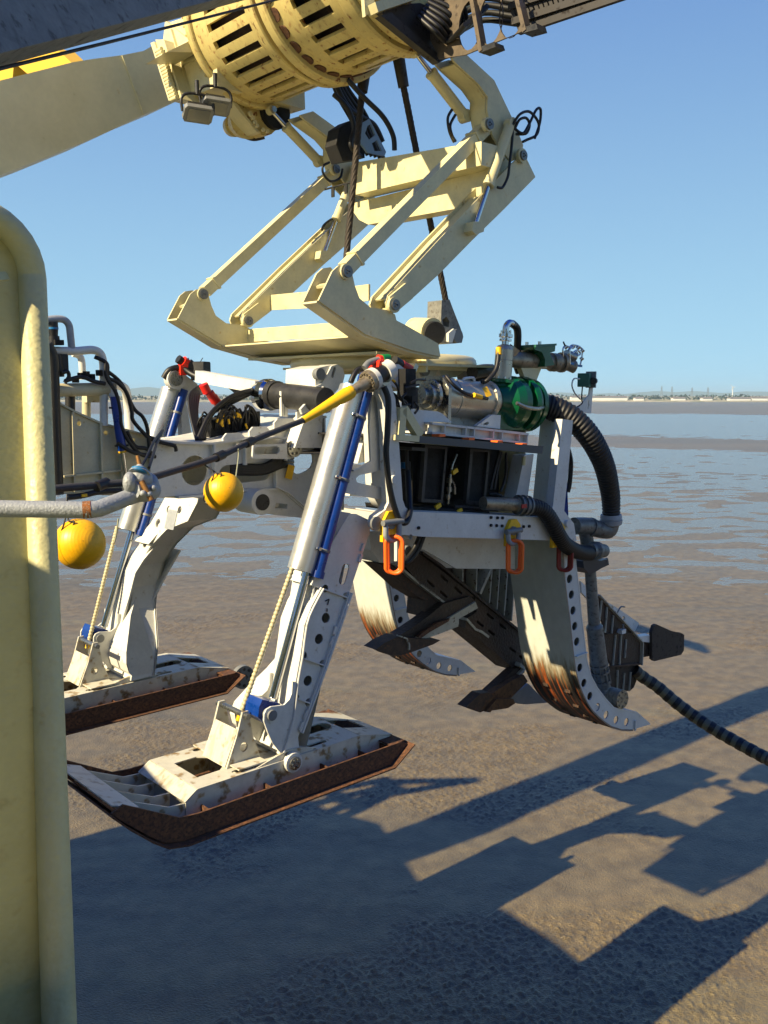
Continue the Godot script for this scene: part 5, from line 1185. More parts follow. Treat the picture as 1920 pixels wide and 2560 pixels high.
	plate([3.206,12.738,3.393,12.853,3.488,12.746,3.714,12.466,3.681,12.403,3.36,12.394,3.236,12.496], -2.6, -2.63, [pl([3.362,12.756,3.425,12.791,3.504,12.658,3.392,12.57,3.314,12.646]), pl([3.44,12.533,3.536,12.596,3.632,12.464,3.488,12.438])]); commit("hose_guard", M.paleblue, x)
	plate([2.976,12.691,3.16,12.816,3.41,12.773,3.44,12.365,3.033,12.25,2.913,12.455], -2.75, -3.0); commit("dark_cover", M.dark, x)
func build_gantry():
	var g := mthing("gantry_beam", "cream box girder of the ship's gantry with slotted slewing drum", "gantry", Vector3(2.4, 13.0, -4.0))
	var ax := Vector2(2.4, 14.2)
	var dr := pack("slewing_drum", g)
	# shells made of end bands and bars between the slots
	for sh in [[-3.98, -2.52, 1.03, 30], [-2.20, -1.02, 1.08, 30]]:
		var z0: float = sh[0]
		var z1: float = sh[1]
		var R: float = sh[2]
		var n: int = sh[3]
		var e0 := z0 + 0.36
		var e1 := z1 - 0.24
		lathe(Vector3(ax.x, ax.y, z0), Vector3(ax.x, ax.y, e0), [0, R - 0.06, 0, R, 1, R, 1, R - 0.06], 60)
		lathe(Vector3(ax.x, ax.y, e1), Vector3(ax.x, ax.y, z1), [0, R - 0.06, 0, R, 1, R, 1, R - 0.06], 60)
		for i in n:
			var a0 := TAU * (i + 0.0) / n
			var a1 := TAU * (i + 0.56) / n
			var P := []
			for a in [a0, (a0 + a1) / 2, a1]:
				P.append(Vector2(cos(a), sin(a)))
			for k in 2:
				var p: Vector2 = P[k]
				var q: Vector2 = P[k + 1]
				for rr in [[R, 1.0], [R - 0.06, -1.0]]:
					var A := Vector3(ax.x + p.x * rr[0], ax.y + p.y * rr[0], e0)
					var B := Vector3(ax.x + q.x * rr[0], ax.y + q.y * rr[0], e0)
					var N0: Vector3 = Vector3(p.x, p.y, 0) * rr[1]
					var N1: Vector3 = Vector3(q.x, q.y, 0) * rr[1]
					var dz := Vector3(0, 0, e1 - e0)
					tri(A, B, B + dz, N0, N1, N1); tri(A, B + dz, A + dz, N0, N1, N0)
			for k in [0, 2]:
				var p: Vector2 = P[k]
				var s := -1.0 if k == 0 else 1.0
				var A := Vector3(ax.x + p.x * R, ax.y + p.y * R, e0)
				var B := Vector3(ax.x + p.x * (R - 0.06), ax.y + p.y * (R - 0.06), e0)
				quad(A, B, B + Vector3(0, 0, e1 - e0), A + Vector3(0, 0, e1 - e0), Vector3(-p.y * s, p.x * s, 0))
		commit("slotted_shell", M.drum, dr)
	lathe(Vector3(ax.x, ax.y, -3.9), Vector3(ax.x, ax.y, -1.0), [0, 0, 0, 0.80, 1, 0.80, 1, 0], 40); commit("core", M.darkrust, dr)
	for f in [[-4.06, -3.94, 1.09], [-2.56, -2.46, 1.14], [-2.36, -2.20, 1.17], [-1.06, -0.84, 1.16], [-0.84, -0.70, 1.10], [-0.70, -0.55, 0.98]]:
		lathe(Vector3(ax.x, ax.y, f[0]), Vector3(ax.x, ax.y, f[1]), [0, 0.7, 0, f[2] - 0.02, 0.15, f[2], 0.85, f[2], 1, f[2] - 0.02, 1, 0.0], 64); commit("flange", M.drum, dr)
	lathe(Vector3(ax.x, ax.y, -2.47), Vector3(ax.x, ax.y, -2.35), [0, 1.06, 1, 1.06], 60); commit("slew_gap", M.rust, dr)
	for i in 32:   # scalloped rust coloured teeth beside the middle flange
		var a := TAU * i / 32
		var p := Vector3(ax.x + 1.085 * cos(a), ax.y + 1.085 * sin(a), -2.18)
		disc(p, Vector3(cos(a), sin(a), 0), 0.085, 0.02, 12)
		disc(Vector3(ax.x + 1.035 * cos(a), ax.y + 1.035 * sin(a), -2.60), Vector3(cos(a), sin(a), 0), 0.075, 0.02, 12)
	commit("teeth", M.rust, dr)
	var bf := Vector3(0, 0, -1)
	bolts_around(Vector3(ax.x, ax.y, -4.06), bf, 1.05, 60, 0.022, 0.05); commit("flange_bolts", M.drum, dr)
	bolts_around(Vector3(ax.x, ax.y, -0.555), Vector3(0, 0, 1), 0.90, 40, 0.018, 0.02); commit("flange_bolts", M.dark, dr)
	# slewing motor below the far flange
	var sm := pack("slewing_motor", g)
	plate([1.93,13.284,2.063,13.292,2.473,13.199,3.072,13.315,3.051,13.145,2.955,12.997,2.787,12.843,2.642,12.795,2.518,12.828,2.294,12.995], -4.10, -4.3); commit("gear_case", M.drum, sm)
	plate([1.93,13.284,1.996,13.292,2.346,12.978,2.571,12.81,2.5,12.811,2.26,12.989], -4.06, -4.34); commit("case_rim", M.cream, sm)
	disc(Vector3(2.821,13.146,-4.05), Vector3(0, 0, 1), 0.24, 0.1, 22); commit("motor_disc", M.dark, sm)  # dark disc standing proud of the gear case
	for q in [Vector3(2.366,13.041,-4.05),Vector3(2.417,12.981,-4.05),Vector3(2.451,12.932,-4.05),Vector3(2.485,12.889,-4.05),Vector3(2.591,12.853,-4.05),Vector3(2.662,12.845,-4.05),Vector3(2.383,13.016,-4.05)]:
		bolt(q, Vector3(0, 0, 1), 0.03, 0.04); commit("case_bolt", M.cream, sm)
	lathe(Vector3(2.498,13.022,-4.3), Vector3(2.624,13.087,-4.9), [0, 0, 0, 0.26, 0.35, 0.22, 0.35, 0.16, 0.75, 0.13, 0.75, 0.17, 1, 0.15, 1, 0], 20); commit("gear_motor", M.drum, sm)
	for q in [[Vector3(2.569,12.927,-4.6),Vector3(2.61,12.856,-4.5),Vector3(2.686,12.82,-4.4),Vector3(2.8,12.85,-4.3)], [Vector3(2.606,12.948,-4.6),Vector3(2.646,12.891,-4.5),Vector3(2.705,12.853,-4.4),Vector3(2.764,12.858,-4.3)]]:
		tube(q, 0.035, 8, 5); commit("motor_hose", M.black, sm)
	# box girder leading away to the far side, with its bolted joint
	var gd := pack("girder", g)
	plate([2.104,14.512,2.424,13.708,1.784,13.351,1.006,12.886,0.209,12.449,-0.468,12.093,-1.409,11.575,-3.062,10.655,-6.561,8.709,-6.358,10.848,-2.95,12.238,-1.323,13.018,-0.399,13.376,0.655,13.863,0.981,13.988,1.468,14.16,1.82,14.305], -6.1, -7.2); commit("box_section", M.gird, gd)
	beam(Vector3(1.463,14.15,-6.09), Vector3(1.788,13.367,-6.09), 0.02, 0.03); commit("weld_seam", M.gird, gd)
	uplate([-5.135,14.126,-4.889,14.059,-4.432,13.148,-4.658,13.168], 1.5, 3.4); commit("joint_flange", M.cream, gd)
	uplate([-5.227,14.097,-5.117,14.087,-4.637,13.176,-4.755,13.191], 1.47, 3.4); commit("joint_flange", M.cream, gd)
	var ja = [Vector3(1.45,13.92,-4.93),Vector3(1.45,13.169,-4.545)]
	for i in 16:
		var q: Vector3 = ja[0].lerp(ja[1], i / 15.0)
		cyl(q + Vector3(0, 0, 0.06), q + Vector3(0, 0, -0.10), 0.03, 0.03, 6); commit("joint_bolt", M.cream, gd)
	# stub box between joint and drum
	uplate([-5.194,14.46,-4.995,14.319,-3.827,13.518,-3.814,13.213,-4.511,13.243,-4.766,13.253,-5.002,13.709,-5.27,14.201], 1.7, 3.2); commit("stub_box", M.cream, gd)
	for q in [[Vector3(1.68,14.258,-4.992),Vector3(1.68,13.237,-4.505)], [Vector3(1.68,13.734,-4.79),Vector3(1.68,13.705,-4.261)]]:
		beam(q[0], q[1], 0.05, 0.05, Vector3(1, 0, 0)); commit("stub_rib", M.cream, gd)
	plate([1.088,13.579,1.394,13.777,1.85,14.136,2.342,14.441,2.838,14.713,3.434,15.062,3.822,15.172,2.871,14.569,2.338,14.277,1.762,13.874,1.564,13.687], -4.08, -4.7); commit("wedge_fairing", M.cream, gd)
	uplate([-5.226,14.44,-4.239,14.317,-3.236,14.121,-2.555,14.023,-2.778,13.971,-4.091,14.088,-4.808,14.059,-5.071,14.047], 1.75, 2.2); commit("top_plate", M.cream, gd)
	# yellow winch guard seen behind the girder
	uplate([-15.699,16.379,-14.236,16.022,-13.48,15.909,-13.371,16.193,-12.638,15.772,-11.786,15.649,-10.448,15.431,-11.17,15.91,-11.865,15.985,-12.84,16.196,-14.168,16.472,-15.64,16.726], 2.6, 3.0); commit("winch_guard", M.yellowpaint, gd)
	# cable tray bracket on the near side of the drum
	var ct := pack("cable_tray", g)
	var hb = [-0.716,13.489,-0.175,13.65,0.708,13.47,0.883,12.815,0.489,12.805,0.044,12.793,-0.378,12.858]
	uplate(hb, 2.5, 2.52, tray_holes())
	commit("bracket_plate", M.trayshade, ct)
	for q in [[Vector3(2.48,13.436,0.153),Vector3(2.48,12.74,0.326)], [Vector3(2.48,13.239,0.787),Vector3(2.48,12.779,0.934)]]:
		beam(q[0], q[1], 0.10, 0.05, Vector3(1, 0, 0)); commit("bracket_post", M.trayshade, ct)
	for q in [[0.294,12.787,0.512,12.789,0.537,12.731,0.319,12.728], [0.893,12.819,1.082,12.815,1.105,12.751,0.906,12.765]]:
		uplate(q, 2.44, 2.6); commit("bracket_foot", M.darkgrey, ct)
	for i in 6:
		tube([[Vector3(2.9,13.55,-1.154)][0] + Vector3(0.04 * i, 0.03 * i, 0), [Vector3(2.9,13.543,-0.663)][0] + Vector3(0.1, 0.09 * i - 0.2, 0), [Vector3(2.9,13.439,-0.123)][0] + Vector3(0.1, 0.08 * i - 0.1, 0), [Vector3(2.9,13.201,0.621)][0] + Vector3(0.1, 0.07 * i - 0.1, 0), [Vector3(2.9,13.122,1.7)][0] + Vector3(0.1, 0.07 * i, 0)], 0.035, 8, 6); commit("tray_cable", M.black, ct)
	for i in 8:
		tube([Vector3(2.192,13.241,-0.4) + Vector3(0.04 * i, 0.05 * i, 0), Vector3(2.254,13.049,-0.3) + Vector3(0.06 * i, 0.06 * i, 0.1), Vector3(2.473,12.996,-0.3) + Vector3(0.05 * i, 0.04 * i, 0.1), Vector3(2.326,13.026,0.1) + Vector3(0.05 * i, 0.04 * i, 0.1)], 0.03, 7, 6); commit("tray_cable", M.black, ct)
	# ladder tray going right
	var ta = [Vector3(2.7,12.923,0.65),Vector3(2.7,12.878,2.125),Vector3(2.7,13.046,0.553),Vector3(2.7,12.962,2.122),Vector3(2.7,13.217,0.501),Vector3(2.7,13.101,2.116)]
	for i in [0, 2, 4]:
		beam(ta[i], ta[i + 1], 0.05, 0.07, Vector3(1, 0, 0)); commit("tray_side", M.traydark, ct)
	for i in 26:
		var a: Vector3 = ta[0].lerp(ta[1], i / 25.0)
		var b: Vector3 = ta[4].lerp(ta[5], i / 25.0)
		beam(a + Vector3(0.04, 0, 0), b + Vector3(0.04, 0, 0), 0.05, 0.04, Vector3(1, 0, 0)); commit("tray_rung", M.traydark, ct)
	plate([1.467,13.334,1.614,13.375,1.626,13.204,1.49,13.09,1.479,13.165], -0.5, -0.55); commit("lug", M.cream, ct)
	beam(Vector3(1.537,13.159,-0.45), Vector3(2.186,13.487,-0.45), 0.16, 0.10); commit("lug_bar", M.cream, ct)
	plate([1.658,13.228,2.332,13.464,2.835,13.47,2.958,13.043,2.727,12.941,2.281,12.993,2.093,13.092], -0.52, -0.60); commit("dark_cheek", M.traydark, ct)
	plate([1.623,13.105,1.773,13.179,2.63,12.888,2.532,12.828], -0.40, -0.50); commit("dark_strut", M.traydark, ct)
	for f in 2:
		var q: Vector3 = [Vector3(1.396,12.805,-3.85), Vector3(1.683,12.963,-3.85)][f]
		var fl := mthing("floodlight", ["square grey floodlight under the girder, the left one", "square grey floodlight under the girder, the right one beside the drum"][f], "floodlight", q, "floodlights under the girder")
		var face := frame_of(Vector3(-0.15, -0.75, 0.6))
		gplate(Transform3D(face, q), pl([-0.17, -0.12, 0.17, -0.12, 0.20, -0.08, 0.20, 0.08, 0.17, 0.12, -0.17, 0.12, -0.20, 0.08, -0.20, -0.08]), -0.02, 0.05); commit("housing", M.grey, fl)
		gplate(Transform3D(face, q), pl([-0.13, -0.09, 0.13, -0.09, 0.13, 0.09, -0.13, 0.09]), -0.11, -0.021); commit("ballast_box", M.darkgrey, fl)
		gplate(Transform3D(face, q), pl([-0.15, -0.09, 0.15, -0.09, 0.15, 0.09, -0.15, 0.09]), 0.051, 0.058); commit("glass", M.lampglass, fl)
		tube([q + face.x * 0.21, q + face.x * 0.22 + Vector3(0, 0.16, 0), q + face.x * 0.12 + Vector3(0, 0.24, 0), q - face.x * 0.12 + Vector3(0, 0.24, 0), q - face.x * 0.22 + Vector3(0, 0.16, 0), q - face.x * 0.21], 0.02, 7, 3); commit("stirrup", M.darkgrey, fl)
		cyl(q + Vector3(0, 0.24, 0), q + Vector3(0, 0.42, 0), 0.03); commit("stem", M.darkgrey, fl)
func tray_holes() -> Array:
	var o := []
	for h in [Vector3(2.5,13.088,0.103),Vector3(2.5,13.067,0.407),Vector3(2.5,13.054,0.695)]: o.append(ring2(Vector2(h.z, h.y), 0.17, 18, 0.26))
	return o
func lay_rope(pts: Array, r: float, parent: Node3D, called: String):   # six strands twisted round the line
	var L := 0.0
	var P := curve_pts(pts, 2)
	for i in P.size() - 1: L += P[i].distance_to(P[i + 1])
	for s in 6:
		var q := []
		var n := int(L / 0.05)
		for i in n + 1:
			var t := float(i) / n
			var k := t * (P.size() - 1)
			var a: Vector3 = P[mini(int(k), P.size() - 2)]
			var b: Vector3 = P[mini(int(k) + 1, P.size() - 1)]
			var c := a.lerp(b, k - int(minf(k, P.size() - 2)))
			var B := frame_of(b - a)
			var an := TAU * (s / 6.0 + t * L / 0.42)
			q.append(c + (B.x * cos(an) + B.y * sin(an)) * r * 0.55)
		tube(q, r * 0.5, 6, 1)
	commit(called, M.rope, parent)
func build_ropes():
	var a = [Vector3(3.154,13.465,-2.4),Vector3(3.094,13.153,-2.4),Vector3(2.765,10.672,-2.4),Vector3(2.617,9.605,-2.4)]
	var r := mthing("wire_rope", "dark wire rope hanging behind the near link, left of the two", "rope", a[3], "lifting ropes")
	lay_rope([a[1], a[2], a[3]], 0.045, r, "strands")
	cyl(a[0], a[1].lerp(a[2], 0.02), 0.085, 0.075, 12); commit("sleeve", M.traydark, r)
	var b = [Vector3(3.288,13.485,-1.9),Vector3(3.374,13.165,-1.9),Vector3(4.249,10.332,-1.9)]
	var s := mthing("wire_rope", "dark wire rope ending in a grey wedge socket on the docking ring", "rope", b[2], "lifting ropes")
	lay_rope([b[1], b[2]], 0.045, s, "strands")
	cyl(b[0], b[1].lerp(b[2], 0.02), 0.085, 0.075, 12); commit("sleeve", M.traydark, s)
	plate([4.012,10.347,4.17,10.368,4.268,10.202,4.401,9.99,4.469,9.861,4.438,9.771,4.275,9.754,4.019,9.755,4,10.099], -1.76, -2.04, [pl([4.031,10.079,4.11,10.127,4.174,10.066,4.159,9.978,4.048,9.994])]); commit("socket", M.galvrough, s)
	disc(Vector3(4.307,9.862,-1.74), Vector3(0, 0, 1), 0.10, 0.06); commit("socket_pin", M.grey, s)
	plate([4.097,9.888,4.207,9.959,4.24,9.917,4.178,9.761,4.098,9.758], -1.70, -1.76); commit("socket_lug", M.white, s)
func build_links():
	var n := 0
	for q in [[Vector3(1.21,7.494,0.16), Vector3(1.295,7.273,0.16)], [Vector3(3.279,7.187,0.16), Vector3(3.361,7.006,0.16)], [Vector3(4.438,7.111,0.05), Vector3(4.554,6.859,0.05)]]:
		var top: Vector3 = q[0]
		var c: Vector3 = q[1]
		var t := mthing("lifting_link", ["orange oblong lifting link on the yellow eye beside the near leg", "orange oblong lifting link in the middle of the white beam", "dark orange lifting link hanging behind the black transfer hose"][n], "lifting link", c - Vector3(0, 0.22, 0), "orange lifting links under the side beam")
		for k in 2:
			var tw := 0.5 + 0.45 * k
			var L := []
			for i in 20:
				var a := TAU * i / 20
				var x := 0.085 * cos(a)
				var y := 0.075 * sin(a) + (0.13 if sin(a) >= 0 else -0.13)
				L.append(c + Vector3(x * cos(tw), y, x * sin(tw) + 0.035 * k))
			tube(L, 0.023, 8, 1, 0, 1, true); commit("link", M.orange if n < 2 else M.orangered2, t)
		if n < 2:
			var sh := []
			var y0: float = c.y + 0.20
			for i in 11:
				var a := PI * i / 10
				sh.append(Vector3(c.x - 0.01 + 0.10 * cos(a), y0 - 0.02 - 0.09 * sin(a) + 0.07, c.z))
			tube([Vector3(sh[0].x, top.y + 0.16, c.z)] + sh + [Vector3(sh[10].x, top.y + 0.16, c.z)], 0.03, 8, 2); commit("shackle", M.galv, t)
			cyl(Vector3(c.x - 0.15, top.y + 0.14, c.z), Vector3(c.x + 0.14, top.y + 0.14, c.z), 0.035); commit("shackle_pin", M.grey, t)
		n += 1
# ---------------------------------------------------------------- umbilical, floats, striped hose
func build_umbilical():
	var u := mthing("umbilical_cable", "dark grey umbilical cable with a yellow bend stiffener at the plough", "cable", Vector3(0.248,8.737,-0.1))
	var pts = [Vector3(-2.454,8.348,-6.167),Vector3(-2.316,8.357,-6.269),Vector3(-2.069,8.357,-6.572),Vector3(-1.852,8.369,-6.775)] 
	var inv := Basis(Vector3.UP, deg_to_rad(-MACHINE_TURN))
	var L := []
	for p in pts: L.append(inv * (p - MACHINE_AT))
	for p in [Vector3(-1.665,8.412,-7.184),Vector3(-1.413,8.488,-7.597),Vector3(-1.179,8.607,-8.217),Vector3(-0.808,8.761,-9.043)]: L.append(inv * (p - MACHINE_AT))
	var e = Vector3(0.753,9.055,0.12)
	var s: Vector3 = L[L.size() - 1]
	tube(L, 0.028, 10, 6); commit("cable", M.cable, u)
	lathe(s, e, [0, 0, 0, 0.036, 0.05, 0.038, 0.6, 0.060, 0.9, 0.074, 0.97, 0.070, 1, 0.06, 1, 0], 18); commit("bend_stiffener", M.yellow, u)
	var f = Vector3(0.957,9.145,0.12)
	lathe(e - (f - e) * 0.1, f, [0, 0, 0, 0.042, 0.9, 0.072, 1, 0.08, 1, 0], 18); commit("cone", M.pipe, u)
	lathe(f, f + (f - e).normalized() * 0.06, [0, 0, 0, 0.118, 1, 0.118, 1, 0], 22); bolts_around(f, e - f, 0.098, 16, 0.011, 0.02); commit("flange", M.pipe, u)
	lathe(f + (f - e).normalized() * 0.06, f + (f - e).normalized() * 0.12, [0, 0, 0, 0.122, 1, 0.118, 1, 0], 22); commit("collar", M.white, u)
	lathe(f + (f - e).normalized() * 0.12, f + (f - e).normalized() * 0.26, [0, 0, 0, 0.09, 1, 0.09, 1, 0], 22); commit("swivel", M.black, u)
	lathe(f + (f - e).normalized() * 0.26, f + (f - e).normalized() * 0.36, [0, 0, 0, 0.112, 1, 0.112, 1, 0], 22); commit("collar", M.white, u)
	for t in [L[6].lerp(L[5], 0.15), L[5].lerp(L[6], 0.07), L[2]]:
		disc(t, L[6] - L[5], 0.04, 0.12, 12); commit("wrap", M.black, u)
func build_floats():
	var i := 0
	for q in [[Vector3(-2.063,8.007,-6.023)], [Vector3(-1.337,8.208,-7.46)]]:
		var c: Vector3 = q[0]
		var r: float = [0.172, 0.166][i]
		var b := wthing("marker_float", ["large yellow float hanging below the bent grey rail", "yellow float with a dark band shadow hanging from the umbilical"][i], "float", c - Vector3(0, r, 0), "yellow floats")
		var tilt := Basis(Vector3(0, 0, 1), 0.25) * Basis(Vector3(0, 1, 0), -0.5)
		# moulded ball with a seam and a rope eye
		for k in 1:
			var rows := 22
			var seg := 30
			var axis := tilt * Vector3(1, 0, 0)
			lathe(c - axis * r, c + axis * r, ball_profile(r), 34)
		commit("ball", M.buoy, b)
		lathe(c - tilt * Vector3(0.006, 0, 0), c + tilt * Vector3(0.006, 0, 0), [0, r * 0.99, 0.2, r * 1.012, 0.8, r * 1.012, 1, r * 0.99], 34); commit("seam", M.buoy, b)
		var ey := c + (tilt * Vector3(-0.72, -0.28, 0.63)).normalized() * r * 1.0
		disc(ey, ey - c, 0.026, 0.012, 14); commit("eye_ring", M.palestripe, b)
		disc(ey + (ey - c) * 0.04, ey - c, 0.014, 0.008, 12); commit("eye", M.black, b)
		var top: Vector3 = [c + Vector3(-0.07, 0.34, 0.0), [Vector3(-1.503,8.438,-7.489)][0]][i]
		tube([ey, ey + Vector3(-0.01, 0.05, 0.04), c + Vector3(-0.06, r * 0.95, 0.10), top], 0.006, 6, 6); commit("lanyard", M.black, b)
		tube([ey, ey + Vector3(0.04, 0.06, 0.03), c + Vector3(0.0, r * 0.9, 0.09), c + Vector3(-0.05, r * 1.02, 0.06), top], 0.006, 6, 6); commit("lanyard", M.black, b)
		if i == 1:
			var t2: Vector3 = [Vector3(-1.246,8.552,-7.706)][0]
			tube([c + Vector3(0.10, 0.12, -0.03), t2 + Vector3(0, -0.06, 0), t2], 0.006, 6, 4); commit("lanyard", M.palestripe, b)
		else:
			tube([Vector3(-1.825,8.023,-6.025),Vector3(-1.812,8.085,-6.033),Vector3(-1.8,8.178,-6.045)], 0.006, 5, 3); commit("lanyard", M.palestripe, b)
		i += 1
func ball_profile(r: float) -> Array:
	var o := []
	for k in 25:
		var a := PI * k / 24
		o.append_array([(1 - cos(a)) / 2, r * sin(a)])
	return o
func build_striped_hose():
	var t := mthing("striped_hose", "black and grey striped hose trailing from the plough's tail to the right", "hose", Vector3(8.595,4.051,-1.2))
	var P = curve_pts([Vector3(8.44,4.152,-1.2),Vector3(8.587,4.009,-1.1),Vector3(8.722,3.858,-0.9),Vector3(8.844,3.619,-0.6),Vector3(8.954,3.42,-0.3),Vector3(8.979,3.316,-0.05),Vector3(9.061,3.181,0.25),Vector3(9.069,3.015,0.9),Vector3(8.856,2.982,1.6)], 44)
	var acc := 0.0
	var seg := []
	var dark := true
	for k in range(P.size() - 1):
		seg.append(P[k])
		acc += P[k].distance_to(P[k + 1])
		if acc > 0.085:
			seg.append(P[k + 1])
			tube(seg, 0.112 if dark else 0.104, 16, 1); commit("dark_ring" if dark else "pale_ring", M.black if dark else M.hosepale, t)
			seg = []; acc = 0.0; dark = not dark
# ---------------------------------------------------------------- the ship's side where the photographer stands
const SUN_AZ := 55.0
const SUN_EL := 36.0
func build_ship():
	var plan := pl([-26, -3.0, -16.2, -10.3, -15.1, -11.1, -12.3, -12.5, -9.8, -11.1, -9.1, -8.9, -7.6, -7.9, -6.85, -6.9, -5.6, -4.6, 0.2, 4.9, 2, 16, -26, 16])
	var h := wthing("ship_hull", "cream ship's hull left of the picture, shading the sand at lower left", "ship", Vector3(-12, 0, 2))
	yplate(plan, -0.3, 7.4); commit("hull_side", M.column, h)
	for i in range(1, 10):
		var a := Vector3(plan[i].x, 8.05, plan[i].y)
		var b := Vector3(plan[i + 1].x, 8.05, plan[i + 1].y)
		beam(a, b, 1.3, 0.06, Vector3.UP); commit("unseen_bulwark", M.column, h)
	yplate([-24, -2, -16, -8, -11, -9, -9, -4, -4, 2, -1, 14, -24, 14], 7.4, 8.4); commit("deckhouse", M.column, h)
	var w := wthing("working_deck", "cream deck edge under the photographer, below the picture", "ship deck", Vector3(1, 0, 4))
	yplate([-2.6, -2.2, 4.0, -2.2, 7.0, 9.0, -6.0, 9.0, -6.0, 3.0], 6.9, 7.3); commit("deck_plate", M.column, w)
	yplate([-1.8, 2.2, 9.0, 2.2, 9.0, 8.0, -1.8, 8.0], 7.31, 13.5); commit("unseen_deck_wall", M.column, w)  # unseen wall behind the viewer, keeps sky light off the post at left
	gplate(Transform3D(Basis(Vector3.UP, deg_to_rad(-55)), Vector3(-3.0, 8.5, -1.9)), pl([-1.3, -1.2, 0.9, -1.2, 0.9, 1.45, -1.3, 1.45]), -0.04, 0.04); commit("unseen_bulwark", M.column, w)  # unseen panel out of view, placed to shade the lower part of the post
	var l := wthing("unseen_davit", "small unseen lattice davit with a pointed boom on the ship, out of view, casting a holed shadow", "davit", Vector3(-11.0, 7.4, -12.0))  # out of view, placed to cast the holed shadow on the sand
	for k in [[-0.9, 0, -0.3, 2.2], [-0.3, 0, 0.0, 2.2], [0.4, 0, 0.1, 2.1], [0.9, 0, 0.3, 2.0], [-0.8, 0.5, 0.8, 0.6], [-0.6, 1.1, 0.6, 1.2], [-0.3, 2.0, 0.5, 2.1], [-0.2, 2.1, 0.9, 3.4], [0.4, 2.0, 0.9, 3.4]]:
		var b := Basis(Vector3.UP, deg_to_rad(-55))
		beam(Vector3(-11.0, 7.9, -12.0) + b * Vector3(k[0], k[1], 0), Vector3(-11.0, 7.9, -12.0) + b * Vector3(k[2], k[3], 0), 0.2, 0.2); commit("lattice_bar", M.column, l)
func build_near():
	# tubular post with plate at the left edge
	var c := wthing("bulwark_post", "cream tubular post with a plate behind it at the left edge", "post", [Vector3(-0.945,7.186,-2.408)][0])
	var p = [Vector3(-0.896,6.886,-2.269),Vector3(-0.938,7.2,-2.39),Vector3(-1.082,8.047,-2.801),Vector3(-1.237,9.078,-3.236),Vector3(-1.285,9.43,-3.372),Vector3(-1.309,9.544,-3.417),Vector3(-1.344,9.635,-3.439),Vector3(-1.405,9.697,-3.457),Vector3(-1.494,9.716,-3.46),Vector3(-1.941,9.723,-3.46)]
	tube([p[0], p[1], p[2], p[3], p[4]], 0.0485, 28, 1); commit("tube", M.column, c)
	var dirv := Vector3(-0.766, 0, 0.643)
	var R := 0.22
	var arc := []
	for k in 9:
		var t := PI / 2 * k / 8
		arc.append(p[4] + dirv * R * (1.0 - cos(t)) + Vector3(0, R * sin(t), 0))
	tube(arc + [arc[8] + dirv * 0.5, arc[8] + dirv * 1.6], 0.0485, 28, 1); commit("bent_tube", M.column, c)
	var o := Vector3(-0.643, 0, -0.766) * 0.026
	var th := Vector3(0.643, 0, 0.766) * 0.01
	var edge := [p[0], p[4]] + arc
	for k in edge.size() - 1:
		var e0: Vector3 = edge[k] + o
		var e1: Vector3 = edge[k + 1] + o
		var f0: Vector3 = p[4] + dirv * 1.5 + o
		var f1 := f0
		f0.y = e0.y; f1.y = e1.y
		quad(e0, e1, f1, f0, Vector3(0.643, 0, 0.766)); quad(e0 - th, e1 - th, f1 - th, f0 - th, Vector3(-0.643, 0, -0.766))
	commit("plate", M.column, c)
	var br = [Vector3(-1.326,9.392,-3.075),Vector3(-1.342,9.424,-3.281)]
	beam(br[0], br[1], 0.03, 0.012); commit("bracket", M.column, c)
	# bent rail with its coupling
	var r := wthing("bent_rail", "galvanised grey pipe rail with a rusty weld and a clamped coupling", "rail", [Vector3(-0.862,8.676,-2.58)][0])
	var q = [Vector3(-1.453,8.693,-2.481),Vector3(-1.171,8.684,-2.54),Vector3(-0.895,8.675,-2.58),Vector3(-0.859,8.672,-2.589),Vector3(-0.83,8.675,-2.6),Vector3(-0.755,8.703,-2.704),Vector3(-0.732,8.711,-2.735)]
	tube([q[0], q[1], q[2], q[3]], 0.0245, 22, 1); commit("pipe", M.galv, r)
	tube([q[3], q[4], q[5], q[6]], 0.0245, 22, 1); commit("pipe_end", M.galv, r)
	cyl([Vector3(-0.872,8.673,-2.586)][0], [Vector3(-0.85,8.674,-2.592)][0], 0.0252, 0.0252, 22); commit("rusty_weld", M.rust2, r)
	var e = [Vector3(-0.732,8.711,-2.735)][0]
	# coupling: body, jaws, bolts, capped stem
	lathe([Vector3(-0.719,8.711,-2.786)][0], [Vector3(-0.756,8.719,-2.686)][0], [0, 0, 0, 0.030, 0.3, 0.036, 0.7, 0.036, 1, 0.028, 1, 0], 18); commit("coupling_body", M.galv, r)
	ball([Vector3(-0.746,8.75,-2.73)][0], Vector3(0.042, 0.036, 0.042), 18, 12); commit("coupling_jaw", M.galv, r)
	ball([Vector3(-0.721,8.725,-2.768)][0], Vector3(0.026, 0.04, 0.03), 16, 12); commit("coupling_jaw", M.galv, r)
	ball([Vector3(-0.763,8.742,-2.689)][0], Vector3(0.020, 0.034, 0.026), 14, 10); commit("coupling_jaw", M.galv, r)
	lathe([Vector3(-0.741,8.764,-2.712)][0], [Vector3(-0.743,8.788,-2.735)][0], [0, 0, 0, 0.034, 0.3, 0.030, 0.3, 0.024, 0.6, 0.022, 0.6, 0.012, 1, 0.012, 1, 0], 20); commit("coupling_cap", M.galv, r)
	lathe([Vector3(-0.74,8.771,-2.708)][0], [Vector3(-0.739,8.781,-2.714)][0], [0, 0, 0, 0.0255, 1, 0.0245, 1, 0], 20); commit("cap_ring", M.lightblue, r)
	cyl([Vector3(-0.742,8.788,-2.735)][0], [Vector3(-0.751,8.821,-2.74)][0], 0.008, 0.006, 10); commit("stem", M.brass, r)
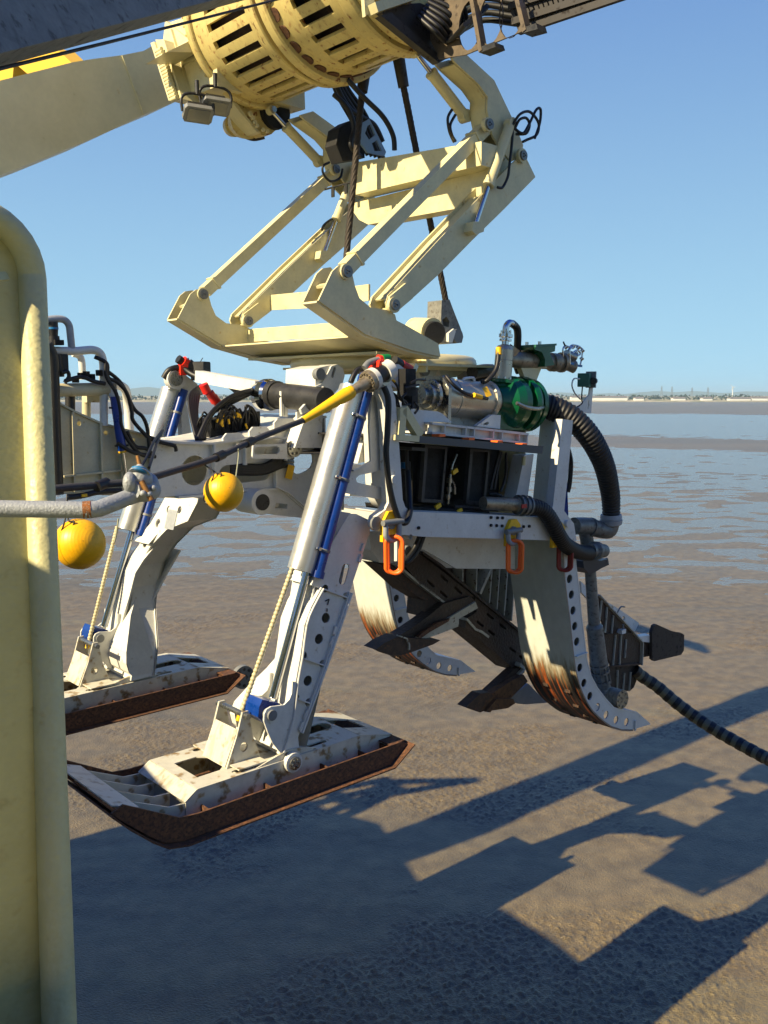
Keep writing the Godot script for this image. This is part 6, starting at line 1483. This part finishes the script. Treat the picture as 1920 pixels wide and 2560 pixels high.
	cyl([Vector3(-0.727,8.747,-2.69)][0], [Vector3(-0.697,8.691,-2.683)][0], 0.009, 0.009, 8); commit("swing_bolt", M.brass, r)
	for w in [Vector3(-0.705,8.708,-2.685),Vector3(-0.72,8.712,-2.675),Vector3(-0.697,8.724,-2.707)]:
		ball(w, Vector3(0.011, 0.010, 0.011), 8, 6); commit("nut", M.galv, r)
	tube([Vector3(-0.743,8.784,-2.745),Vector3(-0.75,8.812,-2.849),Vector3(-0.768,8.848,-3.005),Vector3(-0.789,8.879,-3.211)], 0.005, 6, 5); commit("cord", M.black, r)
	tube([Vector3(-0.718,8.784,-2.745),Vector3(-0.732,8.812,-2.849),Vector3(-0.758,8.841,-3.004),Vector3(-0.786,8.879,-3.211)], 0.005, 6, 5); commit("cord", M.black, r)
	# overhead girder and stay wire
	var g := wthing("overhead_girder", "dark grey steel girder crossing the upper left corner", "girder", [Vector3(-2.133,10.992,-5.297)][0])
	var ga = [Vector3(-2.133,11.033,-5.303),Vector3(-1.387,13.149,-9.608)]
	var gd: Vector3 = ga[1] - ga[0]
	beam(ga[0] - gd * 0.5, ga[1] + gd * 0.6, 0.20, 0.30, Vector3(0.6, 0, 0.8)); commit("web", M.girder, g)
	var gl := [ga[0] - gd * 0.5 + Vector3(0, -0.155, 0), ga[1] + gd * 0.6 + Vector3(0, -0.155, 0)]
	beam(gl[0], gl[1], 0.26, 0.03, Vector3(0.6, 0, 0.8)); commit("flange", M.girder, g)
	var s := wthing("stay_wire", "thin dark wire running below the overhead girder", "wire", [Vector3(-2.133,10.805,-5.273)][0])
	tube([Vector3(-2.318,10.575,-4.84),Vector3(-2.133,10.805,-5.273),Vector3(-1.798,11.63,-6.993),Vector3(-1.082,12.745,-9.152),Vector3(-0.409,13.571,-10.67)], 0.011, 7, 4); commit("wire", M.traydark, s)
# ---------------------------------------------------------------- sand, water, far shore
func sand_height(x: float, z: float, na: FastNoiseLite, nb: FastNoiseLite) -> float:
	var d := sqrt(x * x + z * z)
	var bias := lerpf(0.075, 0.0, smoothstep(26, 52, d))
	bias = lerpf(bias, -0.014, smoothstep(60, 120, d))
	bias = lerpf(bias, 0.028, smoothstep(150, 172, d) * (1.0 - smoothstep(190, 215, d)))
	bias = lerpf(bias, -0.03, smoothstep(215, 260, d))
	bias = lerpf(bias, 0.10, smoothstep(440, 600, d))
	return bias + na.get_noise_2d(x * 0.35, z) * lerpf(0.016, 0.045, smoothstep(90, 200, d)) + nb.get_noise_2d(x * 0.45, z) * 0.036
func build_ground():
	var na := FastNoiseLite.new()
	na.seed = 3; na.frequency = 0.028; na.fractal_octaves = 3
	var nb := FastNoiseLite.new()
	nb.seed = 8; nb.frequency = 0.42; nb.fractal_octaves = 4
	var nr := FastNoiseLite.new()
	nr.seed = 21; nr.frequency = 3.2; nr.fractal_octaves = 2; nr.noise_type = FastNoiseLite.TYPE_SIMPLEX
	var nm := FastNoiseLite.new()
	nm.seed = 31; nm.frequency = 0.16; nm.fractal_octaves = 3
	var mat := sand_material()
	var near := [9.0]
	while near[-1] < 47.0: near.append(near[-1] * 1.0027)
	sand_sheet("sand", "wet rippled sand below the plough", near, 620, 31.0, na, nb, nr, nm, mat, false)
	var far := [4.0]
	while far[-1] < 700.0: far.append(far[-1] * 1.012)
	while far[-1] < 9000.0: far.append(far[-1] * 1.12)
	var wet := mat.duplicate() as StandardMaterial3D
	wet.roughness = 0.34
	sand_sheet("tidal_flat", "tidal flat of sand and puddles reaching to the far shore", far, 420, 75.0, na, nb, nr, nm, wet, true)
	# ground outside the fan, behind the viewer
	var o2 := MeshInstance3D.new()
	var pm := PlaneMesh.new()
	pm.size = Vector2(16000, 16000)
	o2.mesh = pm; o2.position = Vector3(0, -0.35, 0); o2.material_override = M.mudflat
	o2.name = "ground"; o2.set_meta("kind", "structure"); o2.set_meta("label", "mudflat below the sand sheet")
	add_child(o2)
	var w := MeshInstance3D.new()
	var wm := PlaneMesh.new()
	wm.size = Vector2(2400, 1000)
	w.mesh = wm; w.position = Vector3(0, 0.0, -520); w.material_override = water_material()
	w.name = "water"; w.set_meta("kind", "structure"); w.set_meta("label", "shallow tidal water lying in the hollows of the sand")
	add_child(w)
func sand_sheet(called: String, label: String, radii: Array, cols: int, half: float, na: FastNoiseLite, nb: FastNoiseLite, nr: FastNoiseLite, nm: FastNoiseLite, mat: Material, far: bool):
	var V := PackedVector3Array()
	var N := PackedVector3Array()
	var CO := PackedColorArray()
	var I := PackedInt32Array()
	for r in radii:
		for k in cols + 1:
			var deg := -half + 2.0 * half * k / cols
			var a := deg_to_rad(deg)
			var x: float = r * sin(a)
			var z: float = -r * cos(a)
			var y := 0.10 if r > 700 else sand_height(x, z, na, nb)
			if far:
				if r < 45.5 and absf(deg) < 30.8: y -= 0.06
			else:
				# ripples and casts, in patches
				var patch := smoothstep(-0.15, 0.25, nm.get_noise_2d(x, z))
				var w := nr.get_noise_2d(x * 1.0, z * 1.35)
				var cast := maxf(0.0, nr.get_noise_2d(x * 1.7 + 80.0, z * 1.7) - 0.12)
				y += ((0.45 - absf(w)) * 0.020 * (0.25 + 0.75 * patch) + cast * 0.042 * patch) * (1.0 - smoothstep(36, 46, r))
			V.append(Vector3(x, y, z))
			var pt := clampf(0.5 + na.get_noise_2d(x * 0.5 + 300.0, z * 1.6) * 1.1 + nb.get_noise_2d(x * 0.4, z) * 0.5, 0, 1)
			CO.append(Color(0.80, 0.82, 0.84).lerp(Color(1.06, 1.0, 0.90), pt))
	var W := cols + 1
	N.resize(V.size())
	for j in radii.size():
		for k in W:
			var dx: Vector3 = V[j * W + mini(k + 1, cols)] - V[j * W + maxi(k - 1, 0)]
			var dr: Vector3 = V[mini(j + 1, radii.size() - 1) * W + k] - V[maxi(j - 1, 0) * W + k]
			var n := dx.cross(dr)
			N[j * W + k] = (n if n.y > 0 else -n).normalized()
	for j in radii.size() - 1:
		for k in cols:
			var a := j * W + k
			I.append_array([a, a + W, a + W + 1, a, a + W + 1, a + 1])
	var arr := []
	arr.resize(Mesh.ARRAY_MAX)
	arr[Mesh.ARRAY_VERTEX] = V; arr[Mesh.ARRAY_NORMAL] = N; arr[Mesh.ARRAY_INDEX] = I; arr[Mesh.ARRAY_COLOR] = CO
	var m := ArrayMesh.new()
	m.add_surface_from_arrays(Mesh.PRIMITIVE_TRIANGLES, arr)
	m.surface_set_material(0, mat)
	var o := MeshInstance3D.new()
	o.mesh = m; o.name = called
	o.set_meta("kind", "structure"); o.set_meta("label", label)
	add_child(o)
func sand_material() -> StandardMaterial3D:
	var size := 1024
	var a := noise_img(0.006, 201, 5, size)
	var b := noise_img(0.05, 205, 4, size)
	var img := Image.create(size, size, true, Image.FORMAT_RGB8)
	for y in size:
		for x in size:
			var k := 1.0 + 0.30 * (a.get_pixel(x, y).r - 0.5) + 0.16 * (b.get_pixel(x, y).r - 0.5)
			img.set_pixel(x, y, Color(0.41 * k, 0.37 * k, 0.275 * k))
	img.generate_mipmaps()
	var n1 := noise_img(0.05, 211, 2, size)
	var n2 := noise_img(0.11, 223, 3, size)
	var nm := Image.create(size, size, false, Image.FORMAT_L8)
	for y in size:
		for x in size:
			var v := n1.get_pixel(x, (y * 2) % size).r * 0.55 + n2.get_pixel(x, y).r * 0.30 + b.get_pixel((x * 2) % size, y).r * 0.15
			nm.set_pixel(x, y, Color(v, v, v))
	nm.bump_map_to_normal_map(9.0)
	nm.generate_mipmaps()
	var m := StandardMaterial3D.new()
	m.albedo_texture = ImageTexture.create_from_image(img)
	m.normal_enabled = true
	m.normal_texture = ImageTexture.create_from_image(nm)
	m.normal_scale = 0.75
	m.roughness = 0.43
	m.vertex_color_use_as_albedo = true
	m.metallic_specular = 0.6
	m.uv1_triplanar = true; m.uv1_world_triplanar = true
	m.uv1_scale = Vector3.ONE * 0.28
	return m
func water_material() -> StandardMaterial3D:
	var nm := noise_img(0.03, 301, 4, 512)
	nm.bump_map_to_normal_map(5.0)
	nm.generate_mipmaps()
	var m := StandardMaterial3D.new()
	m.albedo_color = Color(0.36, 0.34, 0.29)
	m.roughness = 0.16
	m.metallic_specular = 0.5
	m.normal_enabled = true
	m.normal_texture = ImageTexture.create_from_image(nm)
	m.normal_scale = 0.45
	m.uv1_triplanar = true; m.uv1_world_triplanar = true
	m.uv1_scale = Vector3.ONE * 0.15
	return m
func build_far():
	var rng := RandomNumberGenerator.new()
	rng.seed = 77
	# low land: beach ramp and fields
	var land := Node3D.new()
	BO = Vector3.ZERO
	var n := FastNoiseLite.new()
	n.seed = 4; n.frequency = 0.004
	var rows := [[-1430.0, 0.0], [-1455.0, 1.6], [-1490.0, 2.6], [-1700.0, 4.0], [-2600.0, 8.0], [-6500.0, 10.0]]
	for i in 60:
		var x0 := -3000.0 + 100.0 * i
		for j in rows.size() - 1:
			var P := []
			for e in [[x0, j], [x0 + 100.0, j], [x0 + 100.0, j + 1], [x0, j + 1]]:
				P.append(Vector3(e[0], rows[e[1]][1] * (1.0 + 0.5 * n.get_noise_1d(e[0])), rows[e[1]][0] + 60.0 * n.get_noise_1d(e[0] * 0.7 + 500)))
			quad(P[0], P[1], P[2], P[3], Vector3.UP)
	var b := commit("far_land", M.beach, self)
	b.set_meta("kind", "structure"); b.set_meta("label", "pale beach and low land along the horizon")
	# woods along the shore: small faces heaped into crowns, one mass far off
	for i in 1300:
		var x := rng.randf_range(-1100, 1300)
		var dens := 0.5 + 0.5 * n.get_noise_1d(x * 1.3 + 90)
		if rng.randf() > 0.30 + dens: continue
		var z := rng.randf_range(-1620, -1530)
		var h := rng.randf_range(5, 9.5) * (0.8 + 0.5 * dens)
		for k in 9:
			var c := Vector3(x + rng.randf_range(-6, 6), 2.5 + rng.randf() * h, z + rng.randf_range(-4, 4))
			var s := rng.randf_range(1.6, 3.6)
			var p := []
			for e in 4: p.append(c + Vector3(rng.randf_range(-s, s), rng.randf_range(-s, s) * 0.8, rng.randf_range(-s, s)))
			for e in [[0, 1, 2], [0, 1, 3], [0, 2, 3], [1, 2, 3]]:
				var nn: Vector3 = (p[e[1]] - p[e[0]]).cross(p[e[2]] - p[e[0]]).normalized()
				if nn.y < 0: nn = -nn
				tri(p[e[0]], p[e[1]], p[e[2]], nn, nn, nn)
	var t := commit("far_woods", M.leaf, self)
	t.set_meta("kind", "stuff"); t.set_meta("label", "dark green woods along the far shore"); t.set_meta("category", "woods")
	# buildings on the shore
	var bl := [[1245, 24, 6, "white low shed on the far shore behind the sensor bracket"], [1300, 74, 5.5, "long white shed on the far shore right of the sensor bracket"], [1375, 14, 4.0, "small white house on the far shore left of the pylons"], [1460, 20, 4.0, "white house on the far shore below the first two pylons"], [1520, 16, 4.0, "white house on the far shore below the third pylon"], [1590, 34, 3.6, "long low white building on the far shore left of the wind turbine"], [1632, 26, 4.5, "white building at the right end of the far shore"], [1170, 26, 8, "pale block on the far shore behind the suction hose"], [1195, 14, 7, "narrow white block on the far shore behind the hose plate"]]
	for e in bl:
		var x: float = (e[0] - 829.5) / 1944.0 * 1470.0
		var o := wthing("far_building", e[3], "building", Vector3(x, 2.0, -1470), "buildings on the far shore")
		var w: float = e[1]
		var h: float = e[2]
		box(Vector3(x, 2.0 + h / 2, -1470), Vector3(w, h, 12)); commit("wall", M.housewhite, o)
		uplate([-1477, 2.0 + h, -1463, 2.0 + h, -1470, 2.0 + h + 2.0], x - w / 2 - 0.5, x + w / 2 + 0.5); commit("roof", M.roof, o)
	# pylons
	var px := [1424, 1446, 1489, 1523]
	var ord := ["first", "second", "third", "fourth"]
	for i in 4:
		var D := 2300.0
		var x: float = (px[i] - 829.5) / 1944.0 * D
		var o := wthing("pylon", "grey lattice pylon on the horizon, %s from the left" % ord[i], "pylon", Vector3(x, 6, -D), "pylons on the horizon")
		var H := [29.0, 28.0, 25.0, 26.0][i] as float
		for sx in [-1, 1]:
			for sz in [-1, 1]:
				beam(Vector3(x + 2.6 * sx, 6, -D + 2.6 * sz), Vector3(x + 0.3 * sx, 6 + H, -D + 0.3 * sz), 0.5, 0.5); commit("leg", M.pylon, o)
		for k in 3:
			var y: float = 6 + H * (0.62 + 0.14 * k)
			box(Vector3(x, y, -D), Vector3(8.5 - 1.2 * k, 0.5, 0.6)); commit("crossarm", M.pylon, o)
		for k in 6:
			var y0: float = 6 + H * 0.15 * k
			var w0 := 2.6 - 2.3 * 0.15 * k
			var w1 := 2.6 - 2.3 * 0.15 * (k + 1)
			beam(Vector3(x - w0, y0, -D + w0), Vector3(x + w1, y0 + H * 0.15, -D + w1), 0.3, 0.3); commit("brace", M.pylon, o)
	var D2 := 2500.0
	var wx := (1576 - 829.5) / 1944.0 * D2
	var wt := wthing("wind_turbine", "white wind turbine on the horizon at the right", "wind turbine", Vector3(wx, 6, -D2))
	cyl(Vector3(wx, 6, -D2), Vector3(wx, 33, -D2), 1.5, 0.9, 12); commit("tower", M.housewhite, wt)
	box(Vector3(wx + 0.5, 33.6, -D2), Vector3(4.5, 1.8, 2.0)); commit("nacelle", M.housewhite, wt)
	for k in 3:
		var a := 0.1 + TAU * k / 3
		beam(Vector3(wx - 1.0, 33.6, -D2 + 1.5), Vector3(wx - 1.0 + cos(a) * 9, 33.6 + sin(a) * 9, -D2 + 1.5), 0.4, 0.9); commit("blade", M.housewhite, wt)
	# hills
	var hn := FastNoiseLite.new()
	hn.seed = 12; hn.frequency = 0.0011; hn.fractal_octaves = 4
	BO = Vector3.ZERO
	for i in 240:
		var P := []
		for e in [i, i + 1]:
			var x: float = -6000.0 + 50.0 * e
			var h: float = 34.0 + 36.0 * hn.get_noise_1d(x) + 30.0 * exp(-pow((x + 1750.0) / 350.0, 2)) + 16.0 * exp(-pow((x - 2500.0) / 260.0, 2))
			P.append([Vector3(x, 0, -5900), Vector3(x, maxf(h, 4.0), -6400), Vector3(x, 0, -7400)])
		quad(P[0][0], P[1][0], P[1][1], P[0][1], Vector3(0, 0.97, 0.2).normalized())
		quad(P[0][1], P[1][1], P[1][2], P[0][2], Vector3(0, 0.97, -0.2).normalized())
	var hl := commit("hills", M.hill, self)
	hl.set_meta("kind", "structure"); hl.set_meta("label", "low blue hills on the horizon")
# ---------------------------------------------------------------- scene
func _ready():
	var cam := Camera3D.new()
	cam.name = "camera"
	cam.position = Vector3(0, 9, 0)
	cam.rotation_degrees = Vector3(-7.328, 0, 0)
	cam.fov = 59.27
	cam.near = 0.05
	cam.far = 12000
	add_child(cam)
	cam.current = true
	var we := WorldEnvironment.new()
	var env := Environment.new()
	var sm := ProceduralSkyMaterial.new()
	sm.sky_top_color = Color(0.05, 0.26, 0.64)
	sm.sky_horizon_color = Color(0.61, 0.78, 0.86)
	sm.sky_curve = 0.31
	sm.ground_horizon_color = Color(0.60, 0.66, 0.66)
	sm.ground_bottom_color = Color(0.35, 0.31, 0.26)
	sm.sun_angle_max = 1.0
	sm.energy_multiplier = 0.64
	var cov := Image.create(1024, 512, false, Image.FORMAT_RGB8)
	var cn := FastNoiseLite.new()
	cn.seed = 41; cn.frequency = 0.012; cn.fractal_octaves = 5
	for y in range(190, 256):
		for x in 1024:
			var e := (256 - y) * 180.0 / 512.0   # degrees above the horizon
			var c := smoothstep(0.16, 0.5, cn.get_noise_2d(x * 1.0, y * 4.5)) * smoothstep(0.5, 3.0, e) * (1.0 - smoothstep(5.0, 11.0, e))
			cov.set_pixel(x, y, Color(c, c, c))
	sm.sky_cover = ImageTexture.create_from_image(cov)
	sm.sky_cover_modulate = Color(0.16, 0.14, 0.12, 1.0)
	var sky := Sky.new()
	sky.sky_material = sm
	env.background_mode = Environment.BG_SKY
	env.sky = sky
	env.ambient_light_source = Environment.AMBIENT_SOURCE_SKY
	env.tonemap_mode = Environment.TONE_MAPPER_LINEAR
	env.tonemap_exposure = 2.1
	env.sdfgi_enabled = true; env.ssao_enabled = true; env.ssil_enabled = true
	env.fog_enabled = true
	env.fog_density = 0.00016
	env.fog_light_color = Color(0.66, 0.78, 0.86)
	we.environment = env
	we.name = "environment"
	add_child(we)
	var sun := DirectionalLight3D.new()
	sun.name = "sun"
	sun.light_energy = 1.6
	sun.light_color = Color(1.0, 0.92, 0.76)
	sun.light_angular_distance = 0.5
	sun.shadow_enabled = true
	sun.rotation_degrees = Vector3(-SUN_EL, -SUN_AZ, 0)
	add_child(sun)
	make_materials()
	M.skiwhite = surface(Color(0.74, 0.73, 0.67), 0.5, 0, 0.10, Color(0.46, 0.38, 0.26), 0.33, 103, 0.45)
	M.hoop = surface(Color(0.76, 0.77, 0.75), 0.45, 0, 0.06, Color(0.5, 0.42, 0.30), 0.12, 107, 0.5)
	M.hullrib = surface(Color(0.66, 0.66, 0.61), 0.5, 0, 0.10, Color(0.30, 0.23, 0.16), 0.24, 109, 0.9)
	M.mudrust = surface(Color(0.36, 0.26, 0.16), 0.8, 0, 0.35, Color(0.14, 0.10, 0.08), 0.3, 113, 1.4)
	M.mudgrey = surface(Color(0.20, 0.17, 0.145), 0.7, 0.1, 0.3, Color(0.10, 0.085, 0.07), 0.3, 117, 1.0)
	M.pinsteel = flat(Color(0.42, 0.42, 0.42), 0.35, 0.7)
	M.hosepale = flat(Color(0.37, 0.37, 0.30), 0.65)
	M.lampglass = flat(Color(0.40, 0.41, 0.40), 0.15)
	M.ledge = flat(Color(0.28, 0.29, 0.29), 0.55)
	M.darkgrey = surface(Color(0.20, 0.20, 0.20), 0.45, 0.3, 0.2, Color(0.10, 0.09, 0.08), 0.25, 119, 1.0)
	M.orangered = flat(Color(0.95, 0.17, 0.05), 0.45)
	M.orangered2 = flat(Color(0.50, 0.11, 0.06), 0.5)
	M.redwhite = flat(Color(0.62, 0.10, 0.08), 0.5)
	M.greencap = flat(Color(0.06, 0.48, 0.20), 0.4)
	M.greenish = surface(Color(0.15, 0.38, 0.31), 0.5, 0, 0.15, Color(0.4, 0.4, 0.36), 0.2, 123, 2.0)
	M.sleeve2 = surface(Color(0.72, 0.69, 0.61), 0.36, 0.6, 0.08, Color(0.60, 0.55, 0.44), 0.25, 127, 0.9)
	M.pipe = surface(Color(0.56, 0.52, 0.44), 0.42, 0.5, 0.25, Color(0.28, 0.24, 0.18), 0.3, 131, 1.2)
	M.pipe2 = surface(Color(0.42, 0.43, 0.42), 0.45, 0.3, 0.25, Color(0.22, 0.20, 0.18), 0.3, 137, 1.2)
	M.darkpipe = surface(Color(0.13, 0.12, 0.10), 0.5, 0.1, 0.3, Color(0.25, 0.2, 0.13), 0.2, 139, 1.4)
	M.endcap = surface(Color(0.62, 0.56, 0.45), 0.6, 0.3, 0.25, Color(0.3, 0.24, 0.17), 0.3, 141, 1.6)
	M.hose = surface(Color(0.06, 0.06, 0.065), 0.55, 0, 0.3, Color(0.16, 0.15, 0.13), 0.25, 143, 1.4)
	M.lightblue = flat(Color(0.10, 0.42, 0.62), 0.4)
	M.darkblue = flat(Color(0.04, 0.09, 0.16), 0.4)
	M.paleblue = flat(Color(0.48, 0.58, 0.66), 0.5)
	M.brass = surface(Color(0.55, 0.40, 0.22), 0.5, 0.4, 0.2, Color(0.35, 0.2, 0.1), 0.3, 149, 6.0)
	M.rust2 = surface(Color(0.50, 0.30, 0.13), 0.9, 0, 0.5, Color(0.55, 0.52, 0.48), 0.35, 151, 14.0)
	M.galvrough = surface(Color(0.46, 0.46, 0.44), 0.6, 0.2, 0.2, Color(0.3, 0.28, 0.25), 0.3, 153, 1.6)
	M.frontcream = surface(Color(0.76, 0.73, 0.60), 0.5, 0, 0.08, Color(0.50, 0.38, 0.20), 0.16, 157, 0.8)
	M.gird = surface(Color(0.84, 0.80, 0.62), 0.42, 0, 0.05, Color(0.70, 0.63, 0.44), 0.16, 159, 0.3)  # cream made paler and cleaner to brighten the unlit girder side
	M.yellowpaint = flat(Color(0.85, 0.68, 0.16), 0.5)
	M.trayshade = surface(Color(0.34, 0.29, 0.22), 0.55, 0.0, 0.2, Color(0.2, 0.16, 0.12), 0.3, 163, 0.8)  # brown darkened to stand for the shade on the tray bracket
	M.traydark = surface(Color(0.16, 0.145, 0.135), 0.6, 0.0, 0.25, Color(0.1, 0.08, 0.07), 0.3, 167, 0.8)
	M.mudflat = flat(Color(0.47, 0.42, 0.34), 0.7)
	M.beach = surface(Color(0.62, 0.58, 0.47), 0.9, 0, 0.2, Color(0.36, 0.38, 0.22), 0.4, 173, 0.004)
	M.leaf = flat(Color(0.12, 0.18, 0.09), 0.9)
	M.housewhite = flat(Color(0.82, 0.82, 0.80), 0.7)
	M.roof = flat(Color(0.42, 0.38, 0.36), 0.8)
	M.pylon = flat(Color(0.42, 0.44, 0.46), 0.6)
	M.hill = flat(Color(0.30, 0.34, 0.26), 0.95)
	build_ground()
	build_far()
	build_plough()
	build_dock()
	build_gantry()
	build_ropes()
	build_links()
	build_umbilical()
	build_floats()
	build_striped_hose()
	build_near()
	build_ship()
